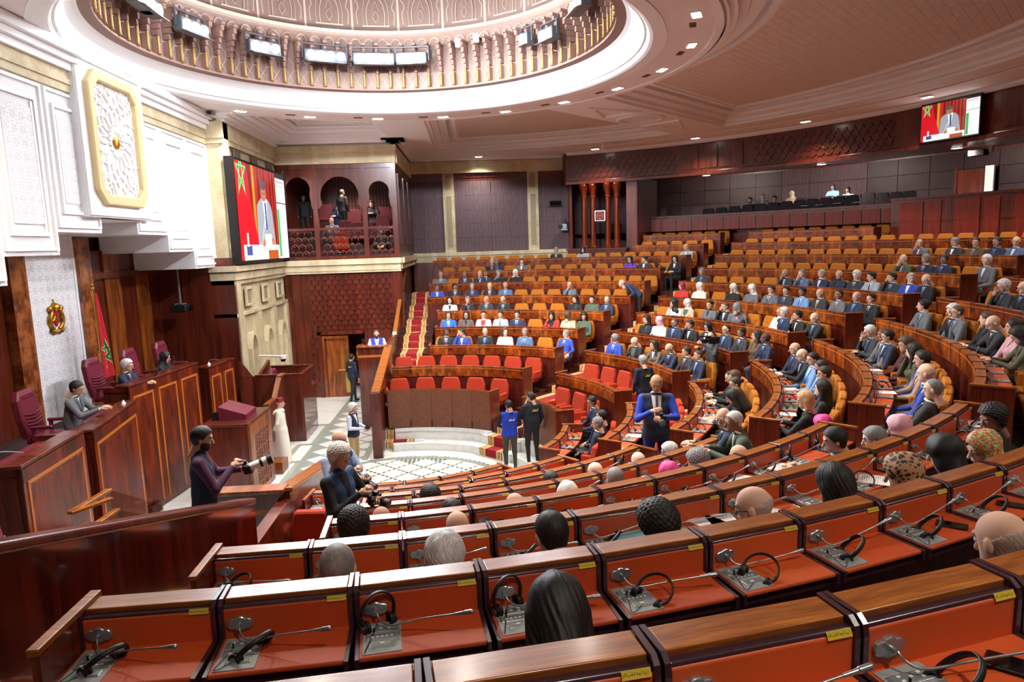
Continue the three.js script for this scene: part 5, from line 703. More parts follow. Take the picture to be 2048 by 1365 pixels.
function colored(list, col) {       // list of [geometry, matrix|null, hair?]; col(region) -> Color
  const P = [], N = [], C = [], I = []; let base = 0; const v = V(0, 0, 0), nm = new THREE.Matrix3();
  for (const [g, m] of list) { const p = g.attributes.position, n = g.attributes.normal, reg = g.userData.reg; if (m) nm.getNormalMatrix(m); for (let i = 0; i < p.count; i++) { v.fromBufferAttribute(p, i); if (m) v.applyMatrix4(m); P.push(v.x, v.y, v.z); v.fromBufferAttribute(n, i); if (m) v.applyMatrix3(nm).normalize(); N.push(v.x, v.y, v.z); const c = col(reg ? reg[i] : 0, i); C.push(c.r, c.g, c.b); } const ix = g.index.array, fl = m && m.determinant() < 0; for (let i = 0; i < ix.length; i += 3) fl ? I.push(ix[i] + base, ix[i + 2] + base, ix[i + 1] + base) : I.push(ix[i] + base, ix[i + 1] + base, ix[i + 2] + base); base += p.count; }
  const o = new THREE.BufferGeometry(); o.setAttribute('position', new THREE.Float32BufferAttribute(P, 3)); o.setAttribute('normal', new THREE.Float32BufferAttribute(N, 3)); o.setAttribute('color', new THREE.Float32BufferAttribute(C, 3)); o.setIndex(I); return o;
}
const LOD = { far: [0.026, 0.011, 0.008], mid: [0.02, 0.0085, 0.0065], near: [0.014, 0.0055, 0.0045] };
function chestPatch(prims, J, w0, w1, y0, y1, off, n = 8, ny = 9, sideOff = 0) {    // a strip of cloth lying on the front of the torso
  const tor = field(prims.filter((q) => q.reg === 1 && q.ra > 0.05)), P = [], I = [], f = J.fwd ?? [0, 0, 1], s = J.side ?? [1, 0, 0];
  for (let j = 0; j <= ny; j++) for (let i = 0; i <= n; i++) { const t = j / ny, y = lerp(y0, y1, t), hw = lerp(w0, w1, t), u = (i / n * 2 - 1) * hw + sideOff; const cx = lerp(J.waist[0], J.neck[0], (y - J.waist[1]) / (J.neck[1] - J.waist[1])), cz = lerp(J.waist[2], J.neck[2], (y - J.waist[1]) / (J.neck[1] - J.waist[1])); let d = 0.35; for (let q = 0; q < 40; q++) { const x = cx + s[0] * u + f[0] * d, z = cz + s[2] * u + f[2] * d, e = tor(x, y, z); if (e < off) break; d -= Math.max(0.002, (e - off) * 0.8); if (d < -0.1) break; } P.push(cx + s[0] * u + f[0] * d, y, cz + s[2] * u + f[2] * d); }
  for (let j = 0; j < ny; j++) for (let i = 0; i < n; i++) { const a = j * (n + 1) + i, b = a + 1, c = a + n + 1, e = c + 1; I.push(a, c, b, b, c, e); I.push(a, b, c, b, e, c); }
  const g = new THREE.BufferGeometry(); g.setAttribute('position', new THREE.Float32BufferAttribute(P, 3)); g.setIndex(I.slice(0)); const I1 = []; for (let j = 0; j < ny; j++) for (let i = 0; i < n; i++) { const a = j * (n + 1) + i, b = a + 1, c = a + n + 1, e = c + 1; I1.push(a, b, c, b, e, c); } g.setIndex(I1); g.computeVertexNormals(); const nn = g.attributes.normal, k = nn.getX(40) * f[0] + nn.getZ(40) * f[2]; if (k < 0) { const I2 = []; for (let q = 0; q < I1.length; q += 3) I2.push(I1[q], I1[q + 2], I1[q + 1]); g.setIndex(I2); g.computeVertexNormals(); } return g;
}
const bodyCache = new Map();
function bodyOf(key, make, c) { const k = key + c; if (!bodyCache.has(k)) { const { J, o } = make(); const prims = limbs(J, o); bodyCache.set(k, { J, prims, g: meshPrims(prims, c), patch: new Map() }); } return bodyCache.get(k); }
function orient(pos, dir, upv, mirror) { const z = dir.clone().normalize(), x = upv.clone().cross(z).normalize(), y = z.clone().cross(x); const m = new THREE.Matrix4().makeBasis(x, y, z).setPosition(pos); if (mirror) m.multiply(new THREE.Matrix4().makeScale(-1, 1, 1)); return m; }
const jit = (c, k) => c.clone().multiplyScalar(k);
/* spec: key, make -> {J,o}; lod; pos; ry; label; jacket, sleeve, shirt, tie, trousers, shoes, hair, hairC, skin, yaw, pitch, hands:[L,R] kinds, beard, glasses, scarf */
function person(s) {
  const [cb, ch, cx] = LOD[s.lod ?? 'far'], B = bodyOf(s.key, s.make, cb), J = B.J, t = thing('person', s.label, 'person', s.pos, s.ry, s.group);
  const sk = SKN[s.skin ?? 1], jk = new THREE.Color(s.jacket), sl = new THREE.Color(s.sleeve ?? s.jacket), tr = new THREE.Color(s.trousers ?? s.jacket), sh = new THREE.Color(s.shoes ?? 0x15110f), hc = new THREE.Color(s.hairC ?? 0x1c1714), cuff = new THREE.Color(s.shirt ?? s.jacket), brow = hc.clone().lerp(sk, 0.25);
  const M = new THREE.Matrix4().compose(V(...J.head), new THREE.Quaternion().setFromEuler(new THREE.Euler((s.pitch ?? 0) * dz, (s.yaw ?? 0) * dz, (s.roll ?? 0) * dz, 'YXZ')), V(1, 1, 1).multiplyScalar(s.headS ?? 1));
  const list = [[B.g, null], [headGeo(ch), M]];
  const hk = s.hands ?? [null, null]; for (const [i, S, mir] of [[0, 'L', true], [1, 'R', false]]) if (hk[i]) { const e = V(...J['e' + S]), w = V(...J['w' + S]), d = w.clone().sub(e).normalize(), hd = s.handDir?.[i] ? V(...s.handDir[i]) : d; const up_ = s.handUp?.[i] ? V(...s.handUp[i]) : V(0, 1, 0.2); list.push([handGeo(hk[i], cx), orient(w.clone().addScaledVector(d, 0.035), hd, up_, !mir)]); }
  const dark = sk.clone().multiplyScalar(0.86), lip = sk.clone().lerp(new THREE.Color(0x9a4a44), 0.45), eyeW = new THREE.Color(0xd8d2cc), iris = new THREE.Color(0x1d1410);
  const geo = colored(list, (r) => (r === 1 ? jk : r === 5 ? sl : r === 2 ? tr : r === 3 ? sh : r === 6 ? cuff : r === 11 ? eyeW : r === 12 ? iris : r === 13 ? brow : r === 14 ? lip : sk));
  part('body', geo, clothM, t);
  const addHair = (n, col, nm) => { if (n === 'ring') col = col.clone().lerp(sk, 0.4); if (n === 'crop') col = col.clone().lerp(sk, 0.12); const hg = hairGeo(n, n === 'beard' || n === 'tache' ? Math.min(ch, 0.006) : ch), P = hg.attributes.position, C = new Float32Array(P.count * 3); for (let i = 0; i < P.count; i++) { const an = Math.atan2(P.getX(i), P.getZ(i) + 0.03), q = 1 + (n === 'hijab' || n === 'fez' ? 0.06 : 0.5) * (hash3(Math.round(an * 28), Math.round(P.getY(i) * 30), 5) - 0.5) + 0.2 * hn(P.getX(i), P.getY(i), P.getZ(i), 200); let cc = col; if (n === 'hijab' && s.pattern) { const u = P.getX(i), v = P.getY(i), w = P.getZ(i), b = Math.sin(u * 95 + 4 * Math.sin(v * 40)) * Math.sin(v * 80 + 3 * Math.sin(w * 50)) * Math.cos(w * 70 + u * 30); cc = s.pattern.find((e) => b > e[0])?.[1] ?? col; } C[3 * i] = cc.r * q; C[3 * i + 1] = cc.g * q; C[3 * i + 2] = cc.b * q; } const g = new THREE.BufferGeometry(); g.setAttribute('position', P); g.setAttribute('normal', hg.attributes.normal); g.setIndex(hg.index); g.setAttribute('color', new THREE.BufferAttribute(C, 3)); const o = part(nm, g, s.scarfMat && nm === 'headscarf' ? s.scarfMat : hairM, t); M.decompose(o.position, o.quaternion, o.scale); return o; };
  if (s.hair && s.hair !== 'bald') addHair(s.hair, hc, s.hair === 'hijab' ? 'headscarf' : s.hair === 'fez' ? 'fez' : 'hair'); if (s.beard) addHair('beard', new THREE.Color(s.beard), 'beard'); if (s.tache) addHair('tache', new THREE.Color(s.tache), 'moustache');
  const patch = (nm, a, m) => { const k = a.join(); if (!B.patch.has(k)) B.patch.set(k, chestPatch(B.prims, J, ...a)); part(nm, B.patch.get(k), m, t); };
  const yn = J.neck[1] - 0.015, yw = J.waist[1] + 0.06;
  if (s.shirt !== undefined) { const vb = yn - (s.open ?? 0.26); patch('shirt', [0.07, s.openW ?? 0.012, yn, vb, 0.004], cmat(s.shirt)); const cg = cacheG('collar', () => { const q = new THREE.TorusGeometry(0.06, 0.014, 6, 16); q.rotateX(Math.PI / 2 - 0.35); return q; }); const co = part('collar', cg, cmat(s.shirt), t); co.position.set(J.neck[0], J.neck[1] + 0.012, J.neck[2] + 0.004);
    if (s.tie !== undefined) patch('tie', [0.014, 0.026, yn - 0.004, vb - 0.0, 0.009, 4, 9], cmat(s.tie, 0.5));
    for (const sd of [-1, 1]) { const k = 'lap' + sd + vb.toFixed(2); if (!B.patch.has(k)) B.patch.set(k, chestPatch(B.prims, J, 0.03, 0.012, yn - 0.01, vb - 0.005, 0.01, 4, 9, 0)); }
    if (!s.noLapel) for (const sd of [-1, 1]) { const k = 'lapel' + sd + vb.toFixed(3); if (!B.patch.has(k)) { const tor = chestPatch(B.prims, J, 0.026, 0.01, yn, vb, 0.009, 3, 9, 0); const p = tor.attributes.position, S = J.side ?? [1, 0, 0]; const g2 = chestPatch(B.prims, { ...J, neck: [J.neck[0] + S[0] * 0.078 * sd, J.neck[1], J.neck[2] + S[2] * 0.078 * sd], waist: [J.waist[0] - S[0] * 0.03 * sd, J.waist[1], J.waist[2] - S[2] * 0.03 * sd] }, 0.03, 0.012, yn, vb, 0.01, 3, 9, 0); B.patch.set(k, g2); } part('lapel', B.patch.get(k), cmat(s.lapel ?? s.jacket, 0.6), t); } }
  if (s.scarf !== undefined) { patch('scarf', [0.075, 0.06, yn, yn - 0.3, 0.012, 6, 9], cmat(s.scarf)); }
  if (s.glasses) { const gg = cacheG('glasses', () => mergeGeometries([-1, 1].flatMap((q) => [flat(new THREE.TorusGeometry(0.021, 0.0022, 5, 16).translate(q * 0.031, 0.004, 0.106)), flat(new THREE.CylinderGeometry(0.0018, 0.0018, 0.11, 5).rotateX(Math.PI / 2).translate(q * 0.068, 0.006, 0.052))]).concat([bx(0.02, 0.003, 0.003, 0, 0.006, 0.108)].map(trimAttr)).map(trimAttr))); const o = part('glasses', gg, s.glasses === 2 ? MAT.gold : MAT.black, t); M.decompose(o.position, o.quaternion, o.scale); }
  t.scale.setScalar(s.scale ?? 1); return t;
}
const CO = { nv: 0x1c2742, bk: 0x16171b, dg: 0x2b2e33, gy: 0x62666c, lg: 0x98a2a8, bl: 0x2743a0, lb: 0x6a93c4, cr: 0xd6cfc0, wt: 0xe9e8e4, rd: 0xb3281f, pu: 0x6633a6, gn: 0x465646, br: 0x594430, be: 0xbda386, ol: 0x4a4b35, pk: 0xc69aa2, rb: 0x1f62d6, sb: 0x4a6488, wi: 0x4a1826, mg: 0xc0208a, tn: 0xa98a66, gb: 0x5a5148, ye: 0xd9a620, ba: 0xa8c4e6 };
const HCOL = { k: 0x14110f, d: 0x2a211b, b: 0x4a3423, g: 0x77777a, w: 0xc9c9c8, s: 0x9c9a96, h: 0xe6e1d8, n: 0x15161a, r: 0x8c2a34, p: 0xd7a8b8, z: 0x39363a, f: 0xd8358c, t: 0xb48a62 };
const POSE = { a: ['lap', 'lap', -0.12], b: ['desk', 'desk', 0.03], c: ['cross', 'chin', 0.02], d: ['cross', 'cross', -0.14], e: ['lap', 'ear', -0.02], f: ['wide', 'lap', -0.22], g: ['fore', 'fore', 0.08], h: ['knee', 'knee', -0.06], i: ['cross', 'knee', -0.2], j: ['raise', 'lap', 0] };
const SEC4 = { 1: 'under the striped wall', 2: 'of the middle block', 3: 'of the curved block', 4: 'of the open desks' };
const KC = (h) => new THREE.Color(h), LEOP = [[0.08, KC(0x2a1c14)]], FLOR = [[0.16, KC(0xc8662a)], [0.04, KC(0xe0d8c0)], [-0.08, KC(0x9ab45a)], [-0.5, KC(0x8a4a3a)]], ZEB = [[0.2, KC(0xd8d4d0)]];
function sit(sec, k, px, py, sp, label, x = {}) {
  const [sex, jk, shirt, tie, hr, skin, pose] = sp.split(' '); const Rr = RK(k) + 0.82, yh = FK(k) + 1.19;
  const P = sec <= 2 ? onR(px, py, Rr) : onY(px, py, yh); let a = x.ang ?? angOf(P); if (sec >= 3 && !x.free) { /* keep the row's own radius */ }
  let best = null; for (const q of SEATS) if (q.sec === sec && q.k === k) { const d = Math.abs(q.a - a) * Rr; if (!best || d < best[0]) best = [d, q.a]; } if (best && best[0] < 0.3 && !x.nosnap) a = lerp(a, best[1], 0.55);
  const p = polar(x.R ?? Rr, a, FK(k) - 0.1 + (x.dy ?? 0)), [al, ar, lean] = POSE[pose], fem = sex === 'w', legs = x.legs ?? sec === 3, lod = x.lod ?? (sec === 3 ? 'mid' : 'far'); const ln = x.lean ?? lean, crossed = x.crossed ?? (sec === 3 && pose === 'i');
  const key = ['sit', al, ar, ln, fem, legs, crossed, x.twist ?? 0, x.belly ?? 0].join('_'); const hands = x.hands ?? (legs || 'cegj'.includes(pose) ? ['relax', 'relax'] : [null, null]);
  let full = `${label}, seated in the ${ORD[k]} row ${SEC4[sec]}`; if (full.split(/[ ]+/).length > 16) full = `${label}, ${ORD[k]} row ${SEC4[sec]}`;
  return person({ key, make: () => ({ J: seated({ lean: ln, armL: al, armR: ar, legs, crossed, twist: (x.twist ?? 0) * dz }), o: { fem, belly: x.belly } }), lod, pos: [p.x, p.y, p.z], ry: faceC(a) + (x.turn ?? 0) * dz, label: x.label ?? full, jacket: CO[jk], shirt: shirt === '-' ? undefined : CO[shirt], tie: tie === '-' ? undefined : CO[tie] ?? parseInt(tie, 16), trousers: x.trousers ? CO[x.trousers] : CO[jk], hair: { s: 'short', c: 'crop', f: 'full', r: 'recede', o: 'ring', u: 'curly', l: 'long', n: 'bun', B: 'bob', H: 'hijab', x: 'bald' }[hr[0]], hairC: HCOL[hr[1]] ?? 0x222222, skin: +skin, yaw: x.yaw ?? rr(-14, 14), pitch: x.pitch ?? rr(2, 12), roll: x.roll, hands, handUp: pose === 'c' || pose === 'e' ? [[0, 1, 0.2], [1, 0.2, 0.4]] : undefined, beard: x.beard, tache: x.tache, glasses: x.gl, scarf: x.scarf !== undefined ? CO[x.scarf] : undefined, open: x.open ?? (fem ? 0.16 : 0.26), scale: 1.1, pattern: x.pattern, lapel: x.lapel, sleeve: x.sleeve });
}
const Zm = (ox, oy, s) => (x, y) => [ox + x / s, oy + y / s];
// under the striped wall
{ const z = Zm(780, 440, 3.657), A = (k, x, y, sp, l, o) => sit(1, k, ...z(x, y), sp, l, o);
  A(3, 445, 838, 'm bk wt 5a2a50 ck 5 a', 'dark-skinned man in black suit, plum tie', { yaw: 35 }); A(3, 525, 838, 'm bl wt - sd 1 e', 'man in bright blue suit leaning over', { yaw: -45, lean: 0.02 }); A(3, 715, 832, 'm bk lb 3a70a8 og 1 a', 'bald man in black suit, sky tie', { yaw: 18, legs: false }); A(3, 860, 846, 'w cr cr - Bb 0 a', 'woman in cream jacket looking aside', { yaw: 40 }); A(3, 1005, 822, 'm sb ba 24407a sg 2 a', 'man in slate blue suit'); A(3, 1305, 832, 'm bl wt 2a2340 sg 1 f', 'man in royal blue suit sprawling at row end', { legs: true, yaw: -10, turn: -10, lod: 'mid', crossed: true });
  A(4, 445, 720, 'w rb wt - lb 1 a', 'woman in vivid blue jacket'); A(4, 575, 735, 'w gb bk - ld 1 a', 'woman in grey brown coat', { gl: 1 }); A(4, 700, 722, 'w wt - - nk 0 a', 'woman in white with red scarf', { scarf: 'rd', gl: 1 }); A(4, 823, 703, 'm lg wt 33415a sd 1 a', 'man in pale grey suit, dark tie'); A(4, 938, 698, 'm nv wt 20325e sk 1 a', 'man in navy suit, white shirt'); A(4, 1220, 708, 'w rd - - Hn 1 g', 'woman in red coat and black headscarf', { scarf: 'bk', yaw: 12 }); A(4, 1315, 728, 'w be cr - Bb 1 a', 'brown-haired woman in beige turned away', { yaw: 150, pitch: 0 }); A(4, 1430, 735, 'w gn - - lk 1 h', 'woman in grey green coat at row end', { legs: true, pitch: 25, yaw: 25, lod: 'mid', trousers: 'gn' });
  A(5, 450, 622, 'w wt bk - lk 0 a', 'woman in white jacket, long black hair'); A(5, 588, 622, 'm bk lb 20242c sg 1 c', 'man in black suit, hand at his mouth'); A(5, 722, 600, 'm dg wt 20242c og 2 a', 'bald man in charcoal looking sideways', { yaw: -35 }); A(5, 843, 602, 'm bk ba 303a48 og 1 b', 'bald man in black reading at his desk', { pitch: 28 }); A(5, 1375, 608, 'w bk bk - lk 1 a', 'woman in black, dark hair', { yaw: -20 }); A(5, 1490, 590, 'm gn gn - sk 1 a', 'man in moss green hooded top', {}); A(5, 1575, 597, 'm nv ba 2a4a86 rg 1 d', 'grey-bearded man in navy at row end', { beard: 0x8a8884, legs: true, yaw: 14 });
  A(6, 345, 502, 'm bl ba - cd 3 b', 'man in cobalt suit bent over desk', { yaw: 25, pitch: 20 }); A(6, 487, 512, 'm bk wt 101216 sk 3 a', 'man in black tilting his head', { roll: 12, yaw: 20 }); A(6, 618, 497, 'm nv ba 1d2c58 sg 1 a', 'man in navy with glasses', { gl: 1 }); A(6, 755, 492, 'm bk wt a01c2a og 0 a', 'bald man in black, red tie'); A(6, 865, 487, 'm sb ba 6a7a92 rs 2 a', 'man in light slate suit'); A(6, 1333, 492, 'm gy lb - og 1 c', 'bald man in grey, hand on chin', { gl: 1 });
  A(7, 398, 432, 'm gy wt 22262e og 2 a', 'man in grey suit, dark tie'); A(7, 525, 432, 'm dg wt 22262e og 3 b', 'bald man in dark suit by himself'); A(7, 635, 422, 'm nv ba - og 1 c', 'bald man in navy touching his face'); A(7, 725, 412, 'm dg wt 2a2e38 rd 3 a', 'man in charcoal suit, white shirt'); A(7, 797, 422, 'w bk - - Hz 1 a', 'woman in patterned grey headscarf', { yaw: 18, pattern: ZEB }); A(7, 940, 412, 'w bk - - Hh 1 a', 'woman in white headscarf and black coat', { yaw: 12, pitch: 12 });
  A(8, 730, 322, 'm bk ba 2a3450 os 1 a', 'man in black suit, greying hair'); A(8, 808, 325, 'm nv lb 2a3450 sg 3 a', 'man in navy suit, sky shirt'); A(8, 937, 307, 'm gy wt - sk 0 f', 'young man in grey suit looking aside', { yaw: 20 }); A(8, 1757, 308, 'w pu pu - lk 1 b', 'woman in purple sweater with glasses', { gl: 1 }); A(8, 1850, 308, 'w dg wt - nd 1 b', 'woman in dark jacket looking aside', { yaw: -40 });
  A(9, 1225, 237, 'm bk wt 101216 sg 1 b', 'man in black suit reading', { pitch: 22 }); A(9, 1405, 240, 'w lg - - Hn 1 b', 'woman in black headscarf and grey top', { pitch: 15 });
  const y = Zm(1200, 340, 3.938); sit(1, 8, ...y(598, 722), 'w bk wt - lk 1 b', 'long-haired woman in black suit at row end', { legs: true, yaw: 20, pitch: 15, turn: -10 }); sit(1, 9, ...y(690, 625), 'm lg wt - rt 1 g', 'man in light grey suit reading papers', { legs: true, pitch: 30, lean: 0.2 });
}
// middle block
{ const z = Zm(1200, 340, 3.938), A = (k, x, y, sp, l, o) => sit(2, k, ...z(x, y), sp, l, o), z4 = Zm(1600, 380, 4.016), B = (k, x, y, sp, l, o) => sit(2, k, ...z4(x, y), sp, l, o), z5 = Zm(1040, 600, 3.657), C = (k, x, y, sp, l, o) => sit(2, k, ...z5(x, y), sp, l, o), z6 = Zm(1480, 600, 3.606), D = (k, x, y, sp, l, o) => sit(2, k, ...z6(x, y), sp, l, o);
  A(7, 835, 812, 'm dg lb 3a6a9a sg 2 b', 'man in dark suit, bright blue tie', { pitch: 18 }); A(7, 1500, 835, 'm dg ba - og 2 c', 'man in charcoal pinching his nose'); A(7, 1625, 818, 'm sb ba 20306a sg 0 c', 'ruddy man in slate blue suit, hand raised'); A(7, 1765, 818, 'm nv wt - ss 1 d', 'man in navy sweater over white collar'); B(7, 330, 692, 'm nv bk - og 1 d', 'bald man in dark navy coat'); B(7, 465, 695, 'm dg wt 4a2030 fw 0 d', 'white-haired man in dark suit'); B(7, 610, 702, 'm lg wt 20242a sk 1 b', 'dark-haired man in pale jacket', { yaw: -25 }); B(7, 785, 706, 'm dg ba 22264a sk 1 e', 'man in charcoal holding his face', { yaw: -20 }); B(7, 875, 712, 'm bl wt - ss 1 f', 'man in royal blue turned to neighbour', { yaw: 50, turn: 15 }); B(7, 1010, 765, 'm bk ba 3a5a8a os 0 h', 'bald man in black reading at row end', { legs: true, pitch: 28, gl: 1, lod: 'mid' });
  A(6, 645, 930, 'w rd - - Hr 1 a', 'woman in crimson, maroon headscarf', { yaw: -25 }); A(6, 790, 945, 'w cr - - Hh 0 a', 'woman in cream and white headscarf'); A(6, 1055, 928, 'w bk - - Hh 1 a', 'woman in black with white headscarf'); A(6, 1210, 938, 'w gy - - Hh 1 a', 'woman in grey with white headscarf', { gl: 1, yaw: -15 }); A(6, 1360, 932, 'm gy wt 2a2a3a sd 1 f', 'man in grey suit gesturing', {}); A(6, 1480, 947, 'm dg ba 22345e sk 1 a', 'man in charcoal suit, blue tie'); A(6, 1595, 962, 'm lb wt 2a4a7a sk 3 a', 'man in light blue suit'); A(6, 1738, 962, 'm dg wt a08a5a og 1 a', 'bald man in dark suit, sand tie'); A(6, 1895, 990, 'm gy wt 5a3a4a rk 3 a', 'man in grey mauve suit'); B(6, 470, 858, 'm nv ba 3a6aa0 os 1 a', 'balding man in navy, blue tie'); B(6, 585, 850, 'm bk wt 101216 sk 1 h', 'young man in black suit at row end', { legs: true, yaw: 8, lod: 'mid' });
  A(5, 565, 1068, 'w wt - - Hn 1 c', 'woman in white top, black headscarf', { yaw: -30 }); A(5, 680, 1072, 'w be - - Hh 1 a', 'woman in tan coat, white headscarf', { scarf: 'gn', yaw: -10 }); A(5, 828, 1078, 'w gy bk - nk 1 a', 'woman in grey coat, tied hair'); A(5, 960, 1090, 'm bk wt - cd 1 e', 'bald man in black holding his ear', { yaw: -15 }); A(5, 1085, 1112, 'w gy pk - Bg 2 j', 'grey-haired woman in tweed turned away', { yaw: 160, turn: 30 }); D(5, 245, 78, 'm wt wt d8b088 cg 1 f', 'man in cream gown and glasses', { gl: 1, yaw: -10 }); D(5, 335, 88, 'm nv ba 1a2a5a fw 0 a', 'white-haired man in navy suit'); D(5, 450, 115, 'm bk wt - sk 1 c', 'black-haired man in black, hand at chin', { yaw: -20 }); D(5, 575, 142, 'm bk ba 3a6a9a os 0 g', 'bald man in black holding papers at row end', { legs: true, pitch: 20, lod: 'mid', lean: 0 });
  C(4, 920, 165, 'w bk bk - lk 1 a', 'woman in black with long dark hair', { yaw: -15 }); C(4, 1035, 183, 'w wt - - Hp 0 a', 'woman in white, pale pink headscarf'); C(4, 1130, 162, 'm nv ba 4a7ab0 cd 2 a', 'man in navy suit, grey beard', { beard: 0x6a6866, gl: 1, yaw: -12 }); C(4, 1250, 182, 'm bk ba - sk 2 e', 'man in black resting face on hand', { yaw: -10 }); C(4, 1355, 192, 'w nv wt - Hn 0 a', 'woman in navy, black headscarf', { gl: 1 }); C(4, 1500, 212, 'm nv ba 5a7aa0 rd 1 a', 'man in navy suit, patterned tie', { gl: 1 }); C(4, 1605, 242, 'm dg wt 14161a sk 3 a', 'dark-skinned man in charcoal suit', {}); C(4, 1710, 255, 'w br br - ld 1 a', 'woman in brown with dark hair', { yaw: -25 }); C(4, 1795, 275, 'm nv ba 1a2448 cd 5 h', 'man in navy suit at row end', { legs: true, yaw: -35, lod: 'mid' });
  C(3, 705, 285, 'm bl wt 1e3a8a sg 3 a', 'man in bright blue suit looking sideways', { yaw: -60, legs: true, lod: 'mid' }); C(3, 850, 303, 'm bk wt - or 0 b', 'bald man in black with green scarf', { scarf: 'gn', pitch: 30 }); C(3, 975, 330, 'w gb wt - ld 1 g', 'woman in brown grey jacket, long hair', { legs: true, yaw: -8 }); C(3, 1100, 358, 'm nv wt 22304a os 1 g', 'man in navy reading with glasses', { pitch: 28, gl: 1, legs: true }); C(3, 1212, 362, 'm dg wt 8a1a28 sd 1 h', 'man in charcoal, dark red tie', { legs: true, lod: 'mid' }); C(3, 1297, 388, 'm nv ba 8aa0b8 ck 1 h', 'stout man in navy at row end', { legs: true, lod: 'mid', belly: 0.12, yaw: -15 });
  C(1, 550, 718, 'm nv wt 2a3a5a sk 2 h', 'man in dark navy suit with glasses', { legs: true, lod: 'mid', yaw: 10, pitch: 14, gl: 1, lean: 0.06 });
  B(9, 1005, 442, 'm gy wt - ro 1 c', 'man in grey resting chin on hand', { yaw: 40 }); B(9, 1215, 442, 'm dg wt - sg 1 a', 'man in dark suit smiling down', { pitch: 18 }); B(9, 1390, 440, 'm br lg 6a5a6a sd 1 a', 'man in brown sweater', { yaw: 25 }); B(9, 1560, 440, 'm nv lb 202a4a sd 2 a', 'moustached man in navy, blue shirt', { tache: 0x2a211b }); B(9, 1700, 452, 'm sb wt - og 1 a', 'bald man in slate suit looking aside', { yaw: 30 });
  B(8, 840, 552, 'm gn lg - ow 0 c', 'white-haired man in grey green jacket', { yaw: 12 }); B(8, 1010, 560, 'm nv wt 4a1a2a sg 2 a', 'man in navy suit, wine tie', {}); B(8, 1145, 552, 'm nv ba 2a2a5a sk 3 a', 'broad man in dark purple blue suit', { yaw: 25, belly: 0.12 }); B(8, 1500, 565, 'm gy wt - fw 0 h', 'white-haired man in grey suit, legs out', { legs: true, lod: 'mid', nosnap: 1, yaw: 30 });
}
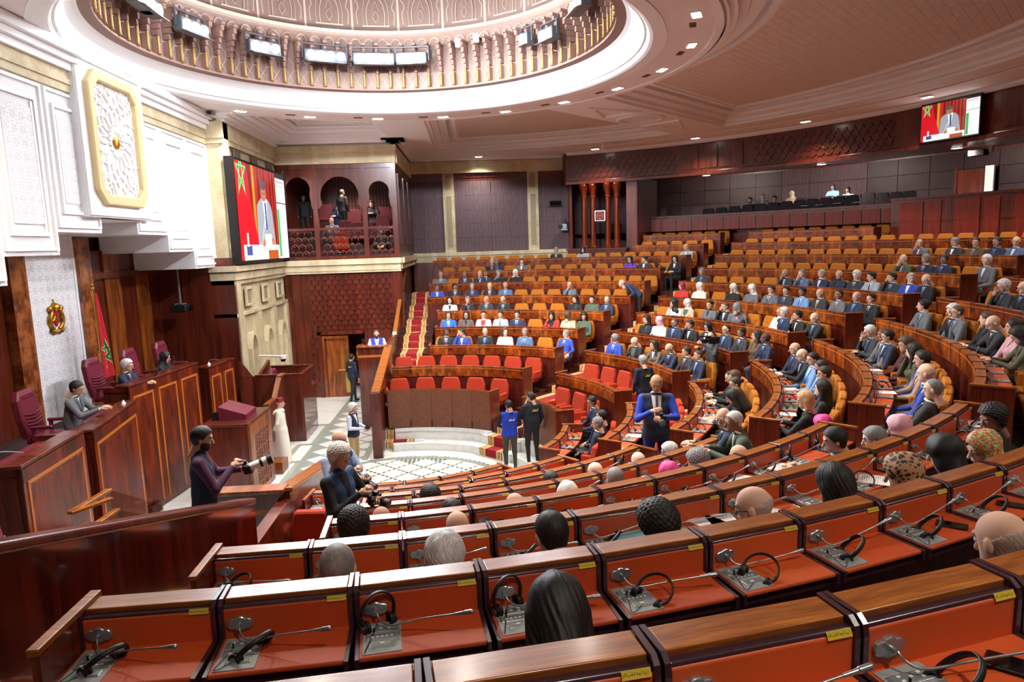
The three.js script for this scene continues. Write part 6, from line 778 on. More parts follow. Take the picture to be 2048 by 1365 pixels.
// curved block: seen from the side
{ const z5 = Zm(1040, 600, 3.657), C = (k, x, y, sp, l, o) => sit(3, k, ...z5(x, y), sp, l, o), z6 = Zm(1480, 600, 3.606), D = (k, x, y, sp, l, o) => sit(3, k, ...z6(x, y), sp, l, o), z4 = Zm(1600, 380, 4.016), B = (k, x, y, sp, l, o) => sit(3, k, ...z4(x, y), sp, l, o);
  C(1, 640, 905, 'm nv wt - sg 1 e', 'grey-haired man with hands raised to face', { trousers: 'dg', crossed: true, lean: -0.12 }); C(1, 705, 865, 'm dg wt - sk 1 a', 'black-haired man peeking behind a colleague', {});
  C(3, 1475, 565, 'm bk wt 22262e rk 1 g', 'man in black suit writing at desk', { pitch: 25, lean: 0.12 }); C(3, 1660, 575, 'w bk bk - Bb 1 b', 'woman with brown hair behind the writer', {}); C(3, 1685, 620, 'w bk wt - nd 1 g', 'woman with tied hair holding a sheet', { pitch: 12, gl: 1 }); C(3, 1700, 690, 'w br br - lb 1 b', 'woman with long brown hair bent down', { pitch: 30 }); C(3, 1660, 715, 'w bk bk - lk 1 b', 'woman with long black hair bent down', { pitch: 35, lean: 0.1 });
  D(4, 470, 350, 'm nv ba 2a3a5a ok 1 h', 'bald man in navy folding hands', { belly: 0.13, pitch: 8 }); D(4, 572, 400, 'm bk ba - og 0 g', 'bald man in black writing on knee', { gl: 1 }); D(4, 645, 418, 'm lb wt - sk 1 h', 'man in light blue suit and jeans', { trousers: 'lb' }); D(4, 690, 490, 'm lb ba - sk 2 h', 'bearded man in pale blue', { beard: 0x1c1714, trousers: 'lb' }); D(4, 745, 535, 'm nv wt - sd 1 h', 'man in navy with neat dark hair', {}); D(4, 745, 640, 'w bk bk - lk 0 h', 'pale woman with long black hair', {}); D(4, 712, 765, 'w bk wt - Bt 1 g', 'blonde woman holding white sheets', { pitch: 15 });
  D(5, 940, 225, 'm dg ba 4a6a9a sw 1 c', 'white-haired man in charcoal, hand on chin', { pitch: 15, gl: 1 }); D(5, 1065, 245, 'm gy wt 3a3e44 cd 3 h', 'man in grey suit, grey tie', {}); D(5, 1165, 270, 'm nv ba - sk 1 h', 'stout man in navy with glasses', { belly: 0.14, gl: 1 }); D(5, 1245, 315, 'w wi wi - ub 1 h', 'curly-haired woman in wine with glasses', { gl: 1 }); D(5, 1325, 365, 'w ol bk - lk 0 e', 'woman in olive coat touching her hair', { yaw: -35, trousers: 'ol' }); D(5, 1400, 425, 'm bl ba - sd 1 h', 'man in blue suit behind the olive coat', {}); D(5, 1465, 440, 'm tn tn - sk 1 h', 'man in tan jacket with black hair', {}); D(5, 1445, 515, 'm br wt 22304a os 0 h', 'balding man in brown suit', {}); D(5, 1515, 545, 'm bl wt 2a3a7a os 0 h', 'grey balding man in blue suit', {}); D(5, 1460, 645, 'm dg wt - rg 0 h', 'old man in charcoal leaning back at row end', { lean: -0.3, trousers: 'gy', pitch: 10 });
  D(6, 1408, 40, 'm gy ba 3a3a44 sk 1 h', 'dark-haired man in grey staring ahead', { yaw: -35 }); D(6, 1510, 75, 'm bk wt 101216 fw 0 h', 'white-haired man in black suit', {}); D(6, 1620, 90, 'm gy ba 3a4658 cd 1 h', 'man in grey blue suit with glasses', { gl: 1 }); D(6, 1725, 135, 'w bk bk - nb 0 h', 'smiling woman in black, tied hair', { yaw: -40 }); D(6, 1855, 155, 'm dg wt 2a2e3a os 0 g', 'man in charcoal looking at phone', { pitch: 25, gl: 1 }); D(6, 1945, 190, 'w pk pk - lk 1 h', 'woman in pink gown', {}); D(6, 2005, 255, 'w ol bk - lk 1 g', 'woman in olive coat with long hair bent forward', { pitch: 35, lean: 0.15, trousers: 'bk' });
  B(7, 1525, 775, 'm dg lb 22262e fw 1 c', 'white-haired man in charcoal, fist at mouth', { gl: 1, pitch: 10 }); B(7, 1765, 785, 'm bk ba 20304a os 0 h', 'bald man in black with glasses', { gl: 1 });
}
// open desks: heads and shoulders seen from behind; the pixel is the crown of the head
{ const N = (k, px, py, sp, l, o = {}) => { const top = 1.19 + 0.135; let R = RK(k) + 0.85; for (let q = 0.6; q <= 1.1; q += 0.02) { const Q = onR(px, py, RK(k) + q, false); if (Math.abs(Q.y - FK(k) - top) < Math.abs(onR(px, py, R, false).y - FK(k) - top)) R = RK(k) + q; } if (o.R) R = o.R; const Q = onR(px, py, R, false); return sit(4, k, px, py, sp, l, { lod: 'near', nosnap: 1, dy: clamp(Q.y - FK(k) - top, -0.3, 0.15), ang: angOf(Q), legs: false, pitch: o.pitch ?? 16, ...o, R }); };
  N(6, 669, 1097, 'm dg wt - cg 1 b', 'man with cropped grey hair', { pitch: 18 }); N(6, 890, 1078, 'm dg wt - fw 0 b', 'man with thick silver hair', { pitch: 18 }); N(6, 1109, 1030, 'm dg wt - rk 1 b', 'man with thinning dark crown', { pitch: 22 }); N(6, 1328, 1015, 'm bk wt - uk 1 b', 'man with bushy dark grey hair', { pitch: 22 }); N(6, 1529, 979, 'm dg wt - os 0 g', 'bald man with glasses at the white papers', { gl: 1, yaw: 40, pitch: 14 }); N(6, 1685, 934, 'w bk bk - lk 1 b', 'woman with glossy black hair', { pitch: 15 }); N(6, 1826, 912, 'w bk bk - Ht 1 b', 'woman in brown leopard headscarf', { yaw: 30, pattern: LEOP }); N(6, 1910, 873, 'w bk bk - Hn 1 b', 'woman in black headscarf', { yaw: 10 });
  N(7, 1148, 1197, 'w dg - - lk 0 b', 'brown-haired woman bent low over her pen', { pitch: 38, lean: 0.25, hands: ['relax', 'grip'] }); N(7, 2040, 1030, 'm dg wt - og 1 b', 'balding grey man at the last desks', {});
  N(6, 1988, 865, 'w bk bk - Ht 1 b', 'woman in floral orange headscarf', { yaw: 55, pattern: FLOR }); N(6, 2002, 812, 'm bk bk - uk 3 b', 'man with big dark curly hair', { yaw: 50, R: RK(6) + 0.55 });
  N(5, 704, 1026, 'm bk bk - uk 2 b', 'man with black wavy hair', {}); N(5, 916, 1027, 'm dg wt - xx 0 b', 'man with shiny bald crown', {}); N(5, 1689, 856, 'm sb ba - sk 1 g', 'man in blue jacket at the row end', { yaw: 40 }); N(5, 1762, 854, 'm dg wt - sg 0 b', 'man with smooth grey hair', { yaw: 20 }); N(5, 1812, 832, 'w pk pk - Hp 1 b', 'woman in lilac grey headscarf', { yaw: 25 });
  N(4, 1237, 937, 'm dg wt - cg 1 b', 'man with short grey crop', {}); N(4, 1141, 968, 'w wt - - Hh 1 b', 'woman in pure white headscarf', {}); N(4, 1404, 904, 'm bk wt - ug 1 b', 'man with dark grey curls', {}); N(4, 1347, 927, 'w pk - - Hf 1 b', 'woman in hot pink headscarf', {}); N(4, 1487, 891, 'm dg wt - xx 1 b', 'man with tan bald crown', {}); N(4, 761, 1017, 'm dg wt - xx 2 b', 'man with brown bald crown', {}); N(4, 904, 1001, 'm bk wt - sk 1 b', 'man with short black hair', {}); N(4, 1033, 989, 'm bk wt - og 1 b', 'man with thin grey hair', {});
  N(3, 1196, 926, 'm dg wt - xx 4 b', 'man with pink bald crown', {}); N(3, 1106, 944, 'm bk wt - sd 1 b', 'man with flat brown hair', {}); N(3, 1283, 905, 'm dg wt - og 4 b', 'pale bald man beside the green folder', {}); N(3, 861, 976, 'm bk wt - uk 2 b', 'man with tousled black hair', {}); N(3, 1346, 885, 'm dg wt - sw 1 b', 'white-haired man with red spectacles', { gl: 1, yaw: 30 });
  N(4, 1462, 815, 'm nv wt - os 1 g', 'bald man with glasses in navy', { gl: 1, yaw: 60, turn: 30, R: RK(4) + 0.35 }); N(4, 1496, 816, 'm gn wt - cw 3 g', 'white-haired man in dark green jacket leaning', { yaw: 15, turn: 40, lean: 0.2, pitch: 10, R: RK(4) + 0.75 }); N(4, 1655, 831, 'w mg mg - Hf 1 b', 'woman in magenta headscarf', {});
}
// ---------- presidium furniture ----------
const FP = 2.1;     // floor of the dais behind the desks
{ const w = struct('floor', 'dark carpeted dais behind the presidium desks'); part('dais', [bx(1.65, FP, 10.4, -6.35, FP / 2 - 0.02, 0)], mat(0x2a1210, 0.8), w); }
const orangeV = mat(0xd8a888, 0.36, { map: scaled(T.walnut, 0.8, 0.4), clearcoat: 0.4, clearcoatRoughness: 0.1 }), darkV = mat(0xb87e66, 0.4, { map: scaled(T.burl, 0.7, 0.4), clearcoat: 0.15, clearcoatRoughness: 0.3 }), honey = mat(0xb8682a, 0.3, { map: null });
// a desk front between two plan points, seen from the hall; local x along the front, z towards the hall
function daisDesk(label, x0, z0, x1, z1, top, depth, panels, opts = {}) {
  const L = Math.hypot(x1 - x0, z1 - z0), t = thing('presidium_desk', label, 'desk', [(x0 + x1) / 2, 0, (z0 + z1) / 2], Math.atan2(-(z1 - z0), x1 - x0));
  const yb = opts.base ?? 0; part('carcass', [bx(L, top - yb - 0.04, 0.06, 0, (top + yb) / 2 - 0.02, -0.04), bx(0.05, top - yb - 0.04, depth, L / 2 - 0.025, (top + yb) / 2 - 0.02, -depth / 2), bx(0.05, top - yb - 0.04, depth, -L / 2 + 0.025, (top + yb) / 2 - 0.02, -depth / 2)], MAT.mahog, t);
  part('desktop', [rbx(L + 0.03, 0.05, 0.3, 0.012, 0, top - 0.02, -0.13), bx(L, 0.04, depth, 0, top - 0.16, -depth / 2)], MAT.mahog, t); part('leather_inset', bx(L - 0.1, 0.01, depth - 0.34, 0, top - 0.133, -depth / 2 - 0.12), MAT.burgundy, t);
  const pw = L / panels; for (let i = 0; i < panels; i++) { const c = -L / 2 + pw * (i + 0.5), h = top - yb - 0.42; const f = part('front_panel', bx(pw - 0.01, top - yb - 0.1, 0.02, c, (top + yb) / 2 - 0.02, 0), orangeV, t); part('panel_field', bx(pw - 0.3, h - 0.16, 0.012, c, yb + 0.14 + h / 2, 0.016), darkV, f); part('panel_border', [bx(pw - 0.2, 0.05, 0.014, c, yb + 0.14 + h + 0.0, 0.015), bx(0.05, h, 0.014, c - pw / 2 + 0.125, yb + 0.14 + h / 2, 0.015), bx(0.05, h, 0.014, c + pw / 2 - 0.125, yb + 0.14 + h / 2, 0.015)], honey, f); part('top_band', bx(pw - 0.01, 0.2, 0.016, c, top - 0.16, 0.006), darkV, f); }
  return t;
}
daisDesk('tall central presidium desk faced with fiery veneer panels', -5.3, 0.82, -4.98, -1.95, 2.9, 0.55, 3);
daisDesk('presidium wing desk with papers before the grey-suited man', -4.51, 3.69, -4.9, 1.4, 2.72, 0.6, 1);
daisDesk('presidium end desk bearing a lone desk microphone', -4.26, 5.9, -4.45, 4.06, 2.82, 0.7, 1);
daisDesk('presidium wing desk between the lectern stair and carved niches', -4.85, -2.25, -4.68, -3.6, 2.72, 0.6, 2);
// high-backed burgundy chairs
function highChair(pos, ry, label) {
  const t = thing('leather_armchair', label, 'chair', pos, ry), s = cacheG('hchair', () => { const back = prism([[-0.23, 0.5], [0.23, 0.5], [0.28, 0.8], [0.27, 1.14], [0.2, 1.26], [-0.2, 1.26], [-0.27, 1.14], [-0.28, 0.8]], 0.08, 0.03); back.translate(0, -0.5, 0).rotateX(-0.14).translate(0, 0.5, -0.24); const rib = []; for (let i = 0; i < 4; i++) rib.push(tube([[-0.25, 0.72 + i * 0.06, -0.12 - (0.22 + i * 0.06) * 0.14], [0, 0.69 + i * 0.06, -0.105 - (0.2 + i * 0.06) * 0.14], [0.25, 0.72 + i * 0.06, -0.12 - (0.22 + i * 0.06) * 0.14]], 0.012, 10, 5)); return { back: metricUV(back), rib: mergeGeometries(rib), head: rbx(0.46, 0.16, 0.13, 0.06, 0, 1.19, -0.28, 3), seat: rbx(0.54, 0.14, 0.52, 0.05, 0, 0.44, 0.05, 3), arm: mergeGeometries([rbx(0.07, 0.06, 0.36, 0.025, 0, 0.68, 0.08, 2), bx(0.05, 0.22, 0.05, 0, 0.56, -0.05)]), base: mergeGeometries([cyl(0.03, 0.03, 0.3, 0, 0.22, 0, 10), ...[0, 1, 2, 3, 4].map((i) => bx(0.05, 0.05, 0.3, 0.15 * Math.sin(i * 1.257), 0.05, 0.15 * Math.cos(i * 1.257), i * 1.257))]) }; });
  part('backrest', s.back, MAT.burgundy, t); part('rib', s.rib, MAT.burgundy, t); part('headrest', s.head, MAT.burgundy, t); part('cushion', s.seat, MAT.burgundy, t); for (const x of [-0.3, 0.3]) part('armrest', s.arm, MAT.burgundy, t).position.x = x; part('base', s.base, MAT.black, t); return t;
}
const HX = Math.PI / 2;     // facing the hall (+x)
highChair([-6.05, FP + 0.02, onX(212, 745, -6.05).z], HX, 'tall burgundy chair behind the white-haired chairman'); highChair([-6.0, FP, onX(285, 750, -6.0).z], HX, 'burgundy chair between the chairman and the veiled woman'); highChair([-5.95, FP - 0.05, onX(345, 728, -5.95).z], HX, 'empty burgundy chair beyond the veiled woman'); highChair([-5.68, FP - 0.08, onX(88, 830, -5.68).z], HX + 0.1, 'burgundy chair behind the grey-suited man');
// emblem on the white panel
{ const t = thing('coat_of_arms', 'gilded coat of arms with red shield on the white carved panel', 'emblem', [XB + 0.1, 4.27, 0.02], HX);
  const lion = (s) => [tube([[s * 0.1, -0.22, 0], [s * 0.2, -0.12, 0.02], [s * 0.21, 0.03, 0.03], [s * 0.15, 0.16, 0.03], [s * 0.2, 0.24, 0.02]], 0.045, 14, 7), tube([[s * 0.2, -0.05, 0.03], [s * 0.13, 0.0, 0.05], [s * 0.1, 0.06, 0.05]], 0.028, 8, 6), tube([[s * 0.22, -0.15, 0], [s * 0.28, -0.05, 0], [s * 0.25, 0.08, 0.01]], 0.018, 10, 5), sph(0.06, s * 0.19, 0.22, 0.03, 1, 1.1, 0.8)];
  part('lion', lion(-1), MAT.gold, t); part('lion', lion(1), MAT.gold, t); part('crown', [lathe([[0.1, 0.18], [0.13, 0.24], [0.1, 0.31], [0.03, 0.35], [0.0, 0.38]], 14), sph(0.025, 0, 0.4, 0)], MAT.gold, t); part('shield', prism([[-0.1, 0.14], [0.1, 0.14], [0.1, -0.02], [0, -0.15], [-0.1, -0.02]], 0.03, 0.01), mat(0xa81c24, 0.4), t, 'red shield'); part('star', (() => { const p = []; for (let i = 0; i < 10; i++) { const a = Math.PI / 2 + i * Math.PI / 5, r = i % 2 ? 0.025 : 0.06; p.push([r * Math.cos(a), 0.02 + r * Math.sin(a)]); } return prism(p, 0.05); })(), mat(0x1f7a3a, 0.5), t); part('scroll', [tube([[-0.24, -0.22, 0.02], [-0.12, -0.28, 0.04], [0, -0.25, 0.05], [0.12, -0.28, 0.04], [0.24, -0.22, 0.02]], 0.035, 16, 6)], MAT.gold, t); }
// flag on its pole
{ const p = onX(205, 700, -6.35), z = p.z, t = thing('national_flag', 'red flag with green star hanging on a brass pole behind the chairman', 'flag', [-6.4, FP, z]);
  part('pole', cyl(0.018, 0.018, 2.75, 0, 1.37, 0, 10), MAT.brass, t); part('finial', [sph(0.035, 0, 2.78, 0), sph(0.025, 0, 2.86, 0)], MAT.brass, t); const g = new THREE.PlaneGeometry(0.46, 1.9, 14, 20), q = g.attributes.position; for (let i = 0; i < q.count; i++) { const u = (q.getX(i) + 0.23) / 0.46, v = (0.95 - q.getY(i)) / 1.9, wd = 0.14 + 0.86 * Math.pow(v, 0.8); q.setXYZ(i, 0.05 * Math.sin(u * 11) * wd + 0.03, 1.72 + q.getY(i), -0.46 * u * wd * 1.05); } g.computeVertexNormals();
  const ft = canvasTex(128, 512, (c, w, h) => { c.fillStyle = '#b00e1c'; c.fillRect(0, 0, w, h); c.strokeStyle = '#d8c060'; c.lineWidth = 22; c.lineJoin = 'miter'; const star = () => { c.beginPath(); for (let i = 0; i <= 5; i++) { const a = -Math.PI / 2 + i * 4 * Math.PI / 5, X = w * 0.5 + w * 0.42 * Math.cos(a), Y = h * 0.7 + h * 0.15 * Math.sin(a); i ? c.lineTo(X, Y) : c.moveTo(X, Y); } c.stroke(); }; star(); c.strokeStyle = '#16552c'; c.lineWidth = 13; star(); }); part('cloth', g, mat(0xffffff, 0.8, { map: ft, side: THREE.DoubleSide }), t); }
// ceiling-hung projector in front of the timber back wall
{ const p = onX(362, 617, -6.3), t = thing('projector', 'black projector hanging from a drop pole', 'projector', [p.x, p.y, p.z], HX); part('housing', rbx(0.4, 0.2, 0.42, 0.04, 0, 0, 0), MAT.black, t); part('pole', cyl(0.03, 0.03, 1.0, 0, 0.6, 0, 10), MAT.plasticMid, t); part('lens', flat(new THREE.CylinderGeometry(0.06, 0.07, 0.1, 16).rotateX(HX).translate(0.06, 0, 0.25)), MAT.blackGloss, t); part('bracket', [bx(0.3, 0.02, 0.02, 0, 0.12, 0.1), bx(0.3, 0.02, 0.02, 0, 0.12, -0.1), bx(0.1, 0.02, 0.25, 0, 0.13, 0)], MAT.plasticMid, t); }
// white dome camera on an arm out of the stone wall
{ const p = onX(520, 712, -4.95), t = thing('dome_camera', 'white dome surveillance camera on a long wall arm', 'camera', [p.x, p.y, p.z]); const e = onX(566, 716, -4.0).sub(p); part('arm', [tube([[0, 0, 0], [e.x * 0.5, e.y * 0.5 + 0.02, e.z * 0.5], [e.x, e.y + 0.04, e.z]], 0.03, 10, 8), cyl(0.07, 0.07, 0.03, 0, 0, 0, 12)], MAT.white, t); part('housing', [cyl(0.09, 0.1, 0.1, e.x, e.y + 0.02, e.z, 16)], MAT.white, t); part('dome', sph(0.08, e.x, e.y - 0.05, e.z), MAT.blackGloss, t); }
// lectern and its steps
{ const t = thing('lectern', 'speaker lectern with carved lattice front panel below the presidium', 'lectern'), a = onX(494.8, 848.6, -3.2), b = onX(536.7, 815, -3.2); const x = -3.2, z0 = a.z, z1 = b.z, y = (a.y + b.y) / 2, zc = (z0 + z1) / 2, L = Math.abs(z1 - z0);
  part('body', bx(1.0, y - 0.04, L, x - 0.52, y / 2 - 0.02, zc), MAT.mahog, t); part('desktop', rbx(1.06, 0.06, L + 0.06, 0.015, x - 0.5, y - 0.02, zc), MAT.mahog, t); part('front_frame', [bx(0.05, y - 0.49, 0.3, x + 0.01, (y - 0.35 + 0.14) / 2, z0 - 0.15), bx(0.05, y - 0.49, 0.3, x + 0.01, (y - 0.35 + 0.14) / 2, z1 + 0.15), bx(0.05, 0.3, L, x + 0.01, y - 0.2, zc), bx(0.05, 0.14, L, x + 0.01, 0.07, zc)], MAT.walnut, t);
  const lat = []; const w = L - 0.6, h = y - 0.5; for (let j = 0; j < 5; j++) for (let i = 0; i < 3; i++) { const cy = 0.16 + (j + 0.5) * h / 5, cz = zc - w / 2 + (i + 0.5) * w / 3; for (let q = 0; q < 4; q++) lat.push(bx(0.02, 0.018, h / 5 * 1.3, x + 0.02, cy, cz, 0, q * Math.PI / 4)); const tg = new THREE.TorusGeometry(w / 7, 0.012, 4, 12); tg.rotateY(HX).translate(x + 0.02, cy, cz); lat.push(flat(tg)); } part('lattice_panel', [bx(0.02, h + 0.1, w + 0.05, x - 0.005, 0.16 + h / 2, zc)], MAT.mahogDark, t); part('lattice', lat, mat(0x8a5a48, 0.4), t);
  const s = thing('lectern_step', 'small polished timber step beside the lectern', 'step', [-3.25, 0, -2.0]); part('tread', rbx(0.4, 0.3, 0.5, 0.01, 0, 0.15, 0), MAT.walnut, s);
  const bt = thing('water_carafe', 'clear glass carafe on the lectern', 'carafe', [x - 0.5, y + 0.01, z0 - 0.35]); part('bottle', lathe([[0, 0], [0.07, 0], [0.075, 0.05], [0.06, 0.14], [0.022, 0.2], [0.022, 0.28], [0.028, 0.3]], 16), MAT.glass, bt); part('stopper', sph(0.025, 0, 0.32, 0), MAT.glass, bt);
  const bk = thing('lectern_monitor', 'small black screen on the lectern beside the carafe', 'monitor', [x - 0.75, y + 0.1, z0 - 0.45], 0.3); part('panel', rbx(0.34, 0.2, 0.03, 0.006), MAT.black, bk); part('foot', bx(0.1, 0.03, 0.1, 0, -0.09, 0), MAT.black, bk);
  const bd = thing('reading_desk', 'slanted burgundy reading stand on the lectern', 'stand', [x - 0.45, y, zc - 0.35]); part('block', prism([[-0.3, 0], [0.3, 0], [0.3, 0.12], [-0.3, 0.32]], 0.75), MAT.burgundy, bd); }
// stepped timber barrier and secretary box at the far side
{ const t = thing('secretary_box', 'tall boxy secretary desk of glossy mahogany on the marble', 'desk'); part('front', bx(0.06, 1.98, 1.56, -3.2, 0.99, -5.49), mat(0xffffff, 0.12, { map: scaled(T.mahog, 0.5, 0.4), clearcoat: 0.8, clearcoatRoughness: 0.05 }), t); part('side', bx(1.3, 1.98, 0.06, -3.83, 0.99, -4.72), MAT.mahog, t); part('side', bx(1.3, 1.98, 0.06, -3.83, 0.99, -6.26), MAT.mahog, t); part('top_rail', [rbx(0.12, 0.05, 1.6, 0.012, -3.2, 2.0, -5.49), rbx(1.34, 0.05, 0.1, 0.012, -3.83, 2.0, -4.72), rbx(1.34, 0.05, 0.1, 0.012, -3.83, 2.0, -6.26)], MAT.mahog, t); part('worktop', bx(0.55, 0.04, 1.4, -3.52, 1.75, -5.49), MAT.walnut, t);
  const s = thing('sloped_parapet', 'sloping timber parapet rising beside the secretary box', 'parapet'); const pts = [[-2.5, 1.55], [-3.9, 1.55], [-4.72, 2.0]]; const g = prism([[0, 0], [0, 1.5], [0.75, 1.5], [1.35, 2.0], [1.8, 2.0], [1.8, 0]], 0.08); g.rotateY(HX).translate(-3.75, 0, -2.95); part('board', g, MAT.mahog, s); part('cap', [bx(0.14, 0.05, 0.78, -3.71, 1.52, -3.32), bx(0.14, 0.05, 0.8, -3.71, 1.76, -4.0, 0, 0.69), bx(0.14, 0.05, 0.5, -3.71, 2.02, -4.52)], MAT.walnut, s);
  const w2 = thing('dais_parapet', 'dark angular timber parapet before the carved niches', 'parapet'); const g2 = prism([[0, 0.5], [0, 2.6], [0.9, 2.0], [1.5, 1.9], [2.6, 2.2], [2.6, 0.5]], 0.08); g2.rotateY(HX).translate(-4.62, 0, -3.75); part('board', g2, MAT.mahogDark, w2); }
highChair([-3.95, 0.75, -5.5], HX, 'burgundy chair in the secretary box under the dome camera');
// rostrum wall and sloping handrail by the steep stair, and the same on this side
for (const [s, top, lab] of [[-1, 2.55, 'beside the steep stair'], [1, 2.34, 'next to the photographers']]) {
  const z0 = s * 5.95; const t = thing('rostrum_wall', `polished timber rostrum wall ${lab}`, 'partition'); part('face', bx(0.92, top, 0.12, -1.27, top / 2, z0), mat(0xffffff, 0.14, { map: scaled(T.mahog, 0.6, 0.4), clearcoat: 0.8, clearcoatRoughness: 0.06 }), t); part('inlay', bx(0.9, 0.07, 0.13, -1.27, top - 0.3, z0), honey, t); part('cap', rbx(1.0, 0.06, 0.26, 0.015, -1.27, top, z0), MAT.walnut, t);
  const r = thing('sloping_balustrade', `sloping timber balustrade ${lab}`, 'balustrade'); const g = prism([[0, 0], [0, 1.72], [3.2, top - 0.06], [3.2, 0]], 0.16); g.rotateY(s < 0 ? HX : -HX); g.translate(s < 0 ? -0.88 : -0.72, 0, s * 2.77); part('board', g, MAT.mahog, r); const L = Math.hypot(3.2, top - 1.78); part('handrail', rbx(0.24, 0.07, L, 0.02, 0, 0, 0), MAT.cap, r).position.set(-0.8, (1.75 + top) / 2, s * 4.36); r.children.at(-1).rotation.x = -s * Math.atan2(top - 1.78, 3.2); part('newel', rbx(0.26, 1.78, 0.16, 0.01, -0.8, 0.89, s * 2.7), MAT.mahog, r);
}
{ const t = thing('stair_handrail', 'steep sloping timber handrail wall up to the stone ledge', 'handrail'), g = prism([[0, 0], [0, 2.5], [2.3, 2.6], [7.0, 4.55], [7.0, 0]], 0.1); g.rotateY(HX).translate(-0.95, 0, -6.0); part('board', g, MAT.mahog, t); const L = Math.hypot(4.6, 1.95); part('handrail', rbx(0.14, 0.07, L, 0.02), MAT.cap, t).position.set(-0.86, 3.6, -10.6); t.children.at(-1).rotation.x = Math.atan2(1.95, 4.6); part('end_cap', rbx(0.14, 0.1, 0.1, 0.02, -0.86, 2.63, -8.3), MAT.white, t); }
// dark partition on this side of the hall
{ const t = thing('dark_partition', 'long dark mahogany partition sloping along the stair', 'partition'); const g = prism([[0, 0], [0, 2.7], [3.9, 3.95], [6.2, 4.7], [6.2, 0]], 0.14, 0); g.rotateY(-HX).translate(-0.72, 0, 7.4); part('board', g, mat(0xd8b0a8, 0.16, { map: scaled(T.mahog, 0.6, 0.3), clearcoat: 0.7, clearcoatRoughness: 0.06 }), t); const L = Math.hypot(6.2, 2.0), c = part('cap_rail', rbx(0.22, 0.07, L, 0.025), MAT.mahog, t); c.position.set(-0.8, 3.72, 10.5); c.rotation.x = -Math.atan2(2.0, 6.2); part('front_board', [bx(0.16, 2.2, 1.45, -0.8, 1.1, 6.68)], MAT.mahog, t); }
// glass and timber stair guard in the corner, and the chair there
{ const P = (x, y, Y) => onY(x, y, Y), t = thing('stair_guard', 'angular timber stair guard with glass panes', 'guard rail'); const a = P(140, 1027, 2.0), b = P(219, 980, 2.0), c = P(327, 1012, 2.0), d = P(180, 1058, 1.8), e = P(235, 1020, 1.8); const rail = (p, q, r = 0.05) => { const v = q.clone().sub(p), L = v.length(), g = rbx(r * 2, r, L, 0.012); g.applyQuaternion(new THREE.Quaternion().setFromUnitVectors(V(0, 0, 1), v.normalize())); const m = p.clone().add(q).multiplyScalar(0.5); g.translate(m.x, m.y, m.z); return g; }; const pane = (p, q, h) => quads([[V(p.x, p.y - h, p.z), V(q.x, q.y - h, q.z), q, p]]);
  part('rail', [rail(a, b), rail(d, e), rail(a, V(lerp(a.x, e.x, 0.9), 2.0, lerp(a.z, e.z, 0.9)))], MAT.cap, t); const gl = mat(0xcfc6b8, 0.05, { transmission: 1, thickness: 0, ior: 1.5 }); part('pane', pane(b, c, 0.6), gl, t, 'clear glass pane'); part('pane', pane(e, V(c.x, 1.8, c.z), 0.5), gl, t, 'clear glass pane'); part('skirt_board', [pane(V(a.x, 1.62, a.z), V(b.x, 1.62, b.z), 1.62), pane(V(b.x, 1.42, b.z), V(c.x, 1.42, c.z), 1.42), pane(V(d.x, 1.76, d.z), V(e.x, 1.76, e.z), 1.7)], MAT.walnut, t); const o = thing('dais_steps', 'orange timber stepped platform under the glass guard', 'steps'); const m = d.clone().add(b).multiplyScalar(0.5); part('platform', bx(1.2, 1.3, 1.6, m.x, 0.65, m.z), MAT.walnut, o); part('upper_step', bx(0.7, 0.2, 1.0, m.x - 0.2, 1.4, m.z), MAT.walnut, o);
  const st = thing('lectern_stair', 'short timber flight climbing towards the lectern', 'stairs'); for (let i = 0; i < 5; i++) { const q = P(300 + i * 6, 1010 - i * 32, 0.2 + i * 0.22); part('step', bx(0.9, 0.22, 0.45, q.x - 0.3, 0.1 + i * 0.22, q.z), MAT.stair, st); } }
{ const p = onX(45, 1062, -2.6); highChair([p.x, p.y - 1.0, p.z], HX + 0.5, 'creased burgundy armchair below the dark partition'); }
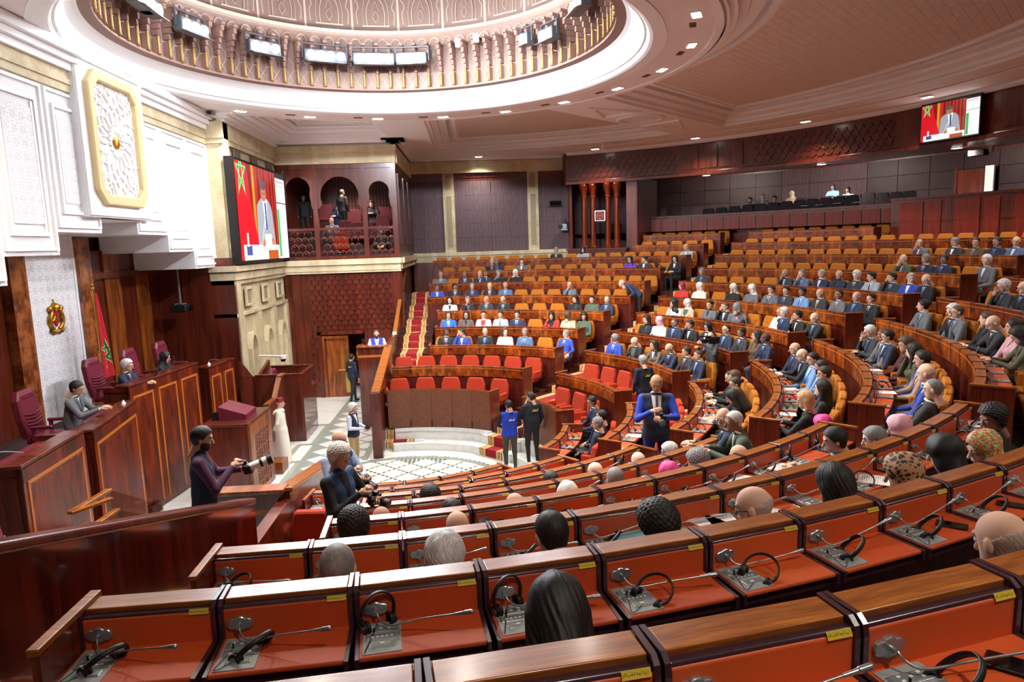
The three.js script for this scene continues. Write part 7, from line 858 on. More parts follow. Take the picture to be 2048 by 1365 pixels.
// desk things on the dais
{ const put = (px, py, Y) => onY(px, py, Y); let p = put(30, 862, 2.86); const m = thing('desk_microphone', 'thin gooseneck microphone standing on the end desk', 'microphone', [-4.6, 2.7, 5.2]); part('base', rbx(0.12, 0.03, 0.1, 0.01, 0, 0.015, 0), MAT.silver, m); part('gooseneck', tube([[0, 0.02, 0], [-0.02, 0.1, 0.02], [-0.1, 0.2, 0.25], [-0.14, 0.24, 0.42]], 0.006, 16, 6), MAT.silver, m); part('capsule', sph(0.016, -0.14, 0.24, 0.43), MAT.silver, m);
  for (const [x, y, z, l] of [[-4.82, 2.72, 2.75, 'clear water bottle among the papers of the wing desk'], [-5.36, 2.92, 0.3, 'clear glass carafe before the chairman'], [-5.2, 2.92, -1.2, 'clear glass carafe beside the veiled woman']]) { const b = thing('glass_carafe', l, 'carafe', [x, y - 0.02, z]); part('bottle', lathe([[0, 0], [0.055, 0], [0.06, 0.06], [0.045, 0.14], [0.018, 0.2], [0.018, 0.26]], 14), MAT.glass, b); part('stopper', sph(0.022, 0, 0.28, 0), MAT.glass, b); }
  const lap = thing('laptop', 'black laptop standing open beside the chairman', 'laptop', [-5.36, 2.8, -0.35], HX + 0.3); part('screen', bx(0.4, 0.25, 0.015, 0, 0.13, 0.12, 0, 0.2), MAT.black, lap); part('keyboard', bx(0.4, 0.015, 0.26, 0, 0, -0.02), MAT.black, lap);
  const red = thing('red_folder', 'stack of red folders by the grey-suited man', 'folder', [-4.78, 2.59, 3.2], 0.2); part('cover', rbx(0.32, 0.03, 0.4, 0.006, 0, 0.015, 0), mat(0x7a1018, 0.5), red); part('sheets', bx(0.28, 0.02, 0.38, 0, 0.036, 0.02), MAT.paper, red);
  for (const [x, z, r, l] of [[-4.85, 2.55, 0.3, 'loose white sheets by the carafe'], [-4.95, 2.2, -0.2, 'open white file before the grey-suited man'], [-5.45, 0.15, 0.1, 'white page under the chairman hand']]) single('paper_sheet', bx(0.22, 0.006, 0.3, x, z < 1 ? 2.78 : 2.595, z, r), MAT.paper, l, 'paper');
  for (const [x, z, Y, l] of [[-4.95, 1.75, 2.59, 'timber tissue box with tissue on the wing desk'], [-4.95, -2.6, 2.59, 'timber tissue box on the empty wing desk']]) { const b = thing('tissue_box', l, 'tissue box', [x, Y, z]); part('box', rbx(0.16, 0.1, 0.28, 0.01, 0, 0.08, 0), MAT.walnut, b); part('tissue', flat(new THREE.ConeGeometry(0.05, 0.09, 6).translate(0, 0.17, 0)), MAT.paper, b); }
  const mm = thing('desk_microphone', 'long white gooseneck microphone on the empty wing desk', 'microphone', [-4.9, 2.59, -3.2]); part('base', rbx(0.1, 0.03, 0.1, 0.01, 0, 0.02, 0), MAT.silver, mm); part('gooseneck', tube([[0, 0.03, 0], [0, 0.14, 0.03], [0, 0.22, 0.3], [0, 0.26, 0.7]], 0.007, 14, 6), MAT.silver, mm); }
// ---------- presidium sitters, gallery and balcony sitters ----------
function sitFree(P, ry, sp, label, x = {}) {      // P: where the middle of the head is
  const [sex, jk, shirt, tie, hr, skin, pose] = sp.split(' '), [al, ar, lean] = POSE[pose], fem = sex === 'w', ln = x.lean ?? lean, legs = x.legs ?? false, key = ['sit', x.al ?? al, x.ar ?? ar, ln, fem, legs, false, x.twist ?? 0, 0].join('_');
  return person({ key, make: () => ({ J: seated({ lean: ln, armL: x.al ?? al, armR: x.ar ?? ar, legs, twist: (x.twist ?? 0) * dz }), o: { fem } }), lod: x.lod ?? 'mid', pos: [P.x, P.y - 1.29, P.z], ry, label, scale: 1.1, jacket: CO[jk], shirt: shirt === '-' ? undefined : CO[shirt], tie: tie === '-' ? undefined : parseInt(tie, 16), trousers: CO[x.trousers ?? jk], hair: { s: 'short', c: 'crop', f: 'full', r: 'recede', o: 'ring', l: 'long', n: 'bun', B: 'bob', H: 'hijab', x: 'bald' }[hr[0]], hairC: HCOL[hr[1]] ?? 0x222222, skin: +skin, yaw: x.yaw ?? 0, pitch: x.pitch ?? 8, hands: x.hands ?? ['relax', 'relax'], glasses: x.gl, beard: x.beard, tache: x.tache, open: fem ? 0.16 : 0.26, handUp: pose === 'c' || pose === 'e' ? [[0, 1, 0.2], [1, 0.2, 0.4]] : undefined });
}
sitFree(onX(246, 731, -5.74), HX, 'm nv wt 7a2a5a fw 1 g', 'white-haired chairman in dark suit and purple tie behind the central desk', { gl: 2, pitch: 6, yaw: -6 });
sitFree(onX(322, 714, -5.66), HX, 'w bk - - Hn 0 g', 'woman in black headscarf and robe at the central desk', { gl: 1, pitch: 12 });
sitFree(onX(140, 776, -5.36), HX + 0.1, 'm gy wt 22304a sk 1 g', 'man in grey suit reading papers at the wing desk', { pitch: 22, lean: 0.1 });
// gallery
for (const [px, py, sp, l, o] of [[1499, 401, 'm bk wt - sk 1 d', 'bearded man in black suit, white shirt in the press gallery', { beard: 0x1c1714 }], [1525, 394, 'm gy wt 5a5a62 cd 1 a', 'man in grey suit staring out from the press gallery', { pitch: -8 }], [1550, 398, 'm bk ye - sk 2 c', 'man in yellow shirt, hand at mouth in the press gallery', {}], [1583, 388, 'w be - - Hh 0 a', 'woman in cream headscarf in the press gallery', {}], [1667, 374, 'm lb lb - sk 3 b', 'man in sky blue shirt looking down in the press gallery', { pitch: 30 }], [1697, 380, 'm lg wt - sk 2 b', 'man in pale striped jacket looking down in the press gallery', { pitch: 30 }]]) { const P = onR(px, py, px > 1570 ? 22.2 : 21.0); sitFree(P, faceC(angOf(P)), sp, l, { lod: 'far', hands: [null, null], ...o }); }
{ const seatD = (px, py, R, lab, grp) => { const P = onR(px, py, R), t = thing('gallery_seat', lab, 'seat', [P.x, P.y - 0.85, P.z], faceC(angOf(P)), grp), s = seatParts(); part('backrest', s.back, MAT.darkSeat, t); part('cushion', s.cush, MAT.darkSeat, t); };
  for (let i = 0; i < 12; i++) seatD(1415 + i * 26, 424 - i * 2.3, 20.4, 'dark folding seat in the front of the press gallery', 'front seats of the press gallery'); for (let i = 0; i < 9; i++) seatD(1600 + i * 27, 403 - i * 1.5 - (i === 5 ? 2 : 0), 21.9, 'dark folding seat in the rear of the press gallery', 'rear seats of the press gallery');
  for (const [px, py] of [[1610, 412], [1640, 410], [1676, 407], [1715, 405]]) { const P = onR(px, py, 20.3); single('paper_sheet', bx(0.3, 0.01, 0.2, P.x, P.y, P.z, faceC(angOf(P))), MAT.paper, 'white sheet on the gallery ledge', 'paper', 'sheets on the gallery ledge'); } }
// balcony
{ const Q = (px, py, dzb) => onZ(px, py, ZB - dzb); for (const [px, py, d, sp, l, o] of [[664, 442, 1.2, 'm gy wt 3a5a90 og 1 g', 'bald man in grey suit reading in the balcony', { pitch: 25 }], [676, 410, 2.2, 'm nv ba - sg 1 c', 'man in navy bowing his head in the balcony', { pitch: 30 }], [743, 408, 2.4, 'w bk - - Bd 1 g', 'woman in patterned blouse taking notes in the balcony', { pitch: 15 }], [762, 458, 0.9, 'm bk gy - sk 1 a', 'dark-haired man behind the balcony lattice', {}]]) sitFree(Q(px, py, d), 0, sp, l, { lod: 'far', ...o });
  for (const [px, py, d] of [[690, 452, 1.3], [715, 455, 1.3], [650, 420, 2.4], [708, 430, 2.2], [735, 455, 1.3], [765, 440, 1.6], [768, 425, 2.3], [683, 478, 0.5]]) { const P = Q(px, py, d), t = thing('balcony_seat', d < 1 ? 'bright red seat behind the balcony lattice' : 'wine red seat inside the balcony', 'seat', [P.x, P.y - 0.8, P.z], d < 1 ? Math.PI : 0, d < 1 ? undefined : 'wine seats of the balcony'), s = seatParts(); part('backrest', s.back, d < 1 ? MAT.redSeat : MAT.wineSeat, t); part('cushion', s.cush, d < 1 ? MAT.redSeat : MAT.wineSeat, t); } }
// ---------- standing people ----------
function standing(o = {}) { const b = o.bend ?? 0, rot = ([x, y, z]) => { const Y = y - 0.95, Z = z; return [x, 0.95 + Y * Math.cos(b) - Z * Math.sin(b), Y * Math.sin(b) + Z * Math.cos(b)]; }; const J = { hip: [0, 0.92, 0], waist: rot([0, 1.08, 0.01]), chest: rot([0, 1.3, 0]), neck: rot([0, 1.485, -0.005]), head: rot([0, 1.628, 0.035 + (o.headF ?? 0)]), sL: rot([0.19, 1.42, -0.01]), sR: rot([-0.19, 1.42, -0.01]) };
  const A = o.arms ?? [[0.25, 1.16, -0.02], [0.24, 0.92, 0.06], [-0.25, 1.16, -0.02], [-0.24, 0.92, 0.06]]; J.eL = rot(A[0]); J.wL = rot(A[1]); J.eR = rot(A[2]); J.wR = rot(A[3]); if (o.legs !== false) for (const [s, m] of [['L', 1], ['R', -1]]) { J['h' + s] = [0.09 * m, 0.9, 0]; J['k' + s] = [0.11 * m, 0.5, 0.02 + (o.stride ?? 0) * m]; J['a' + s] = [0.11 * m, 0.09, -0.02 + (o.stride ?? 0) * 1.6 * m]; J['t' + s] = [0.13 * m, 0.045, 0.13 + (o.stride ?? 0) * 1.6 * m]; } return J; }
const SHOOT = [[0.26, 1.18, 0.12], [0.05, 1.24, 0.36], [-0.26, 1.16, 0.12], [-0.09, 1.3, 0.28]];
function stand(P, ry, o, label) { return person({ key: 'st' + label.slice(0, 24), make: () => ({ J: standing(o.pose), o: { robe: o.robe, belly: o.belly, coat: o.coat, jacketed: 1 } }), lod: o.lod ?? 'mid', pos: [P.x, P.y, P.z], ry, label, scale: o.scale ?? 1.03, ...o }); }
// P from the pixel of the head middle and a plane; feet 1.64*scale below it
const headAt = (P, s = 1.03) => V(P.x, P.y - 1.64 * s, P.z);
const yel = mat(0xd8c23a, 0.6);
function vestPrint(t, y, z, w, c = '#e2cf35') { const tx = canvasTex(256, 64, (g) => { g.clearRect(0, 0, 256, 64); g.strokeStyle = g.fillStyle = c; g.lineWidth = 7; g.lineCap = 'round'; arabic(g, ['alShafo'], 226, 44, 3.6); }); const im = tx; const m = new THREE.MeshStandardMaterial({ map: im, transparent: true, alphaTest: 0.4, roughness: 0.7 }); const g = new THREE.PlaneGeometry(w, w / 4, 8, 1), p = g.attributes.position; for (let i = 0; i < p.count; i++) p.setZ(i, -Math.pow(p.getX(i), 2) * 1.6); g.rotateY(Math.PI).translate(0, y, z); return part('print', g, m, t, 'yellow lettering'); }
function vest(t, key, col, neckOpen) {}
function camThing(t, lx, ly, lz, o, label) {   // a camera held in front of a person
  const s = t.scale.x, c = Math.cos(t.rotation.y), n = Math.sin(t.rotation.y), X = lx * s, Z = lz * s, q = thing('photo_camera', label, 'camera', [t.position.x + X * c + Z * n, t.position.y + ly * s, t.position.z - X * n + Z * c], t.rotation.y + (o.yaw ?? 0)); const g = new THREE.Group();
  part('body', [rbx(0.15, 0.1, 0.07, 0.015), rbx(0.06, 0.045, 0.05, 0.01, 0, 0.065, 0), rbx(0.035, 0.09, 0.05, 0.012, -0.07, -0.005, 0.02)], MAT.black, q); const L = o.len ?? 0.12, r = o.r ?? 0.04, seg = o.white ? [[MAT.white, 0.45], [MAT.black, 0.12], [MAT.white, 0.2], [MAT.black, 0.23]] : [[MAT.blackGloss, 0.6], [MAT.black, 0.4]]; let z = 0.035; seg.forEach(([m, f], i) => { const rad = r * (1 + i * 0.09); part('lens', flat(new THREE.CylinderGeometry(rad, rad * 0.97, L * f, 20).rotateX(Math.PI / 2).translate(0, 0, z + L * f / 2)), m, q); z += L * f; }); part('front_glass', flat(new THREE.CircleGeometry(r * 1.1, 20).translate(0, 0, z + 0.001)), MAT.blackGloss, q); q.rotation.order = 'YXZ'; q.rotation.x = o.tilt ?? 0; return q; }
const DIRH = [[-0.3, 0.25, 1], [0.35, 0.35, 1]];
// photographers close by
{ const P = headAt(along(ray(397, 876), 7.1)); const t = stand(P, 1.9, { lod: 'near', jacket: 0x16223c, sleeve: 0x4a2244, shirt: CO.wi, noLapel: 1, trousers: CO.nv, hair: 'short', hairC: HCOL.k, beard: 0x2a211b, skin: 1, pitch: 14, yaw: -4, hands: ['grip', 'grip'], pose: { arms: SHOOT }, belly: 0.125 }, 'bearded photographer in navy press vest and purple shirt at the dark partition'); vestPrint(t, 1.3, -0.135, 0.2); camThing(t, -0.02, 1.26, 0.42, { white: 1, len: 0.24, r: 0.042, tilt: -0.25 }, 'camera with long white telephoto lens held at the dark partition'); }
{ const P = headAt(along(ray(674, 912), 6.9)); const t = stand(P, 1.15, { lod: 'near', jacket: 0x2a4a72, sleeve: 0x15161a, trousers: CO.bk, shirt: CO.bk, noLapel: 1, hair: 'curly', hairC: 0xd2d0cc, skin: 1, glasses: 2, pitch: 12, yaw: -8, hands: ['grip', 'grip'], pose: { arms: SHOOT } }, 'white-haired photographer with glasses in blue vest and black coat'); camThing(t, 0.0, 1.24, 0.4, { len: 0.13, r: 0.045, tilt: 0.25 }, 'black camera held low by the white-haired photographer'); }
{ const P = headAt(along(ray(674, 880), 8.4)); const t = stand(P, 0.95, { lod: 'near', jacket: 0x20406c, sleeve: 0x9fb6de, trousers: CO.nv, shirt: CO.ba, noLapel: 1, hair: 'bald', skin: 1, pitch: 28, yaw: 0, hands: ['grip', 'grip'], pose: { arms: SHOOT } }, 'bald photographer in navy vest and pale blue shirt behind the white-haired one'); camThing(t, 0.0, 1.2, 0.42, { len: 0.14, r: 0.045, tilt: 0.4 }, 'black zoom camera of the bald photographer'); }
// man in the bright blue suit standing in the aisle
{ let P = null; for (let d = 4; d < 16; d += 0.02) { const q = along(ray(1312, 765), d); if (Math.atan2(q.z, q.x) < 47.5 * dz) { P = q; break; } } const t = stand(headAt(P, 1.12), -0.15, { lod: 'near', jacket: 0x1b2840, sleeve: 0x1f3fb0, trousers: 0x14246a, shirt: 0xe9e8e4, tie: 0x5a4a60, noLapel: 1, hair: 'ring', hairC: HCOL.g, glasses: 2, skin: 2, pitch: 20, yaw: -10, hands: ['grip', 'grip'], pose: { arms: SHOOT }, scale: 1.12, open: 0.34, openW: 0.03 }, 'bald photographer in bright blue suit and dark vest standing in the aisle'); camThing(t, 0.02, 1.24, 0.4, { len: 0.16, r: 0.045, tilt: 0.15 }, 'big black camera held by the blue-suited photographer'); }
// men in press vests on the marble
{ let t = stand(V(...onY(1022, 945, 0).toArray()), Math.PI * 1.02, { jacket: 0x1535b0, sleeve: 0x14161c, trousers: 0x3a3a34, hair: 'short', hairC: HCOL.k, skin: 2, shirt: CO.wt, noLapel: 1, pitch: 18, yaw: 20, hands: ['relax', 'relax'], pose: { arms: [[0.26, 1.16, 0.06], [0.12, 1.04, 0.3], [-0.27, 1.14, 0.08], [-0.16, 1.02, 0.3]] } }, 'man seen from behind in royal blue press vest on the marble'); t.rotation.y = Math.PI + 0.15; vestPrint(t, 1.3, -0.13, 0.26, '#f0e6d0'); camThing(t, -0.1, 1.02, 0.38, { len: 0.14, tilt: 0.6 }, 'small black camera held low by the royal blue vest');
  t = stand(V(...onY(1066, 930, 0.1).toArray()), Math.PI, { jacket: 0x121a2a, sleeve: 0x121a2a, trousers: CO.bk, hair: 'short', hairC: HCOL.d, skin: 1, hands: ['relax', 'relax'], yaw: 40, pitch: 10, belly: 0.14, scale: 1.05, pose: { arms: [[0.25, 1.15, 0.08], [0.1, 1.42, 0.14], [-0.27, 1.14, 0.02], [-0.24, 0.94, 0.12]] }, glasses: 1 }, 'stout man in black press jacket with hand to his face'); t.rotation.y = Math.PI + 0.3; vestPrint(t, 1.34, -0.142, 0.3); }
{ const t = stand(onY(568, 928, 0), HX + 0.15, { jacket: 0xe6dfd2, sleeve: 0xe6dfd2, trousers: 0xe6dfd2, shoes: 0xe0dcd4, hair: 'fez', hairC: 0x7c1620, skin: 1, yaw: 8, glasses: 1, robe: 1, hands: [null, null], pose: { arms: [[0.24, 1.14, -0.06], [0.1, 0.98, -0.16], [-0.24, 1.14, -0.06], [-0.1, 0.98, -0.16]] }, scale: 1.0 }, 'usher in long white hooded robe and red fez beside the lectern'); part('hood', [tube([[-0.11, 1.45, -0.04], [-0.1, 1.4, -0.12], [0, 1.36, -0.15], [0.1, 1.4, -0.12], [0.11, 1.45, -0.04], [0.06, 1.45, 0.06], [0, 1.42, 0.09], [-0.06, 1.45, 0.06]], 0.035, 30, 7, true)], cmat(0xe6dfd2), t); part('robe_seam', tube([[0, 1.38, 0.12], [0, 1.1, 0.135], [0, 0.6, 0.19], [0, 0.2, 0.215]], 0.006, 16, 5), cmat(0xcfc6b4), t); }
{ const t = stand(onY(712, 942, 0), HX - 0.25, { jacket: 0x12192c, sleeve: 0xc3cbe0, trousers: 0xa58f66, shirt: 0xc3cbe0, noLapel: 1, hair: 'full', hairC: 0xd6d4d0, skin: 2, yaw: 10, pitch: 6, hands: ['grip', 'grip'], scale: 1.0, pose: { arms: [[0.25, 1.16, 0.02], [0.08, 1.12, 0.28], [-0.25, 1.16, 0.02], [-0.08, 1.12, 0.28]] } }, 'white-haired man in dark vest and khaki trousers on the marble'); const ph = camThing(t, 0.02, 1.12, 0.36, { len: 0.05, r: 0.02 }, 'small black device in the hands of the khaki-trousered man'); }
{ const P = headAt(onZ(753, 667, -6.6)); const t = stand(P, 0.1, { jacket: 0x1f3fc0, sleeve: 0xe8e8e6, trousers: CO.bk, shirt: CO.wt, noLapel: 1, hair: 'crop', hairC: HCOL.k, beard: 0x14110f, skin: 1, hands: ['grip', 'grip'], pitch: 4, pose: { arms: [[0.27, 1.2, 0.02], [0.14, 1.2, 0.25], [-0.26, 1.22, 0.06], [-0.1, 1.22, 0.28]] } }, 'bearded man in royal blue vest and white shirt behind the rostrum wall'); camThing(t, -0.06, 1.24, 0.34, { len: 0.1 }, 'black camera resting on the rostrum wall'); }
stand(headAt(onZ(727, 680, ZB - 0.7)), 0.3, { jacket: 0xc8601e, trousers: CO.dg, hair: 'crop', hairC: HCOL.k, beard: 0x1c1714, skin: 3, yaw: 10 }, 'man in orange sweater standing in the open doorway');
{ const t = stand(onY(708, 806, 0), 2.4, { jacket: 0x141d33, trousers: CO.bk, hair: 'short', hairC: HCOL.k, skin: 2, pose: { stride: 0.12 }, hands: ['relax', 'relax'], yaw: 0 }, 'man in dark press vest walking out by the door'); vestPrint(t, 1.3, -0.13, 0.28); }
{ const P = headAt(onR(1287, 722, RK(2) + 0.75)); const t = stand(P, 0, { jacket: 0x131c30, trousers: CO.bk, hair: 'full', hairC: 0x8a8a8c, skin: 1, pitch: 15 }, 'grey-haired man in dark press vest seen from behind before the red seats'); t.rotation.y = Math.PI + 0.35; vestPrint(t, 1.3, -0.13, 0.28); }
{ const P = headAt(onR(1425, 672, RK(4) - 0.2)); const t = stand(P, faceC(-5 * dz), { jacket: 0x4c5052, trousers: 0x9a9a96, hair: 'recede', hairC: HCOL.k, skin: 1, yaw: 35, hands: ['grip', 'grip'], coat: 1, glasses: 1, pose: { arms: [[0.3, 1.24, 0.1], [0.16, 1.46, 0.3], [-0.28, 1.2, 0.12], [-0.04, 1.36, 0.34]] } }, 'cameraman in grey tweed coat filming from the aisle'); const v = camThing(t, 0.2, 1.56, 0.2, { len: 0.12, r: 0.045, yaw: 0.2 }, 'black shoulder video camera of the tweed-coated cameraman'); part('viewfinder', rbx(0.06, 0.05, 0.14, 0.01, 0.08, 0.1, 0.06), MAT.black, v); part('rear_block', rbx(0.11, 0.16, 0.28, 0.02, 0, 0.0, -0.17), MAT.black, v); part('microphone', flat(new THREE.CylinderGeometry(0.02, 0.02, 0.22, 10).rotateX(HX).translate(-0.07, 0.1, 0.1)), MAT.black, v); }
{ const P = onR(1268, 600, RK(6) + 0.6); const a = angOf(onR(1262, 590, RK(6) + 0.7)), p = polar(RK(6) + 0.55, a + 0.035, FK(6) - 0.1); const t = stand(p, faceC(a) - 0.9, { jacket: 0x2a3a58, trousers: CO.bk, hair: 'ring', hairC: 0xb8b8b6, skin: 1, pitch: 10, hands: ['relax', 'relax'], scale: 1.06, pose: { bend: 0.95, arms: [[0.24, 1.16, 0.1], [0.1, 0.98, 0.22], [-0.24, 1.16, 0.1], [-0.1, 0.98, 0.22]] } }, 'white-haired man in slate blue suit bending over a row end'); }
stand(headAt(onZ(683, 385, ZB - 1.9)), 2.6, { lod: 'far', jacket: CO.bk, trousers: CO.bk, hair: 'short', hairC: HCOL.b, skin: 1 }, 'person in black standing turned away in the balcony');
stand(headAt(onZ(606, 395, ZB - 2.6)), 0.4, { lod: 'far', jacket: CO.bk, trousers: CO.bk, hair: 'short', hairC: HCOL.k, skin: 2 }, 'guard in black standing at the balcony door');
// ---------- things on the open desks ----------
const phoneG = rbx(0.075, 0.009, 0.155, 0.004), phoneS = rbx(0.068, 0.002, 0.146, 0.001, 0, 0.005, 0);
function deskFrame(k, a) { const f = faceC(a); return { at: (u, y, t) => { const p = polar(RK(k) + u, a, FK(k) + y); p.x += Math.cos(f) * t; p.z -= Math.sin(f) * t; return p; }, f }; }
function headphones(k, a, w, style, lab, grp) {
  const { at, f } = deskFrame(k, a), g = cacheG('hp', () => { const band = []; const bandPts = []; for (let i = 0; i <= 16; i++) { const q = -0.35 + (Math.PI + 0.7) * i / 16; bandPts.push([0.082 * Math.cos(q), 0.09 * Math.sin(q), 0]); } const b = new THREE.TubeGeometry(new THREE.CatmullRomCurve3(bandPts.map((p) => V(...p))), 40, 0.0055, 6); b.scale(1, 1, 2.2); return { band: flat(b), cup: [-1, 1].map((s) => mergeGeometries([flat(new THREE.CylinderGeometry(0.026, 0.03, 0.02, 18).rotateZ(HX).translate(s * 0.07, -0.055, 0)), flat(new THREE.TorusGeometry(0.024, 0.009, 6, 16).rotateY(HX).translate(s * 0.056, -0.055, 0)), bx(0.008, 0.06, 0.014, s * 0.078, -0.03, 0)].map(trimAttr))), disc: [-1, 1].map((s) => flat(new THREE.CylinderGeometry(0.016, 0.016, 0.003, 14).rotateZ(HX).translate(s * 0.0815, -0.055, 0))) }; });
  const hang = style === 0, p = hang ? at(0.2, 0.79, w / 2 - 0.1) : at(0.3, 0.75, w / 2 - 0.16 - style * 0.02), t = thing('headphones', lab, 'headphones', [p.x, p.y, p.z], f + (style === 1 ? 0.9 : style === 2 ? 2.4 : 0.5), grp); t.rotation.order = 'YXZ'; if (!hang) { t.rotation.x = style === 1 ? -0.75 : -1.0; t.rotation.z = style === 1 ? 0.2 : -0.4; }
  part('headband', g.band, MAT.black, t); for (const q of [0, 1]) { const cu = part('ear_cup', g.cup[q], MAT.black, t); part('cup_disc', g.disc[q], MAT.silver, cu); } const cb = thing('headphone_cable', lab.replace(/^black headphones [a-z ]+?,/, 'thin headphone cable,'), 'cable', [0, 0, 0], 0, grp ? 'headphone cables' : undefined); const c0 = p.clone(), e = at(0.25, 0.725, w / 2 - 0.08), e2 = at(0.4, 0.722, w / 2 - 0.04); part('wire', tube([c0.clone().add(V(0, -0.04, 0)), c0.clone().lerp(e2, 0.5).setY(FK(k) + 0.723), e2, e.clone().lerp(e2, 0.4), e], 0.0018, 30, 5), MAT.black, cb); part('plug', cyl(0.004, 0.004, 0.02, e.x, e.y + 0.008, e.z, 6), MAT.black, cb); }
function paperOn(k, a, w, t, u, rot, m, lab, size = [0.21, 0.297]) { const { at, f } = deskFrame(k, a), p = at(u, 0.7185, t), o = thing('paper_sheet', lab, 'paper', [p.x, p.y, p.z], f + rot); part('sheet', bx(size[0], 0.0025, size[1], 0, 0, 0), m, o); return o; }
const printed = mat(0xffffff, 0.8, { map: canvasTex(256, 256, (g) => { g.fillStyle = '#f2f3f4'; g.fillRect(0, 0, 256, 256); g.fillStyle = '#8a8c92'; for (let i = 0; i < 12; i++) g.fillRect(30, 60 + i * 13, 190 - (i * 37) % 60, 3); g.fillStyle = '#c05a80'; g.fillRect(24, 30, 208, 8); }) }); printed.map.wrapS = printed.map.wrapT = THREE.RepeatWrapping; printed.map.repeat.set(4, 3); printed.map.offset.set(0.5, 0.5);
function phoneOn(k, a, t, u, rot, lab, size = 1) { const { at, f } = deskFrame(k, a), p = at(u, 0.724, t), o = thing('mobile_phone', lab, 'phone', [p.x, p.y, p.z], f + rot); part('case', phoneG, MAT.black, o); part('screen', phoneS, MAT.blackGloss, o); o.scale.setScalar(size); }
const unitsOf = (k) => USED.filter((u) => u.sec === 4 && u.k === k);
const HPLAB = ['black headphones hanging', 'black headphones propped', 'black headphones lying'];
for (const [k, skip] of [[8, []], [7, []], [6, []], [5, [0, 1]], [4, [0, 2, 3, 6]], [3, [0, 2, 4]]]) unitsOf(k).forEach((u, i) => { if (skip.includes(i) || (k < 7 && rnd() < 0.25)) return; const st = [0, 1, 1, 2, 1, 0, 2, 1][(i * 3 + k) % 8]; headphones(k, u.a, u.w, st, `${HPLAB[st]}, ${whichOne(4, k, u.i)}`, 'headphones of the open desks'); });
for (const u of USED.filter((q) => q.sec === 3 && q.k <= 5)) if (rnd() < 0.6) headphones(u.k, u.a, u.w, 2, `black headphones lying flat, ${whichOne(3, u.k, u.i)}`, 'headphones of the curved block');
const nearU = (k, px, py) => { const a = angOf(onY(px, py, FK(k) + 0.72)); let b = null; for (const u of unitsOf(k)) { const d = Math.abs(u.a - a); if (!b || d < b[0]) b = [d, u]; } return b[1]; };
const cyan = mat(0x8fd0dc, 0.8); { const u = nearU(6, 1240, 1068); paperOn(6, u.a, u.w, -0.08, 0.29, 0.35, cyan, 'large light blue paper folder on the sixth row of open desks', [0.3, 0.26]); }
{ const u = nearU(6, 1400, 1040); paperOn(6, u.a, u.w, -0.1, 0.29, 0.2, printed, 'white printed sheet beside the bushy-haired man'); paperOn(6, u.a, u.w, -0.2, 0.3, -0.3, MAT.paper, 'blank white sheet under the printed one'); }
{ const u = nearU(6, 1490, 1030); paperOn(6, u.a, u.w, 0.02, 0.3, 0.5, printed, 'printed sheet before the bald man with glasses'); }
{ const u = nearU(6, 1730, 950); paperOn(6, u.a, u.w, -0.05, 0.3, 0.5, printed, 'white certificate sheet before the glossy-haired woman', [0.24, 0.32]); }
{ const u = nearU(6, 1915, 852); paperOn(6, u.a, u.w, -0.1, 0.32, 0.3, printed, 'white sheets under a dark phone near the row end', [0.28, 0.3]); phoneOn(6, u.a, -0.1, 0.31, 1.4, 'dark phone lying on the white sheets'); }
{ const u = nearU(5, 1455, 950); paperOn(5, u.a, u.w, -0.1, 0.3, 0.3, printed, 'printed sheet on the fifth row of open desks beside a console', [0.28, 0.22]); } { const u = nearU(5, 1535, 930); paperOn(5, u.a, u.w, -0.1, 0.3, 0.3, printed, 'pink-lined printed sheet further along the fifth row of open desks', [0.28, 0.22]); }
{ const u = nearU(3, 1262, 917); paperOn(3, u.a, u.w, -0.05, 0.3, 0.2, mat(0x1d6a3c, 0.6), 'green folder at the end of the third row of open desks', [0.26, 0.2]); }
{ const u = nearU(7, 1990, 955); paperOn(7, u.a, u.w, -0.1, 0.3, 0.2, printed, 'pink-headed sheet on the seventh row of open desks', [0.28, 0.3]); }
{ const u = nearU(7, 1845, 1052); phoneOn(7, u.a, -0.1, 0.3, 0.55, 'black phone on the seventh row of open desks near two papers'); } { const u = nearU(7, 1965, 1012); phoneOn(7, u.a, -0.1, 0.3, 0.5, 'slim black phone further along the seventh row of open desks'); } { const u = nearU(8, 1920, 1280); phoneOn(8, u.a, -0.13, 0.3, 0.6, 'large black phone with silver edge on the eighth row of open desks', 1.15); }
// hand with a pen, white earphone case
{ const u = nearU(7, 1060, 1215), { at, f } = deskFrame(7, u.a); const c = at(0.3, 0.73, 0.02); const t = thing('earphone_case', 'white oval earphone case on the seventh row of open desks', 'case', [c.x, c.y, c.z], f); part('lid', rbx(0.06, 0.022, 0.045, 0.011, 0, 0.006, 0, 3), MAT.white, t); part('seam', bx(0.058, 0.001, 0.043, 0, 0.003, 0), MAT.plasticMid, t); }
// papers in the curved block
USED.filter((q) => q.sec === 3 && q.k >= 2 && q.k <= 5).forEach((u, i) => { if (i % 3 === 0) paperOn(u.k, u.a, u.w, -0.1, 0.3, 0.2, printed, `printed sheet on desk ${whichOne(3, u.k, u.i)}`); });
{ const u = USED.filter((q) => q.sec === 3 && q.k === 4)[4]; paperOn(4, u.a, u.w, -0.08, 0.3, 0.1, mat(0xb01a22, 0.6), 'red folder in the fourth row of the curved block'); const v = USED.filter((q) => q.sec === 3 && q.k === 4)[5]; paperOn(4, v.a, v.w, -0.08, 0.3, 0.1, mat(0x1d4a30, 0.6), 'dark green folder in the fourth row of the curved block'); }
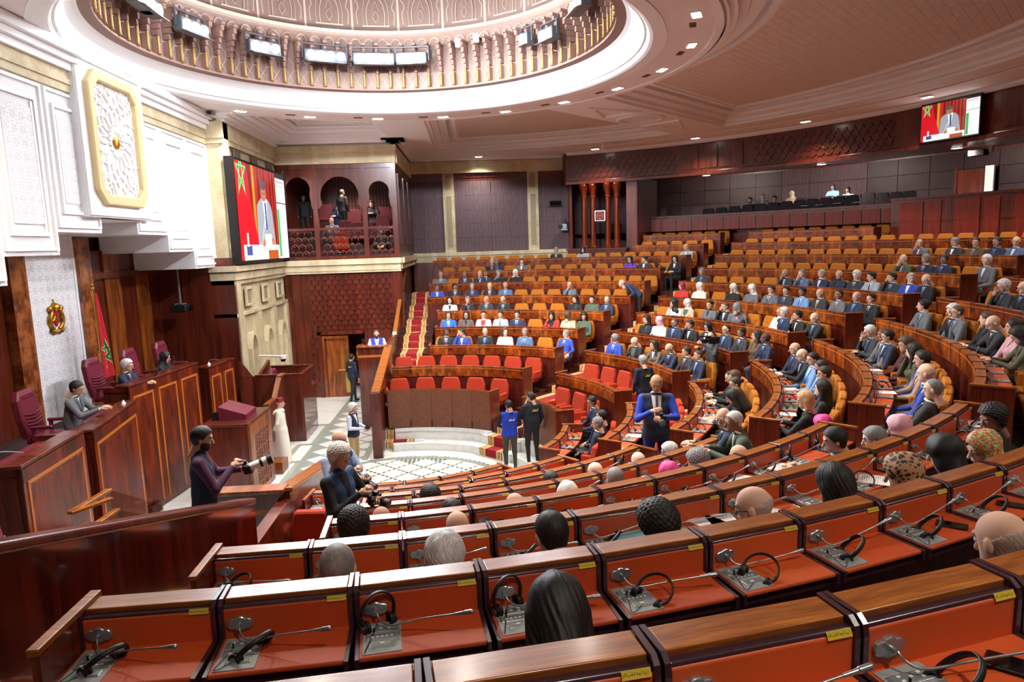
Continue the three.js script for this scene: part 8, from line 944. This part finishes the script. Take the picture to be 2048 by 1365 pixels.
// ---------- wall fittings ----------
{ const a = angOf(onR(1900, 240, 16.75)), A = angOf(onR(1842, 250, 16.75)), B = angOf(onR(1958, 230, 16.75)), p = polar(16.78, (A + B) / 2, 8.74), w = 2 * 16.78 * Math.sin(Math.abs(B - A) / 2), t = thing('wall_television', 'wide television on the dark fascia showing the speaker', 'television', [p.x, p.y, p.z], faceC((A + B) / 2)); part('bezel', rbx(w + 0.08, 1.16, 0.08, 0.02), MAT.black, t); const g = new THREE.PlaneGeometry(w, 1.06); g.translate(0, 0, 0.043); const uv = g.attributes.uv; part('display', g, litScreen(picture, 0.8), t); const la = new THREE.RectAreaLight(0xffe8e0, 0.6, w, 1.06); const q = polar(16.7, (A + B) / 2, 8.74); la.position.copy(q); la.lookAt(0, 8.74, 0); scene.add(la); }
{ const p = onZ(1111, 407, ZR + 0.1), t = thing('wall_clock_display', 'black rectangular display box on the striped wall', 'display', [p.x, p.y, p.z]); part('case', rbx(0.55, 0.26, 0.08, 0.01), MAT.black, t); part('glass', bx(0.5, 0.2, 0.004, 0, 0, 0.042), MAT.blackGloss, t); }
{ const p = onZ(1128, 453, ZR + 0.4), t = thing('broadcast_camera', 'robotic camera on a bracket at the edge of the striped wall', 'camera', [p.x, p.y, p.z]); part('head', [rbx(0.22, 0.22, 0.25, 0.03), rbx(0.28, 0.07, 0.28, 0.02, 0, -0.15, 0)], mat(0x8fa0ac, 0.4), t); part('lens', flat(new THREE.CylinderGeometry(0.08, 0.09, 0.22, 16).rotateX(HX).translate(-0.16, 0, 0.1)), MAT.black, t); part('bracket', [bx(0.4, 0.04, 0.04, 0.2, 0.2, -0.05), bx(0.04, 0.5, 0.04, 0.1, 0.1, -0.25), bx(0.04, 0.04, 0.4, 0.1, -0.1, -0.2)], MAT.black, t); }
{ const p = onR(1957, 306, 21), t = thing('loudspeaker', 'black wall loudspeaker angled above the gallery door', 'loudspeaker', [p.x, p.y, p.z], faceC(angOf(p))); part('cabinet', rbx(0.55, 0.22, 0.3, 0.03, 0, 0, 0), MAT.black, t); part('grille', bx(0.5, 0.18, 0.01, 0, 0, 0.155), MAT.plasticMid, t); const q = onR(1983, 297, 20.5), s = thing('security_camera', 'small white box camera above the gallery door', 'camera', [q.x, q.y, q.z]); part('case', rbx(0.1, 0.22, 0.12, 0.02), MAT.white, s); part('mount', bx(0.03, 0.03, 0.5, 0, 0.08, 0.25), MAT.white, s); }
{ const p = onY(1205, 292, 9.2), t = thing('track_spotlight', 'small white spotlight aimed at the scale relief', 'spotlight', [p.x, 9.24, p.z]); part('tube', flat(new THREE.CylinderGeometry(0.05, 0.05, 0.24, 14).translate(0, -0.08, 0)), MAT.white, t); part('stem', bx(0.02, 0.12, 0.02, 0, 0.1, 0), MAT.white, t); spot(V(p.x, 9.08, p.z), onR(1218, 350, 17), 14, 0.32, 0xffa860, 0.5, 2); }
{ const p = onZ(422, 226, ZS + 0.5), t = thing('security_camera', 'small black camera under the cornice beside the stone pilaster', 'camera', [p.x, p.y, p.z]); part('case', rbx(0.16, 0.09, 0.24, 0.02, 0, 0, 0), MAT.plasticMid, t); part('lens', flat(new THREE.CylinderGeometry(0.035, 0.035, 0.1, 12).rotateX(HX).translate(0, -0.02, 0.14)), MAT.black, t); }
{ const P = onR(1321, 530, RK(8) + 0.9), t = thing('black_bag', 'black rounded bag left on an amber seat', 'bag', [P.x, FK(8) + 0.55, P.z], faceC(angOf(P))); part('pouch', sph(0.2, 0, 0.16, 0.1, 1, 0.9, 0.6), MAT.black, t); part('strap', tube([[-0.12, 0.3, 0.1], [0, 0.42, 0.1], [0.12, 0.3, 0.1]], 0.015, 12, 6), MAT.black, t); }
renderer.render(scene, camera);
